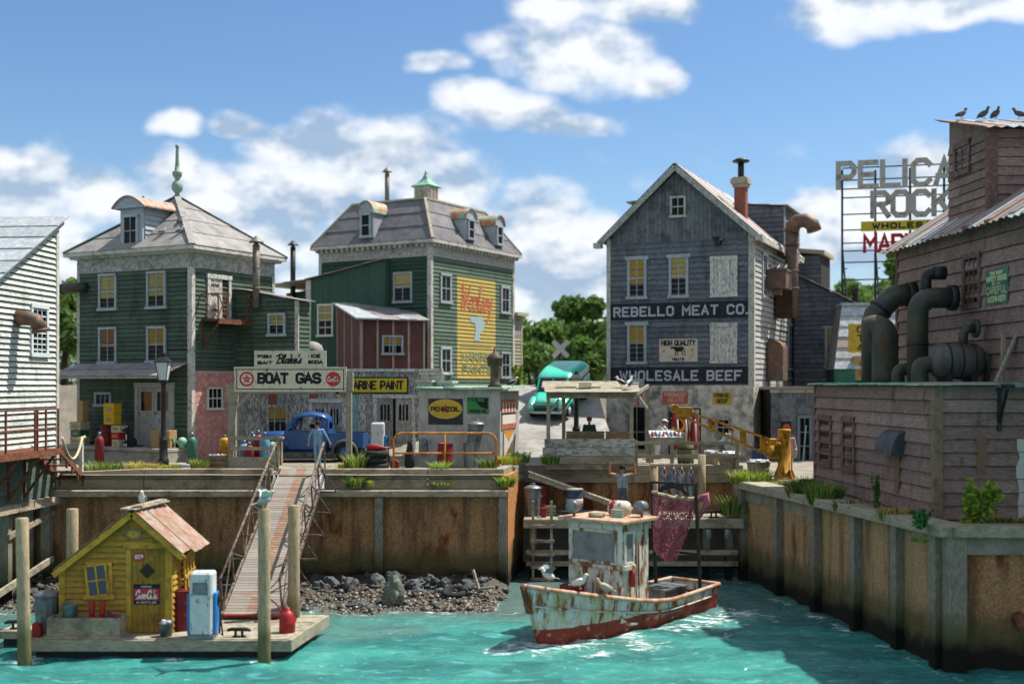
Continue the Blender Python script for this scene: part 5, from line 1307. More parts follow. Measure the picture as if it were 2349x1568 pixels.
# ====== marine paint garage with false front
def garage():
 Y=49.35;B=thing('paint_garage','patchwork white-board garage with a yellow paint sign and two old doors','garage',(X(1010,Y),Y,0),0)
 F=front(B);W=B.location.x-X(541,Y);z1=Z(852,Y)
 m=MB();m.box(-W+1.9,.02,-.1,0,5,z1-.1);m.build('wall',M_dark,B)
 m=MB();m.box(-W,.02,-.1,-W+1.9,.12,z1-.1);m.build('wall',M_dark,B)
 vboards(F,[(-W,0),(0,0),(0,z1),(-W,z1)],.34,[M_pwhite,M_pwhite,M_pgrey,M_pwhite,M_pgrey],B,.025,seq={4:M_pred,9:M_pred,14:M_pteal,18:M_pteal},rnd=random.Random(9))
 m=MB();F.box(m,-W-.05,z1,-.4,.1,z1+.12,.16);m.build('parapet_cap',M_doorp,B)
 m=MB();F.box(m,-W-.08,0,.0,-W+.14,z1,.08);m.build('corner_board',M_trim,B)
 window(F,B,F.rect(612,928,662,1000),M_shade,.5,3,2,trim=M_pwhite)
 # doors: two pairs
 def pair(x0,x1,ytop,gapdark):
  a0,zz0,a1,zt=F.rect(x0,ytop,x1,1040);z0=.02
  m=MB();F.box(m,a0-.12,zt-.02,.0,a1+.12,zt+.14,.13);F.box(m,a0-.1,z0,.0,a0+.06,zt,.10);F.box(m,a1-.06,z0,0,a1+.1,zt,.10);F.box(m,a0+.06,z0,0,a1-.06,zt,.04,1);m.build('door_frame',[M_doorp,M_dark],B)
  mid=(a0+a1)/2
  for b0,b1 in((a0+.07,mid-gapdark),(mid+gapdark,a1-.07)):
   m=MB();k0=zt-.95;k1=zt-.28
   F.box(m,b0,z0,.045,b1,k0,.075);F.box(m,b0,k1,.045,b1,zt-.03,.08);F.box(m,b0,k0,.045,b0+.13,k1,.08);F.box(m,b1-.13,k0,.045,b1,k1,.08);F.box(m,b0,k0-.12,.07,b1,k0,.095)
   for i in range(1,3):a=b0+.13+(b1-b0-.26)*i/3;F.box(m,a-.025,k0,.045,a+.025,k1,.078)
   for i in range(4):a=b0+.05+(b1-b0-.1)*i/4;F.box(m,a+.01,z0+.05,.07,a+(b1-b0-.1)/4-.01,k0-.14,.085)
   o=m.build('door',M_pgrey,B);p=MB();p.add([F.p(b0+.13,k0,.062),F.p(b1-.13,k0,.062),F.p(b1-.13,k1,.062),F.p(b0+.13,k1,.062)],[(0,1,2,3)]);p.build('pane',M_glass,o)
 pair(714,788,922,.012);pair(862,948,912,.06)
 # sign
 S=thing('marine_paint_sign','yellow board sign reading MARINE PAINT on the patchwork garage','sign',B.location,0);SF=front(S)
 a0,z0,a1,zt=SF.rect(770,867,934,899);m=MB();SF.box(m,a0,z0,.05,a1,zt,.085);m.build('board',M_signo,S)
 m=MB();k=.05
 for r in((a0-k,z0-k,a1+k,z0),(a0-k,zt,a1+k,zt+k),(a0-k,z0,a0,zt),(a1,z0,a1+k,zt)):SF.box(m,r[0],r[1],.045,r[2],r[3],.10)
 m.build('frame',M_ink,S);letters(SF,S,'MARINE PAINT',(SF.hit(797,880)[0],z0+.11,a1-.14,zt-.1),M_ink,.075,.088)
 return B
GAR=garage()
# ====== white plaster oil shed
def oil_shed():
 th=15;D=44.0;B=thing('plaster_shed','small grey-white plaster shed with flat green-edged roof and oil signs','shed',(X(1147,D),D,0),-th)
 F,G=front(B),right(B);x0=F.hit(960,980)[0];L=2.8;zt=Z(893,D)
 m=MB();m.box(x0,0,-.1,0,L,zt);m.build('wall',M_shedw,B,bevel=.02)
 for i in range(3):
  xa,xb=x0-.12+(0.3-x0)*i/3,x0-.12+(.3-x0)*(i+1)/3;m=MB();w=RND.uniform(-.02,.02)
  m.hexa([(xa,-.2,zt+.02),(xb,-.2,zt+.02+w),(xb,L+.2,zt+.05),(xa,L+.2,zt+.05),(xa,-.2,zt+.09),(xb,-.2,zt+.07+w),(xb,L+.2,zt+.11),(xa,L+.2,zt+.11)]);m.build('roof_sheet',M_copper,B)
 m=MB();m.box(.06,-.05,zt-.05,.34,L+.1,zt+.02);m.build('eave_board',M_trim,B)
 # chimney cowl
 a=F.hit(1135,880,-.6)[0];m=MB();m.lathe([(.30,0),(.20,.14),(.17,.25),(.17,.78),(.28,.80),(.30,1.06),(.33,1.08),(.33,1.11),(.13,1.30),(.05,1.36),(.04,1.50),(.001,1.52)],14,(a,.6,zt+.08));m.build('roof_cowl',mat('brown_cowl','4f453b','6b5b49',cs=3,rough=.7,metal=.2,rust=.1),B)
 # pale vent blocks on the roof behind
 for k,(px,py0,py1,w,d)in enumerate(((990,858,888,.75,2.2),(973,876,892,.45,1.6),(1022,878,890,.4,1.5))):
  a,z0=F.hit(px,py1,-d);z1_=F.hit(px,py0,-d)[1];m=MB();m.box(a-w/2,d,zt,a+w/2,d+.5,z1_);m.box(a-w/2-.12,d-.1,z1_,a+w/2+.12,d+.6,z1_+.08);m.build('vent_block',M_trim,B)
  # electric meter
 m=MB();a,z=F.hit(973,1020);F.box(m,a-.16,z-.35,0,a+.16,z+.02,.12);m.tube([F.p(a,z+.12,.0),F.p(a,z+.12,.2)],.15,14);m.build('meter',M_galv,B)
 return B
OS=oil_shed()
def shed_signs():
 B=OS;th=-15
 def sg(lb,nm='tin_sign'):return thing(nm,lb,'sign',B.location,th)
 S=sg('black tin oil sign with a big yellow oval reading PENNZOIL');F=front(S)
 a0,z0,a1,z1=F.rect(983,914,1062,973);m=MB();F.box(m,a0,z0,.005,a1,z1,.03);m.build('plate',mat('black_tin_sign','22262a','4a4c4a',cover=.2,cs=4,rough=.5,bump=.03),S)
 m=MB();cx,cz,rx,rz_=(a0+a1)/2,(z0+z1)/2+(z1-z0)*.1,(a1-a0)*.49,(z1-z0)*.38;disc(F,m,cx,cz,rx,.034,0,32,rz_);m.build('oval',M_signy,S)
 m=MB();star(F,m,cx,cz,rz_*.62,.037);disc(F,m,cx,cz,rz_*.36,.0375,0,16);m.build('bell_emblem',M_redp,S)
 letters(F,S,'PENNZOIL',(cx-rx*.88,cz-rz_*.25,cx+rx*.88,cz+rz_*.25),M_ink,.038,.040)
 S=sg('small green tin motor oil sign right of the black oil sign');F=front(S)
 a0,z0,a1,z1=F.rect(1072,911,1121,948);m=MB();F.box(m,a0,z0,.005,a1,z1,.03);m.build('plate',M_greensg,S)
 m=MB();F.poly(m,[(a0+.02,z1-.02),(a1-.02,z1-.02),(a1-.02,z0+(z1-z0)*.25),(a0+(a1-a0)*.62,z0+(z1-z0)*.42),(a0+(a1-a0)*.4,z1-(z1-z0)*.25),(a0+.02,z1-(z1-z0)*.2)],.03,.034);m.build('dark_field',M_inkb,S)
 letters(F,S,'WHITE ROSE',(a0+.04,z1-.16,a1-.15,z1-.04),M_greensg,.02,.038);letters(F,S,'MOTOR OIL',(a0+.1,z0+.03,a1-.04,z0+.15),M_ink,.022,.036)
 S=sg('tall red and white tin sign on the sunlit end of the plaster shed');G=right(S)
 a0,z0,a1,z1=G.rect(1150,916,1182,983);m=MB();G.box(m,a0,z0,.005,a1,z1,.03);m.build('plate',M_redp,S)
 m=MB();G.box(m,a0+.08,z0+.2,.03,a1-.08,z0+.55,.034);m.build('white_field',M_paper,S)
 m=MB()
 for i in range(5):a=a0+.15+(a1-a0-.3)*i/4;G.box(m,a-.06,z1-.5,.03,a+.06,z1-.10,.035)
 m.build('stripe_lettering',M_paper,S);m=MB();G.box(m,a0,z0+.55,.03,a1,z0+.63,.036);m.build('dark_band',M_ink,S)
 S=sg('narrow orange and white tin sign below the red sign, shaped by two triangles');G=right(S)
 a0,z0,a1,z1=G.rect(1154,987,1177,1048);m=MB();G.box(m,a0,z0,.005,a1,z1,.03);m.build('plate',M_paper,S)
 cm=(a0+a1)/2;zm=(z0+z1)/2;m=MB();G.poly(m,[(a0+.03,z1-.02),(cm,zm+.08),(a1-.03,z1-.02)],.03,.035);G.poly(m,[(a0+.03,z0+.02),(a1-.03,z0+.02),(cm,zm-.08)],.03,.035);m.build('triangles',mat('orange_sign_paint','c8891c',rough=.5,bump=.02),S)
 m=MB()
 for r in((a0,z1-.03,a1,z1),(a0,z0,a1,z0+.03),(a0,z0,a0+.04,z1),(a1-.04,z0,a1,z1)):G.box(m,r[0],r[1],.031,r[2],r[3],.037)
 m.build('border',M_redp,S)
shed_signs()
# ====== meat company: tall grey gabled building
def meat_building():
 th=24.0;D=54.0;B=thing('meat_building','tall grey clapboard gabled building of the meat company on a stucco base','building',(X(1727,D),D,0),-th)
 F,G=front(B),right(B);Wd,Ld=7.05,10.5;zs=3.04;ze=Z(530,D);ap=13.35;xm=-Wd/2-.05
 core(B,(-Wd,0,zs,0,Ld,ze));m=MB();m.prism([(-Wd,.0,ze),(0,.0,ze),(xm,.0,ap-.15)],(0,Ld,0));m.build('wall',M_dark,B)
 m=MB();m.box(-Wd-.03,-.06,-1,.05,Ld,zs-.0);m.build('stucco_base',M_stucco,B)
 zg=Z(546,D)-.0
 clapboards(F,[(-Wd,zs+.02),(0,zs+.02),(0,zg),(-Wd,zg)],.25,M_rebello,B)
 vboards(F,[(-Wd+.1,zg+.05),(-.1,zg+.05),(-.12,ze+.05),(xm,ap-.25),(-Wd+.12,ze+.05)],.2,[M_rebello_v],B,.03)
 m=MB();F.box(m,-Wd,zg-.02,.0,0,zg+.07,.05);m.build('belt_board',M_rebello_v,B)
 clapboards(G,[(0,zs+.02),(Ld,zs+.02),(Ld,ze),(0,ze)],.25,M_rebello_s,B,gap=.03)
 for f,a in((F,-Wd),):m=MB();f.box(m,a-.02,zs,.003,a+.18,ze,.07);m.build('corner_board',M_trim,B)
 m=MB();m.box(-.19,-.08,zs,.08,.16,ze);m.build('corner_board',M_trim,B)
 # roof
 o=.38;k=(ap-ze)/(Wd/2);fy=-.45
 eL,eR=V((-Wd-o,fy,ze-o*k*.7)),V((o,fy,ze-o*k*.7));r0=V((xm,fy,ap+.05));dy=V((0,Ld+.8,0))
 corr_roof(B,(eR,eR+dy,r0+dy,r0),[M_tin,M_tin,M_tinw],9,.05,'roof_sheet',.10)
 corr_roof(B,(eL,eL+dy,r0+dy,r0),[M_tin],7,.05,'roof_sheet',.08)
 for e in(eL,eR):
  m=MB();m.bar(e+V((0,.04,-.13)),r0+V((0,.04,-.16)),.09,.26,0,(0,0,1));m.build('rake_board',M_frieze,B)
  m=MB();m.box(e.x-.18,fy-.02,e.z-.22,e.x+.18,fy+.4,e.z+.02);m.build('cornice_return',M_trim,B)
 m=MB();m.bar(eR+V((-.05,.1,-.1)),eR+dy+V((-.05,0,-.1)),.12,.22);m.build('eave_board',M_trim,B)
 # gable window and front windows
 window(F,B,F.rect(1538,450,1574,497),None,.5,2,2,trim=M_trim)
 for r,fr in(((1440,590,1484,684),.75),((1535,585,1580,681),.5),((1440,740,1484,833),.5)):window(F,B,F.rect(*r),M_shade,fr,2,2,head=.1,cas=.13)
 for r in((1630,588,1692,680),(1630,741,1692,832)):
  a0,z0,a1,z1=F.rect(*r);m=MB()
  for q in((a0,z0,a0+.16,z1),(a1-.16,z0,a1,z1),(a0-.02,z1-.16,a1+.02,z1+.02),(a0-.02,z0-.02,a1+.02,z0+.12)):F.box(m,q[0],q[1],.02+.004*(q[2]-q[0]>.5),q[2],q[3],.10+.006*(q[2]-q[0]>.5))
  s=m.build('shutter',M_doorp,B)
  for i in range(5):m=MB();w=(a1-a0-.32)/5;F.box(m,a0+.16+w*i+.006,z0+.1,.03,a0+.16+w*(i+1)-.006,z1-.15,.06+RND.uniform(0,.012));m.build('board',M_doorp,s)
  # flood lamp under the gable
 a,z=F.hit(1648,553);m=MB();F.box(m,a-.12,z-.2,.02,a+.14,z+.16,.3);F.box(m,a-.18,z+.05,.3,a+.02,z+.18,.42);F.box(m,a+.12,z,.1,a+.26,z+.12,.3,1);m.build('flood_lamp',[M_iron,M_rusto],B)
 # painted boards
 def painted(x0,y0,x1,y1,txt,lx0,lx1):
  a0,_,a1,_=F.rect(x0,y0,x1,y1);z0=F.hit((x0+x1)/2,y1)[1];z1=F.hit((x0+x1)/2,y0)[1]
  m=MB();h=(zg-zs-.02)/round((zg-zs-.02)/.25);q=z0
  F.box(m,a0,z0,.0,a1,z1,.06);s=m.build('painted_band',M_inkb,B)
  b0,b1=F.hit(lx0,(y0+y1)/2)[0],F.hit(lx1,(y0+y1)/2)[0]
  letters(F,s,txt,(b0,z0+(z1-z0)*.18,b1,z1-(z1-z0)*.2),M_letw,.09,.062,.004,adv=4.2)
 painted(1396,693,1726,731,'REBELLO MEAT CO.',1408,1718)
 painted(1397,841,1726,880,'WHOLESALE BEEF',1422,1703)
 S=thing('meat_poster','cream poster with a bull and the words HIGH QUALITY MEATS','sign',B.location,-th);SF=front(S)
 a0,z0,a1,z1=SF.rect(1513,777,1601,829);m=MB();SF.box(m,a0,z0,.04,a1,z1,.062);m.build('board',mat('cream_poster','b5ab98','9d9483',cover=.3,cs=3,rough=.8,bump=.03),S)
 w,h=a1-a0,z1-z0
 letters(SF,S,'HIGH QUALITY',(a0+w*.05,z1-h*.30,a1-w*.05,z1-h*.05),M_ink,.055,.063);letters(SF,S,'MEATS',(a0+w*.34,z0+h*.04,a0+w*.66,z0+h*.17),M_ink,.035,.063)
 m=MB();t=lambda u,v:(a0+w*u,z0+h*v)
 SF.poly(m,[t(.28,.60),t(.33,.56),t(.36,.58),t(.40,.54),t(.43,.44),t(.55,.44),t(.60,.46),t(.64,.58),t(.62,.66),t(.50,.65),t(.40,.66),t(.33,.66)],.062,.068)
 for u,e in((.42,-.01),(.46,.01),(.58,.03),(.63,.05)):SF.poly(m,[t(u,.48),t(u+.025,.48),t(u+.02+e,.25),t(u+e,.25)],.062,.0672)
 SF.poly(m,[t(.63,.62),t(.65,.62),t(.68,.40),t(.665,.40)],.062,.0672);m.build('bull_picture',M_ink,S)
 m=MB();star(SF,m,a0+w*.12,z0+h*.48,.10,.068);star(SF,m,a0+w*.86,z0+h*.5,.10,.068);m.build('stars',M_redp,S)
 # stucco: doors, windows, small signs
 BF=Face(B,(0,-.06,0),(1,0,0),(0,-1,0))
 for r,sh in(((1438,928,1486,1050),None),((1530,930,1572,985),None),((1642,957,1678,1000),None)):window(BF,B,BF.rect(*r),sh,.5,2,2,trim=M_pgrey,cas=.12)
 def small(lb,r,mt,l1,l2,lm):
  S=thing('painted_tin_sign',lb,'sign',B.location,-th);SF=Face(S,(0,-.06,0),(1,0,0),(0,-1,0));a0,z0,a1,z1=SF.rect(*r);m=MB();SF.box(m,a0,z0,.004,a1,z1,.03);m.build('plate',mt,S);h=z1-z0;w=a1-a0
  letters(SF,S,l1,(a0+w*.08,z0+h*.55,a1-w*.08,z1-h*.10),lm,.04,.031);letters(SF,S,l2,(a0+w*.22,z0+h*.1,a1-w*.16,z0+h*.46),lm,.04,.031)
 small('faded red tin sign above the butcher, reading MEATS',(1520,897,1578,925),M_redp,'FRESHEST','MEATS',mat('pale_red_lettering','c99a86',rough=.8,bump=0))
 small('yellow tin sign reading PRIME BEEF on the stucco wall',(1635,899,1678,927),M_signy,'PRIME','BEEF',M_ink)
 small('faded red tin sign half hidden behind the stall post',(1462,897,1487,930),M_redp,'ICE','COLD',M_paper)
 # right side windows and ducts
 window(G,B,G.rect(1746,580,1757,682),None,.5,2,2,trim=M_trimb,cas=.14)
 window(G,B,G.rect(1806,742,1818,848),None,.5,2,2,trim=M_trimb,cas=.14)
 a=G.hit(1752,635)[0]
 ab=2.6
 z_t,z_b=Z(618,56.5),Z(662,56.5);m=MB();m.box(.10,ab,z_b,1.0,ab+1.5,z_t);m.box(.05,ab-.05,z_t-.1,1.05,ab+1.55,z_t+.01);m.box(.3,ab+.3,z_b-.3,.7,ab+.7,z_b);m.build('fan_housing',M_rusto,B)
 m=MB();y=ab+2.25;m.tube([(.85,y,Z(725,57.5)),(.85,y,Z(530,57.5))],.32,12);b=Z(530,57.5)
 m.tube([(.85,y,b),(.9,y,b+.3),(1.15,y,b+.55),(1.5,y,b+.58),(1.85,y,b+.35),(1.95,y,b+.02)],.36,14)
 for z in(Z(560,57.5),Z(620,57.5),Z(660,57.5)):m.tube([(.85,y,z),(.85,y,z+.06)],.37,12)
 m.build('exhaust_duct',M_rusto,B)
 m=MB();zz0,zz1=Z(728,57.5),Z(660,57.5);m.box(.1,y-.35,zz0,.95,y+.4,zz1);m.build('lower_duct',M_rustd,B)
 y2=2.7;z0,z1=Z(872,56),Z(800,56);m=MB();n=8;pr=[(.1,z0),(.85,z0)]+[(.1+.75*math.cos(math.pi/2*i/n),z1+.5*math.sin(math.pi/2*i/n))for i in range(n+1)]
 m.prism([(x,y2,z)for x,z in pr],(0,1.1,0));m.build('hooded_vent',M_rusto,B,fix=True)
 # brick chimney with pipe
 cx,cy=-1.15,2.6;zb=ap-2.7;m=MB();zt=Z(432,57)
 core_=MB();core_.box(cx-.26,cy-.26,zb,cx+.26,cy+.26,zt);c=core_.build('chimney',M_mortar,B)
 bm_=MB();n=int((zt-zb)/.09)
 for i in range(n):
  for j in range(2):
   off_=.0 if i%2 else.13
   for(x0,y0,x1,y1)in((cx-.27+j*.27,cy-.275,cx-.01+j*.27,cy-.2),(cx+.2,cy-.27+j*.27,cx+.275,cy-.01+j*.27)):bm_.box(x0,y0,zb+i*.09,x1,y1,zb+i*.09+.075)
 tag(bm_.build('bricks',M_chimb,c),kind='stuff')
 m=MB();m.box(cx-.34,cy-.34,zt,cx+.34,cy+.34,zt+.16);m.box(cx-.42,cy-.42,zt+.16,cx+.42,cy+.42,zt+.40);m.box(cx-.34,cy-.34,zt+.40,cx+.34,cy+.34,zt+.48);m.build('chimney_cap',M_cream,c)
 m=MB();m.tube([(cx,cy,zt+.4),(cx,cy,zt+1.25)],.15,10);m.lathe([(.16,1.2),(.40,1.24),(.42,1.29),(.25,1.40),(.001,1.46)],14,(cx,cy,zt));m.build('chimney_pipe',M_iron,c)
 # roof dormer sheds left and right
 def shed_dormer(x0,x1,y0,y1,zb_,za,zb2,nm='dormer'):
  m=MB();m.prism([(x0,y0,zb_),(x1,y0,zb_),(x1,y0,zb2),(x0,y0,za)],(0,y1-y0,0));d=m.build(nm,M_dark,B,fix=True)
  f=Face(B,(0,y0,0),(1,0,0),(0,-1,0));clapboards(f,[(x0,zb_),(x1,zb_),(x1,zb2),(x0,za)],.25,M_rebello,d)
  if x1>-2:f=Face(B,(x1,y0,0),(0,1,0),(1,0,0));clapboards(f,[(0,zb_),(y1-y0,zb_),(y1-y0,zb2),(0,zb2)],.25,M_rebello,d);q=MB();f.box(q,-.02,zb_,.0,.12,zb2,.06);q.build('corner_board',M_trimb,d)
  sheet_roof(B,(V((x1+.25,y0-.2,zb2+.02)),V((x1+.25,y1,zb2+.02)),V((x0-.1,y1,za+.05)),V((x0-.1,y0-.2,za+.05)))if x1>-2 else(V((x0-.25,y0-.2,za+.02)),V((x0-.25,y1,za+.02)),V((x1,y1,zb2+.05)),V((x1,y0-.2,zb2+.05))),[M_tin],3,.05,'dormer_roof',parent=d)
 shed_dormer(-2.1,.35,5.4,9.6,ze-.6,Z(468,59.5),Z(478,59.5)-.02)
 shed_dormer(-Wd+.2,-Wd+2.2,3.2,6,ze,Z(466,59)+.1,Z(452,59))
 return B
MEAT=meat_building()
def meat_wing():
 th=24;D=59.0;B=thing('meat_wing','grey clapboard wing with sloping tin roof right of the meat building','building',(X(1955,61),61,0),-th)
 F=front(B);x0=F.hit(1822,780)[0];zl=F.hit(1838,628)[1];zr=F.hit(1953,693)[1];zb=1.0
 m=MB();m.prism([(x0,.01,zb),(0,.01,zb),(0,.01,zr),(x0,.01,zl)],(0,6,0));m.build('wall',M_dark,B)
 clapboards(F,[(x0,zb),(0,zb),(0,zr),(x0,zl)],.25,M_rebello,B)
 sheet_roof(B,(V((.25,-.25,zr-.08)),V((.25,6,zr-.08)),V((x0,6,zl+.06)),V((x0,-.25,zl+.06))),[M_tin],4,.05,'roof_sheet')
 window(F,B,F.rect(1893,748,1920,842),M_shade,.5,2,2,head=.1,cas=.13)
 stovepipe(B,(F.hit(1964,680)[0]-.1,.4,zr-.2),.95,.16,M_iron,cap=False)
 # penthouse behind
 px0,px1=F.hit(1838,600,-3)[0],F.hit(1884,600,-3)[0];z0,z1=zl-1.2,F.hit(1860,585,-3)[1]
 PF=Face(B,(0,3,0),(1,0,0),(0,-1,0));m=MB();m.box(px0-2,3.01,z0,px1,6,z1);m.build('penthouse',M_dark,B);clapboards(PF,[(px0-2,z0),(px1,z0),(px1,z1),(px0-2,z1)],.25,M_rebello,B)
 m=MB();m.hexa([(px0-2,2.8,z1+.35),(px1+.2,2.8,z1),(px1+.2,6.2,z1),(px0-2,6.2,z1+.35),(px0-2,2.8,z1+.6),(px1+.2,2.8,z1+.22),(px1+.2,6.2,z1+.22),(px0-2,6.2,z1+.6)]);m.build('penthouse_roof',M_cream,B)
 # low shed in front
 Y=53.2;S=thing('grey_board_shed','low grey vertical-board shed with a glazed door beside the maroon building','shed',(X(1905,Y),Y,0),0);SF=front(S);a0=SF.hit(1768,950)[0];z1=SF.hit(1800,893)[1]
 m=MB();m.box(a0,.02,-1,0,3.2,z1);m.build('wall',M_dark,S);vboards(SF,[(a0,-.55),(0,-.55),(0,z1),(a0,z1)],.36,[M_rebello_v],S,.03)
 m=MB();m.box(a0-.12,-.22,z1,.2,3.3,z1+.13);m.build('roof_slab',M_tin,S);m=MB();SF.box(m,a0-.05,z1-.14,.02,.1,z1-.003,.10);m.build('fascia',M_trim,S)
 r=SF.rect(1828,952,1862,1060);window(SF,S,(r[0],-.42,r[2],r[3]),None,.5,2,3,trim=mat('blue_grey_door','6c7c82',rough=.8),name='door',cas=.13,sill=False)
 P=thing('wall_poster','dark poster with an orange disc on the grey board shed','poster',S.location);PF=front(P);r=PF.rect(1790,966,1814,1002);m=MB();PF.box(m,*r[:2],.035,*r[2:],.055);m.build('sheet',M_fab_dark,P);m=MB();disc(PF,m,(r[0]+r[2])/2+.04,(r[1]+r[3])/2+.08,.17,.057);m.build('orange_disc',mat('orange_print','b4532f',rough=.7,bump=0),P)
 m=MB();PF.poly(m,[(r[2]-.3,r[1]+.02),(r[2]-.05,r[1]+.02),(r[2]-.16,r[1]+.22)],.055,.058);m.build('yellow_print',M_signy,P)
 p=MB();p.bar((X(1842,52.9),52.9,-.35),(X(1850,52.95),53.0,Z(975,53)),.05);tag(p.build('leaning_pole',M_trimb),'pale pole leaning by the glazed shed door','pole')
meat_wing()
# ====== Pelican Rock roof sign
def pelican_sign():
 D=62.0;th=14.0;L0=V((X(1917,D),D,0));B=thing('roof_sign','big steel-frame roof sign with letters PELICAN ROCK','sign',L0,-th)
 F=front(B);grid=mat('dark_green_steel','2c3b3c',rough=.6,metal=.3,bump=.05);lg=mat('grey_sign_letter','9d9a92','7c5f4a',cover=.28,cs=3,soft=.08,rough=.7,bump=.1)
 def hx(px,py):return F.hit(px,py)
 aR=hx(2300,500)[0]
 zb=Z(680,D)-.8;zt=hx(1930,372)[1]
 for px in(1932,2008,2088,2166,2245):
  a=hx(px,500)[0];z1=hx(px,385 if px<1990 else 390-(px-1932)*.06)[1];m=MB()
  m.bar(F.p(a,zb,-.08),F.p(a,z1-.1,-.08),.11);m.bar(F.p(a+.32,zb,-1.6),F.p(a,z1*.72,-.12),.08)
  for k in range(5):m.bar(F.p(a,zb+k*.5+.2,-.1),F.p(a+.25,zb+k*.5+.3,-1.2+k*.2),.05)
  m.build('upright',grid,B)
 for py in(384,412,432,452,490,526,556,574,600,640):
  a0=hx(1932,py)[0];z=hx(1932,py+2)[1];m=MB();m.bar(F.p(a0,z,-.03),F.p(aR,z,-.03),.06);m.build('rail',grid,B)
 def word(txt,x0,y0,x1,y1,sw,mt,adv=2.6):
  a0,z0=hx(x0,y1);a1=hx(x1,y0)[0];z1=hx(x0,y0)[1];letters(F,B,txt,(a0,z0,a1,z1),mt,sw,.02,.12,name='letters',adv=adv)
 word('PELICAN',1917,371,2243,437,.27,lg,3.2)
 word('ROCK',1996,438,2184,502,.26,lg,2.6)
 a0,z0=hx(1975,531);a1=hx(2190,510)[0];z1=hx(1975,509)[1];m=MB();F.box(m,a0,z0,.02,a1,z1,.12);m.build('name_board',M_signo,B)
 letters(F,B,'WHOLESALE',(a0+.55,z0+.09,a1-.3,z1-.09),M_ink,.085,.122,adv=4.5)
 word('MARKET',1979,538,2170,581,.18,M_redl,2.6)
 # the small market building below
 D2=57.5;S=thing('market_building','small market building with pale mansard roof, yellow sign and green wall','building',(X(2080,D2),D2,0),-8);F=front(S)
 a0=F.hit(1912,840)[0];zr0,zr1=F.hit(1990,842)[1],F.hit(1990,697)[1];al=F.hit(1935,700,-.6)[0]
 m=MB();m.box(a0+.1,.15,0,0,5,zr0);m.build('wall',mat('dark_green_wall','24463a',rough=.8),S)
 sheet_roof(S,(V((a0,-.25,zr0-.1)),V((.3,-.25,zr0-.1)),V((.3,1.2,zr1)),V((al,1.2,zr1))),[M_tinw,M_tin,M_tinw,M_tinw],6,.05,'roof_sheet')
 m=MB();m.box(al-.05,1.1,zr1,.3,5,zr1+.15);m.build('roof_deck',M_tinw,S);m=MB();m.prism([(a0,-.25,zr0-.1),(a0,5,zr0-.1),(al,5,zr1),(al,1.2,zr1)],(.04,0,0));m.build('roof_end',M_slate,S)
 p0=F.hit(1946,808,.3);p1=F.hit(2058,742,.3);m=MB();F.box(m,p0[0],p0[1],.28,p1[0],p1[1],.36);b=m.build('sign_board',M_signy,S)
 w=p1[0]-p0[0];h=p1[1]-p0[1]
 letters(F,b,'GAS',(p0[0]+w*.17,p0[1]+h*.68,p0[0]+w*.8,p0[1]+h*.92),M_ink,.06,.362);letters(F,b,'TIRES',(p0[0]+w*.17,p0[1]+h*.38,p0[0]+w*.9,p0[1]+h*.62),M_ink,.06,.362);letters(F,b,'& OIL',(p0[0]+w*.18,p0[1]+h*.08,p0[0]+w*.8,p0[1]+h*.30),M_ink,.05,.362)
 for px in(1958,2046):
  p0=F.hit(px-2,872,.2);p1=F.hit(px+28,816,.2);m=MB();F.box(m,p0[0],p0[1],.05,p1[0],p1[1],.2,0);F.box(m,p0[0]+.1,p0[1]+.1,.2,p1[0]-.1,p1[1]-.1,.215,1);F.box(m,p1[0]-.32,p0[1]+.2,.215,p1[0]-.12,p1[1]-.2,.23,2);m.build('display_case',[M_cream,M_signyp,M_redp],S)
 m=MB();F.box(m,a0,zr0-.75,.0,F.hit(1958,860)[0],zr0-.12,.5);m.build('awning',M_greenb,S)
pelican_sign()
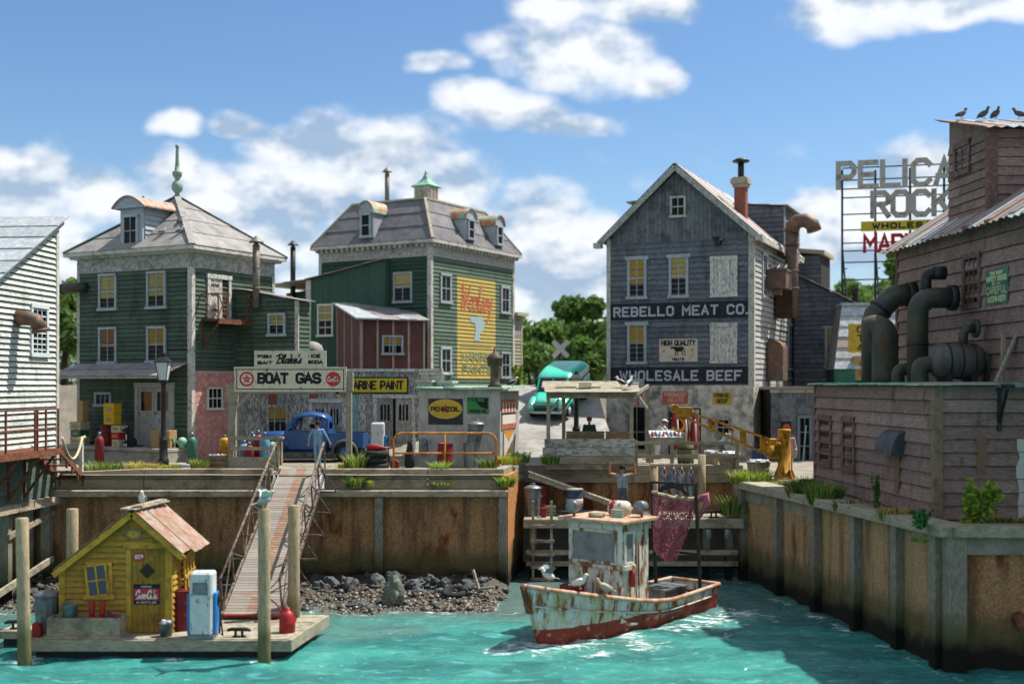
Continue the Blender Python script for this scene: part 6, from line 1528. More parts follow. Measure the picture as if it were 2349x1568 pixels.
# ====== maroon fish plant on the right
def maroon_building():
 P0,P1=V((10.32,40.0,0)),V((10.95,30.4,0));d=(P0-P1).normalized();L=(P0-P1).length
 th=math.degrees(math.atan2(d.x,d.y));B=thing('maroon_building','maroon clapboard fish plant with pipes, tank and skylight tower','building',P1,0)
 Lf=Face(B,P0-P1,-d,V((-d.y,d.x,0)));F=front(B)
 zb,zt=-.75,3.04
 m=MB();q=P0-P1;m.prism([(0,0,zb),(20,0,zb),(20,q.y,zb),(q.x,q.y,zb)],(0,0,zt-zb));m.build('wall',M_dark,B)
 clapboards(Lf,[(0,zb),(L,zb),(L,zt),(0,zt)],.38,M_red,B,th=.075,joints=4,gap=.02)
 clapboards(F,[(0,zb),(9,zb),(9,zt),(0,zt)],.36,M_red,B,th=.075,joints=4,gap=.02)
 m=MB();m.box(-.10,-.09,zb,.14,.12,zt);m.build('corner_board',mat('tan_corner_board','7d6a58','6b554a',cs=4,rough=.85,gs=(30,30,8)),B)
 m=MB();Lf.box(m,-.06,zb,.0,.10,zt,.07);m.build('corner_board',M_maroontrim,B)
 n=6
 for i in range(n):
  a,b=L*i/n-.25,L*(i+1)/n-.24;m=MB();z=RND.uniform(-.02,.03);m.hexa([Lf.p(a,zt+.01,.22),Lf.p(b,zt+.01+z,.24),Lf.p(b,zt+.04,-3),Lf.p(a,zt+.04,-3),Lf.p(a,zt+.07,.22),Lf.p(b,zt+.07+z,.24),Lf.p(b,zt+.10,-3),Lf.p(a,zt+.10,-3)]);m.build('roof_sheet',M_copper,B,fix=True)
 m=MB();m.box(-.25,-.3,zt+.01,1.5,3,zt+.09);m.build('roof_sheet',M_tin,B);m=MB();m.box(1.52,-.28,zt-.05,20,3,zt+.07);m.build('roof_sheet',M_slate,B)
 # windows in the left wall
 for r in((1882,952,1912,1066),(1936,955,1966,1078)):window(Lf,B,Lf.rect(*r),None,.5,1,4,trim=M_maroontrim,cas=.16)
 # louvred hood
 a0,z0=Lf.hit(2040,1040);a1,z1=Lf.hit(2080,990);m=MB();n=8;pts=[(0,0)]+[(.45*math.cos(math.pi/2*i/n),.02+(z1-z0)*math.sin(math.pi/2*i/n))for i in range(n+1)]
 m.prism([Lf.p(a0,z0+z,d_)for d_,z in pts],Lf.u*(a1-a0));m.build('vent_hood',mat('slate_hood','3f4448','4e5356',cs=3,rough=.5,metal=.3),B,fix=True)
 for f,px,py0,py1,w in((Lf,2064,1045,1130,.42),(F,2250,1000,1085,.3)):
  a,zt_=f.hit(px,py0);zb_=f.hit(px,py1)[1];m=MB();k=.38
  rr=random.Random(px);prof=[(a-w/2*(1-.25*i/6)+rr.uniform(-.03,.03),zt_+(zb_-zt_)*i/6)for i in range(7)]+[(a+w/2*(1-.3*i/6)+rr.uniform(-.03,.03),zt_+(zb_-zt_)*i/6)for i in range(6,-1,-1)]
  f.poly(m,prof,.08,.083);m.build('rust_stain',mat('orange_rust_stain','75553a','6d5651',cover=.5,cs=5,soft=.2,rough=.9),B)
  # torn white notice at the right edge
 a0,z1=F.hit(2328,1006);zz=F.hit(2328,1197)[1];S=thing('torn_notice','peeling white painted board at the right edge of the maroon wall','sign',B.location);SF=front(S);m=MB();rr=random.Random(3)
 SF.poly(m,[(a0+rr.uniform(0,.12),zz+(z1-zz)*i/9)for i in range(10)][::-1]+[(a0+1.6,zz),(a0+1.6,z1)],.05,.075);m.build('sheet',mat('dirty_white_notice','b5b2ab','7d5a4a',cover=.15,cs=3,rough=.85),S)
 # bracket pipe on the front
 m=MB();a,z=F.hit(2290,890);m.bar(F.p(a,z+.1,.05),F.p(a,z-1.1,.06),.1);m.bar(F.p(a-.1,z,.8),F.p(a,z-.9,.05),.07);m.bar(F.p(a,z+.05,.0),F.p(a,z+.05,.9),.1);m.build('bracket',M_iron,B)
 # --- upper block
 U0=V((12.95,39.5,0));U1=U0-d*14;UF=Face(B,U0-P1,-d,V((-d.y,d.x,0)));LU=14
 ze=7.62;m=MB();a,b=U0-P1,U1-P1;m.prism([(a.x,a.y,zt+.05),(b.x,b.y,zt+.05),(b.x+9,b.y,zt+.05),(a.x+9,a.y,zt+.05)],(0,0,ze-zt));m.build('wall',M_dark,B)
 clapboards(UF,[(0,zt+.06),(LU,zt+.06),(LU,ze),(0,ze)],.40,M_red,B,th=.075,joints=5,gap=.02)
 m=MB();UF.box(m,-.05,zt+.06,.0,.12,ze,.08);m.build('corner_board',M_maroontrim,B)
 e0,e1=UF.p(-.35,ze-.22,.55),UF.p(LU,ze-.22,.55);up=V((5.6,0,3.55));corr_roof(B,(e0,e1,e1+up,e0+up),[M_tin,M_tinw,M_tin,M_rustroof],22,.07,'roof_sheet',.12)
 b2=UF.p(LU,0);GF=Face(B,b2,(1,0,0),(0,-1,0));gp=[(0,zt+.06),(10.6,zt+.06),(10.6,ze),(5.3,ze+3.2),(0,ze)];m=MB();m.prism([GF.p(x,z,-.02)for x,z in gp],UF.o-b2);m.build('wall',M_dark,B,fix=True);clapboards(GF,gp,.40,M_red,B,th=.075,joints=5,gap=.02)
 sheet_roof(B,(e0+up*2-V((0,0,7.1)),e1+up*2-V((0,0,7.1)),e1+up,e0+up),[M_tin,M_rustroof],3,.06,'roof_sheet')
 for i in range(9):m=MB();a=.3+i*1.4;m.bar(UF.p(a,ze-.14,.5),UF.p(a,ze+.1,-.2),.1,.14);m.build('rafter',M_maroontrim,B)
 for r in((2213,580,2255,704),):window(UF,B,UF.rect(*r),None,.5,3,4,trim=M_maroontrim,cas=.16)
 S=thing('safety_sign','green tin sign reading SAFETY DEVICE IS A CAREFUL WORKER','sign',B.location);SF=Face(S,U0-P1,-d,V((-d.y,d.x,0)));r=SF.rect(2268,620,2319,697);r=(r[0],SF.hit(2268,702)[1],r[2],SF.hit(2268,622)[1]);m=MB();SF.box(m,r[0],r[1],.055,r[2],r[3],.085);m.build('plate',mat('dark_green_sign','2f5a4e','46705f',cs=4,rough=.6,bump=.03),S)
 lm=mat('pale_yellow_lettering','a8ad86',rough=.7,bump=0);h=r[3]-r[1];w=r[2]-r[0]
 for t,v0,v1,i0,i1 in(('THE BEST',.84,.95,.2,.8),('SAFETY DEVICE',.66,.82,.04,.97),('IS A',.56,.64,.3,.65),('CAREFUL',.30,.53,.03,.98),('WORKER',.07,.25,.08,.92)):letters(SF,S,t,(r[0]+w*i0,r[1]+h*v0,r[0]+w*i1,r[1]+h*v1),lm,.045,.087)
 # --- tower
 T0=V((13.7,36.9,0));T1=T0-d*2.75;zt0,zt1=7.5,10.48
 TF=Face(B,T0-P1,-d,V((-d.y,d.x,0)));a,b=T0-P1,T1-P1;lt=2.75
 TR=Face(B,b,(1,0,0),(0,-1,0))
 m=MB();m.prism([(a.x,a.y,zt0),(b.x,b.y,zt0),(b.x+5,b.y,zt0),(a.x+5,a.y,zt0)],(0,0,zt1-zt0));m.build('tower_wall',M_dark,B)
 clapboards(TF,[(0,zt0),(lt,zt0),(lt,zt1),(0,zt1)],.27,M_red,B,th=.06);clapboards(TR,[(0,zt0),(5,zt0),(5,zt1),(0,zt1)],.27,M_red,B,th=.06)
 m=MB();m.box(b.x-.12,b.y-.12,zt0,b.x+.16,b.y+.1,zt1);m.build('corner_board',M_maroontrim,B)
 window(TF,B,TF.rect(2193,326,2230,398),None,.5,2,3,trim=M_maroontrim,cas=.15)
 corr_roof(B,(V((b.x-.4,b.y-.5,zt1-.08)),V((b.x+5,b.y-.5,zt1-.08)),V((a.x+5,a.y+.2,zt1+.86)),V((a.x-.4,a.y+.2,zt1+.86))),[M_tin,M_rustroof,M_tinw],8,.06,'tower_roof',.08)
 m=MB();m.prism([V((a.x,a.y,zt1)),V((b.x,b.y,zt1)),V((a.x,a.y,zt1+.8))],(5,0,0));m.build('tower_wall',M_red,B)
 return B,Lf,UF,zt,V((T0.x,T0.y,zt1))
MAR,MLf,MUF,MZ,TOW=maroon_building()
def curve(pts,k=5):
 pts=[V(p)for p in pts];out=[]
 for i in range(len(pts)-1):
  p0,p1,p2,p3=pts[max(i-1,0)],pts[i],pts[i+1],pts[min(i+2,len(pts)-1)]
  for j in range(k):t=j/k;out.append(.5*(2*p1+(p2-p0)*t+(2*p0-5*p1+4*p2-p3)*t*t+(3*p1-p0-3*p2+p3)*t**3))
 return out+[pts[-1]]
def elbow(a,b,c,r,n=7):
 """straight run a-b, round bend of radius r at b, straight run b-c"""
 a,b,c=V(a),V(b),V(c);u,w=(b-a).normalized(),(c-b).normalized();p,q=b-u*r,b+w*r;out=[a]
 for i in range(n+1):t=i/n;out.append(p*(1-t)**2+b*2*t*(1-t)+q*t*t)
 return out+[c]
def roof_plant():
 z=MZ+.10
 def T(nm,lb,cat,grp=None):return thing(nm,lb,cat,(0,0,0),0,grp)
 def G(px,py,D):return at(px,py,D)
 t=T('bent_pipe','tall dark pipe with two elbows, leftmost on the low roof','pipe','big dark pipes on the low roof');D=38.0;m=MB();r=.36
 x=X(2002,D);m.tube([(x,D,z),(x,D,Z(738,D)),(x+.05,D,Z(725,D)),(x+.55,D,Z(688,D)),(x+.66,D,Z(681,D)),(x+.8,D,Z(678,D)),(X(2085,D),D,Z(676,D))],r,18);m.build('pipe',M_pipeb,t)
 for p,q in(((X(2080,D),D,Z(676,D)),(X(2098,D),D,Z(676,D))),((x+.22,D,Z(712,D)),(x+.27,D,Z(708,D)))):m=MB();m.tube([p,q],r*1.13,16);m.build('flange',M_iron,t)
 t=T('bent_pipe','stubby dark pipe with a down-turned round hood beside the leftmost pipe','pipe','big dark pipes on the low roof');D=36.6;x=X(2030,D);m=MB();m.tube(curve([(x,D,z),(x,D,Z(800,D)),(x,D,Z(775,D)),(x-.06,D+.12,Z(757,D)),(x-.22,D+.3,Z(750,D)),(x-.4,D+.4,Z(755,D))]),.40,18);m.build('pipe',M_pipeb,t)
 t=T('bent_pipe','dark pipe with a long horizontal arm and flange in front of the maroon wall','pipe','big dark pipes on the low roof');D=34.2;x=X(2105,D);r=.30;m=MB();m.tube(elbow((x,D,z),(x,D,Z(683,D)),(X(2180,D),D,Z(683,D)),.5),r,18);m.build('pipe',M_pipeb,t)
 m=MB();m.tube([(X(2176,D),D,Z(683,D)),(X(2192,D),D,Z(683,D))],r*1.25,16);m.build('flange',M_iron,t);m=MB();m.tube([(x,D,Z(792,D)),(x,D,Z(786,D))],r*1.08,16);m.build('flange',M_iron,t)
 t=T('bent_pipe','thin dark vent pipe with a short arm high on the maroon wall','pipe','big dark pipes on the low roof');D=34.4;x=X(2124,D);m=MB();m.tube(elbow((x,D,Z(710,D)),(x,D,Z(626,D)),(X(2166,D),D,Z(626,D)),.25),.16,12);m.tube([(X(2140,D),D,Z(626,D)),(X(2168,D),D,Z(626,D))],.2,12);m.build('pipe',M_iron,t)
 t=T('pressure_tank','fat horizontal boiler tank on the low roof of the maroon building','tank');D=33.0;zc=Z(828,D);x0,x1=X(2148,D),X(2242,D);m=MB();M=Matrix.Rotation(rad(90),3,'Y');Lg=x1-x0;rr=.50
 m.lathe([(.001,-.16),(.25,-.13),(.42,-.06),(rr,.06),(rr,Lg-.06),(.42,Lg+.06),(.25,Lg+.13),(.001,Lg+.16)],20,(x0,D,zc),0,True,M);m.build('shell',mat('streaked_grey_tank','4d4f4e','6a665f',cs=2,stretch=(2,2,.6),soft=.2,rough=.5,metal=.35,rust=.1),t)
 for k in(.2,.5,.8):m=MB();m.tube([(x0+Lg*k,D,zc),(x0+Lg*k+.05,D,zc)],rr*1.025,20);m.build('band',M_iron,t)
 for k in(.2,.8):m=MB();m.box(x0+Lg*k-.08,D-.4,z,x0+Lg*k+.08,D+.4,zc-.3);m.build('saddle',M_iron,t)
 m=MB();m.tube([(x0+.75,D,zc+.4),(x0+.75,D,zc+.75),(x0+.85,D,zc+.9),(x0+1.05,D,zc+.92)],.13,10);m.tube([(x0+1.05,D,zc+.92),(x0+1.15,D,zc+.92)],.26,12);m.build('valve',M_pipeb,t)
 m=MB();m.tube([(x1+.1,D,zc+.1),(x1+.32,D,zc),(x1+.38,D,zc-.25),(x1+.38,D,z)],.2,12);m.build('drain_pipe',M_pipeb,t)
 for(pts,lb,D,r)in(([(2060,880),(2060,858),(2066,848),(2090,846),(2100,846)],'low elbow pipe on the roof edge between the tall pipes',35.2,.19),([(2110,884),(2110,850),(2116,838),(2140,834),(2152,834)],'short elbow pipe feeding the tank',33.2,.24)):
  t=T('bent_pipe',lb,'pipe','big dark pipes on the low roof');m=MB();m.tube(curve([(X(px,D),D,max(z-.02,Z(py,D)))for px,py in pts]),r,14);m.build('pipe',M_pipeb,t)
 t=T('pipe_block','grey concrete block under the low pipes','block');D=35;m=MB();m.box(X(2078,D),D-.2,z,X(2112,D),D+.3,Z(868,D));m.build('block',M_conc,t,bevel=.02)
 t=T('leaning_plank','pale wooden plank leaning against the maroon wall at the right','plank');D=31.3;m=MB();m.bar(V((X(2285,D),D,z)),V((X(2349,D),D+.1,Z(735,D))),.13,.05);m.build('plank',M_timberl,t);m=MB();m.bar((X(2312,D),D+.3,z),(X(2312,D),D+.3,Z(765,D)),.09);m.build('post',M_timber,t)
roof_plant()
# ====== white building on piles at the far left
def white_building():
 C=V((-15.46,40.0,0));d=V((-.089,-1,0)).normalized();B=thing('white_building','white clapboard building on piles with frosted tin shed roof','building',C,0)
 F=Face(B,(0,0,0),-d*-1 if False else d,V((-d.y,d.x,0)))
 F.n=V((1,-.089,0)).normalized();F.u=d
 zp=1.02;z1=8.62;k=2.06/3.7;L=7.4;zs=lambda a:z1-k*a
 poly=[(0,.85),(L,.85),(L,zs(L)),(0,z1)]
 m=MB();m.prism([F.p(a,z,-.01)for a,z in poly],F.n*-6);m.build('wall',M_dark,B,fix=True)
 fw=Face(B,F.p(L,0,0),-F.u,F.n);fl=[(L-a,z)for a,z in poly]
 # boards drawn with a right-handed face (u x z = n)
 u=F.u;right_handed=u.cross(V((0,0,1))).dot(F.n)>0
 if right_handed:clapboards(F,poly,.185,M_white,B,th=.07,gap=.032)
 else:clapboards(fw,fl,.185,M_white,B,th=.07,gap=.032)
 W=F if right_handed else fw
 m=MB();a0=-.02 if right_handed else L-.16;W.box(m,a0,-.05,.0,a0+.18,z1,.08);m.build('corner_board',M_trim,B)
 EF=Face(B,F.p(L,0,0)-F.n*6,F.n,d);clapboards(EF,[(0,.85),(6,.85),(6,zs(L)),(0,zs(L))],.185,M_white,B,th=.07,gap=.032)
 e0,e1=F.p(L,zs(L)+.05,.35),F.p(-.25,zs(-.25)+.05,.35);q0,q1=F.p(L,zs(L)+.05,-6),F.p(-.25,zs(-.25)+.05,-6)
 sheet_roof(B,(e0,q0,q1,e1),[M_tinw],9,.05,'roof_sheet',wob=.02);
 strip(B,F.p(L,zs(L)-.05,.12),F.p(-.2,z1-.02,.12),.10,.16,M_trim,'rake_board')
 r=W.rect(66,698,106,815);window(W,B,r,None,.5,3,2,trim=mat('pale_window_trim','b5bcbc',rough=.8),cas=.13)
 # rusty elbow vent
 a,z=F.hit(36,740);m=MB();m.tube([F.p(a,z+.15,0),F.p(a,z+.15,.35),F.p(a-.05,z+.08,.62),F.p(a-.1,z-.25,.78)],.24,12);m.tube([F.p(a-.09,z-.2,.77),F.p(a-.1,z-.3,.79)],.28,12);m.build('elbow_vent',M_rusto,B)
 # lower skirt, beams, piles
 m=MB();m.prism([F.p(0,-.72,-.02),F.p(L,-.72,-.02),F.p(L,.84,-.02),F.p(0,.84,-.02)],F.n*-.1);m.build('skirt',wood('dark_green_skirt','46544a','5d665c',cs=4),B,fix=True)  # green boards with the platform's shadow put into their dark colour
 m=MB();m.bar(F.p(-.3,-.82,.1),F.p(L,-.82,.1),.25,.26);m.build('sill_beam',M_timber,B)
 for a,dd in((.3,-.2),(3.0,-.2),(5.6,-.2)):m=MB();p=F.p(a,0,dd);m.bar(p+V((0,0,-5)),p+V((0,0,-.9)),.3);m.build('post',M_postw,B)
 m=MB();m.bar(F.p(3.2,-1.7,.0),F.p(.2,-1.25,.0),.08,.18);m.build('brace',M_timber,B);m=MB();m.bar(F.p(4.5,-3.4,.15),F.p(.6,-2.75,.15),.1,.2);m.build('brace',M_timberl,B)
 # gangway platform with rails along the wall
 pl=MB();pw=1.0
 for i in range(9):a=1.9+i*.58;pl.prism([F.p(a,zp-.07,.05),F.p(a+.56,zp-.07,.05),F.p(a+.56,zp-.07,pw),F.p(a,zp-.07,pw)],(0,0,.07))
 pl.bar(F.p(1.88,zp-.12,pw),F.p(L,zp-.12,pw),.08,.2);pf=pl.build('platform',M_rusti,B,fix=True)
 for a in(1.93,2.75,3.3,3.45,5.2):m=MB();m.bar(F.p(a,zp,pw),F.p(a,zp+1.26,pw),.055);m.build('rail_post',M_rusti,pf)
 for h in(1.26,.66):m=MB();m.bar(F.p(1.9,zp+h,pw),F.p(L,zp+h,pw),.05);m.build('rail',M_rusti,pf)
 for a in(2.1,3.1,4.4):m=MB();m.bar(F.p(a,zp-.15,pw),F.p(a+.1,zp-1.5,.05),.07);m.bar(F.p(a+.1,zp-.1,.02),F.p(a+.1,zp-1.6,.02),.07);m.build('bracket',M_rusti,pf)
 # stair
 s=thing('rusty_stair','rust-red iron stair with five treads from the platform to the quay','stair',(0,0,0));p0=C+F.p(1.95,zp,.55);p1=V((X(172,40.6),40.4,-.18));dd=p1-p0;n=5;sd=V((0,0,1)).cross(dd).normalized()
 for sg in(-1,1):m=MB();m.bar(p0+sd*sg*.42,p1+sd*sg*.42,.05,.16);m.build('stringer',M_rusti,s)
 for i in range(n):
  p=p0+dd*((i+.7)/n);m=MB();R3=Matrix.Rotation(math.atan2(dd.y,dd.x),3,'Z');m.cbox(p,(.30,.9,.05),R3);m.build('tread',M_rusti,s)
  m=MB();m.bar(p+sd*.40+V((0,0,-.3)),p+sd*.40+V((0,0,.02)),.06);m.bar(p-sd*.40+V((0,0,-.3)),p-sd*.40+V((0,0,.02)),.06);m.build('riser_post',M_rusto,s)
 t=thing('rope_post','white post holding one end of the slack rope by the stair','post',(X(186,40.5),40.5,-.25));m=MB();m.cbox((0,0,.72),(.13,.13,1.5));m.build('post',M_trim,t);m=MB();m.tube([(-.12,-.05,1.42),(.06,.02,1.5),(.14,.06,1.52)],.05,8);m.build('knot',M_rope,t)
 a=V((X(143,38.2),38.2,Z(1003,38.2)));b=V((X(190,40.5),40.45,Z(1003,40.5)));pts=[]
 for i in range(13):q=i/12;p=a.lerp(b,q);p.z-=.95*4*q*(1-q)*.75;pts.append(p)
 m=MB();m.tube(pts,.045,8);tag(m.build('slack_rope',M_rope),'slack pale rope hanging between the platform and the white post','rope')
white_building()
# ====== yellow shack on the float
FZ=-3.36
def yellow_shack():
 O=V((-8.82,30.5,FZ));B=thing('yellow_shack','little yellow clapboard shack with rusty tin roof on the float','shack',O,0);F,G=front(B),right(B)
 W,L=2.86,1.95;zl,zr=F.hit(140,1303)[1],F.hit(393,1246)[1];rx,rz=F.hit(309,1178);rz+=.02
 m=MB();m.prism([(-W,.01,0),(0,.01,0),(0,.01,zr),(rx,.01,rz),(-W,.01,zl)],(0,L,0));m.build('wall',M_dark,B)
 d0,zd0,d1,zd1=F.rect(291,1246,394,1446)
 poly=[(-W+.08,0),(-.04,0),(-.04,zr),(rx,rz),(-W+.08,zl+.06)]
 lo=[(-W+.08,0),(d0,0),(d0,zd1),(-W+.08,zd1)];
 clapboards(F,[(-W+.08,0),(d0+.02,0),(d0+.02,rz-(rx-d0-.02)*0 if False else zd1),(-W+.08,zl)]if False else[(-W+.08,.0),(d0+.05,.0),(d0+.05,rz-abs(d0+.05-rx)*.62),(-W+.08,zl+.05)],.15,M_yshed,B,th=.06)
 clapboards(F,[(d0+.06,zd1),(-.06,zd1),(-.06,zd1+.02),(rx,rz),(d0+.06,rz-.06)],.15,M_yshed,B,th=.06)
 clapboards(G,[(0,0),(L,0),(L,zr),(0,zr)],.15,M_yshed,B,th=.06)
 for a0,a1,z1 in((-W-.03,-W+.13,zl+.05),(-.14,.035,zr)):m=MB();F.box(m,a0,.0,.0,a1,z1,.07);m.build('corner_board',M_ytrim,B)
 m=MB();G.box(m,L-.1,0,0,L+.02,zr,.06);m.build('corner_board',M_ytrim,B)
 # roof
 yf,yb=-.28,L+.22;k=(rz-zr)/-rx;e=V((.36,0,zr-.36*k));kl=(rz-zl)/(rx+W);el=V((-W-.12,0,zl-.12*kl));R=V((rx,0,rz+.06))
 y=lambda p,q:V((p.x,q,p.z+.04))
 corr_roof(B,(y(e,yf),y(e,yb),y(R,yb),y(R,yf)),[M_rustroof],3,.04,'roof_sheet',.16)
 corr_roof(B,(y(el,yf),y(el,yb),y(R,yb),y(R,yf)),[M_rustroof],3,.04,'roof_sheet',.05)
 for p in(e,el):m=MB();m.bar(V((p.x,yf+.06,p.z-.05)),V((R.x,yf+.06,R.z-.06)),.06,.15);m.build('rake_board',M_ytrim,B);
 m=MB();m.bar(V((rx-.16,yf-.08,rz+.14)),V((rx+.1,yb,rz+.14)),.22,.04);m.bar(V((rx+.05,yf-.08,rz+.13)),V((rx+.20,yb,rz+.10)),.16,.03);m.build('ridge_board',M_timberl,B)
 # door
 m=MB();F.box(m,d0,0,.0,d0+.13,zd1-.1,.075);F.box(m,d1-.14,0,.0,d1-.012,zd1-.1,.073);F.box(m,d0-.06,zd1-.12,.002,d1-.02,zd1+.04,.09);m.build('door_frame',M_ytrim,B)
 D=MB();x0,x1=d0+.135,d1-.15;n=6
 for i in range(n):F.box(D,x0+(x1-x0)*i/n+.003,.02,.01,x0+(x1-x0)*(i+1)/n-.003,zd1-.13,.045+.006*(i%2))
 dr=D.build('door',M_yshedv,B)
 m=MB();a,z=F.hit(339,1308);r=.2;F.poly(m,[(a,z-r),(a+r,z),(a,z+r),(a-r,z)],.046,.062);m.build('diamond_light',mat('dark_red_glass','2a1512',rough=.2),dr)
 m=MB();m.ell(F.p(x0+.12,.95,.09),(.03,.03,.03),8,6);m.build('handle',M_iron,dr)
 # windows: front one swung open, right one with its shutter hanging
 w0,z0,w1,z1=F.rect(200,1287,260,1367);w=window(F,B,(w0,z0,w1,z1),None,.5,1,1,trim=M_ytrim,cas=.10,name='window',glass=False)
 s=MB();M=Matrix.Rotation(rad(-7),3,'Y');cw,ch=(w1-w0)-.16,(z1-z0)-.10;c=F.p((w0+w1)/2-.03,(z0+z1)/2-.01,.16)
 for(u,v,a,b)in((-cw/2,0,.06,ch),(cw/2,0,.06,ch),(0,-ch/2,cw+.06,.06),(0,ch/2,cw+.06,.06),(0,0,.045,ch),(0,0,cw,.045)):s.cbox(c+M@V((u,-.002 if a>b else 0,v)),(a,.035,b),M)
 s.build('sash',M_ytrim,w);p=MB();p.cbox(c+V((0,.012,0)),(cw,.006,ch),M);p.build('pane',mat('violet_grey_glass','35324a',rough=.15,spec=.6,bump=0),w)
 gw=(.55,.95,1.45,1.95 if zr>2.1 else zr-.25);w=window(G,B,(.45,.85,1.5,zr-.35),None,.5,1,1,trim=M_ytrim,cas=.12,glass=False)
 s=MB();Mx=Matrix.Rotation(rad(8),3,'X');c=V((.20,.95,zr-.85))
 for u in(-.42,-.14,.14,.42):s.cbox(c+Mx@V((0,u,0)),(.04,.09,1.05),Mx)
 for v in(-.5,-.05,.5):s.cbox(c+Mx@V((.03,0,v)),(.03,.95,.08),Mx)
 s.build('shutter',M_ytrim,w)
 m=MB();m.tube([(.05,1.0,zr-.15),(.18,1.0,zr-.18),(.3,1.0,zr-.26)],[.02,.02,.05],8);m.build('lamp',M_ytrim,B)
 # signs
 def sg(lb):return thing('tin_sign',lb,'sign',O,0)
 S=sg('small red oval sticker sign reading STP high on the yellow door');f=front(S);a0,z0,a1,z1=f.rect(307,1265,334,1286);m=MB();cx,cz=(a0+a1)/2,(z0+z1)/2
 f.poly(m,[(cx+.15*math.copysign(abs(math.cos(t))**.6,math.cos(t)),cz+.11*math.copysign(abs(math.sin(t))**.6,math.sin(t)))for t in[2*math.pi*i/20 for i in range(20)]],.056,.068);m.build('plate',M_cokered,S);letters(f,S,'STP',(cx-.11,cz-.055,cx+.12,cz+.055),M_paper,.03,.069)
 S=sg('red and black soda sign reading Coca-Cola low on the yellow door');f=front(S);a0,z0,a1,z1=f.rect(308,1338,368,1384);m=MB();f.box(m,a0,z0,.056,a1,z1,.07);m.build('plate',M_inkb,S);h=z1-z0
 m=MB();f.box(m,a0+.015,z0+h*.2,.07,a1-.015,z1-h*.22,.074);m.build('red_field',M_cokered,S)
 letters(f,S,'Coca-Cola',(a0+.035,z0+h*.27,a1-.04,z1-h*.27),M_paper,.034,.076,scr=True);letters(f,S,'DRINK',(a0+.2,z1-h*.17,a1-.2,z1-h*.07),M_letw,.014,.072);letters(f,S,'IN BOTTLES',(a0+.08,z0+h*.05,a1-.08,z0+h*.15),M_letw,.014,.072)
 S=sg('dark framed sign with a pale oval under the shack gable');f=front(S);a0,z0,a1,z1=f.rect(290,1211,327,1236);m=MB();f.box(m,a0,z0,.05,a1,z1,.075);m.build('frame',M_crate,S);m=MB();cx,cz=(a0+a1)/2,(z0+z1)/2;disc(f,m,cx,cz,.16,.078,0,20,.09);m.build('oval',M_signy,S);m=MB();star(f,m,cx,cz,.05,.08);m.build('emblem',M_redp,S)
 return B,rx+O.x,rz+O.z
SHACK,SRX,SRZ=yellow_shack()
# ====== things on the float
def drum(nm,lb,loc,r,h,mt,cat='drum',group=None,lid=True,ribs=2,tilt=0):
 t=thing(nm,lb,cat,loc,0,group);t.rotation_euler=(0,rad(tilt),0);m=MB();pr=[(r*.97,0),(r,.02)]
 for i in range(ribs):z=h*(i+1)/(ribs+1);pr+=[(r,z-.03),(r*1.035,z),(r,z+.03)]
 pr+=[(r,h-.03),(r*1.03,h-.015),(r*1.03,h),(r*.95,h),(r*.93,h-.03),(.001,h-.03)];m.lathe(pr,18);m.build('shell',mt,t)
 if lid:q=MB();q.tube([(r*.5,0,h-.03),(r*.5,0,h)],.035,8);q.build('bung',M_iron,t)
 return t
def trash_can(lb,loc,r,h,tilt=0,lid=True,lidtilt=0):
 t=thing('trash_can',lb,'trash can',loc);t.rotation_euler=(0,rad(tilt),0);m=MB();n=28;b=len(m.v)
 rows=[(0,.86),(.05,.88),(h*.5,.94),(h-.05,.99),(h-.04,1.03),(h,1.03)]
 for i,(z,k)in enumerate(rows):
  for j in range(n):
   q=r*k*(1-(.035 if j%2 and 0<i<4 else 0));w=2*math.pi*j/n;m.v.append((q*math.cos(w),q*math.sin(w),z))
 for i in range(len(rows)-1):
  for j in range(n):m.f.append([i*n+j,i*n+(j+1)%n,(i+1)*n+(j+1)%n,(i+1)*n+j]);m.m.append(0);m.s.append(False)
 m.f.append(list(range(n))[::-1]);m.m.append(0);m.s.append(False);m.build('can',M_galv,t)
 q=MB();q.lathe([(r*.95,h-.12),(.001,h-.12)],16);q.build('contents',M_dark,t)
 if lid:
  q=MB();M=Matrix.Rotation(rad(lidtilt),3,'Y');q.lathe([(r*1.10,-.03),(r*1.10,.02),(r*.8,.07),(r*.3,.12),(.001,.125)],22,(0,0,h+.02),0,True,M);q.tube([V((-.09,0,h+.13)),V((-.07,0,h+.19)),V((.07,0,h+.19)),V((.09,0,h+.13))],.015,6);q.build('lid',M_galv,t)
 for s in(-1,1):q=MB();q.tube([(s*r*.97,-.08,h*.75),(s*r*1.12,-.06,h*.72),(s*r*1.12,.06,h*.72),(s*r*.97,.08,h*.75)],.012,6);q.build('handle',M_galv,t)
 return t
def bucket(lb,loc,r,h,mt,fill=None):
 t=thing('bucket',lb,'bucket',loc);m=MB();m.lathe([(r*.75,0),(r*.95,h*.97),(r,h),(r*.93,h),(r*.72,.04),(.001,.04)],18);m.build('pail',mt,t)
 m=MB();m.tube([(r*math.cos(a),.02,h+r*.55*math.sin(a)-.02)for a in[math.pi*i/8 for i in range(9)]],.008,6);m.build('handle',M_galv,t)
 if fill:q=MB();rr=random.Random(3);[q.ell((rr.uniform(-r*.5,r*.5),rr.uniform(-r*.5,r*.5),h+rr.uniform(-.04,.05)),(r*.4,r*.3,r*.28),8,5)for _ in range(6)];q.build('contents',fill,t)
 return t
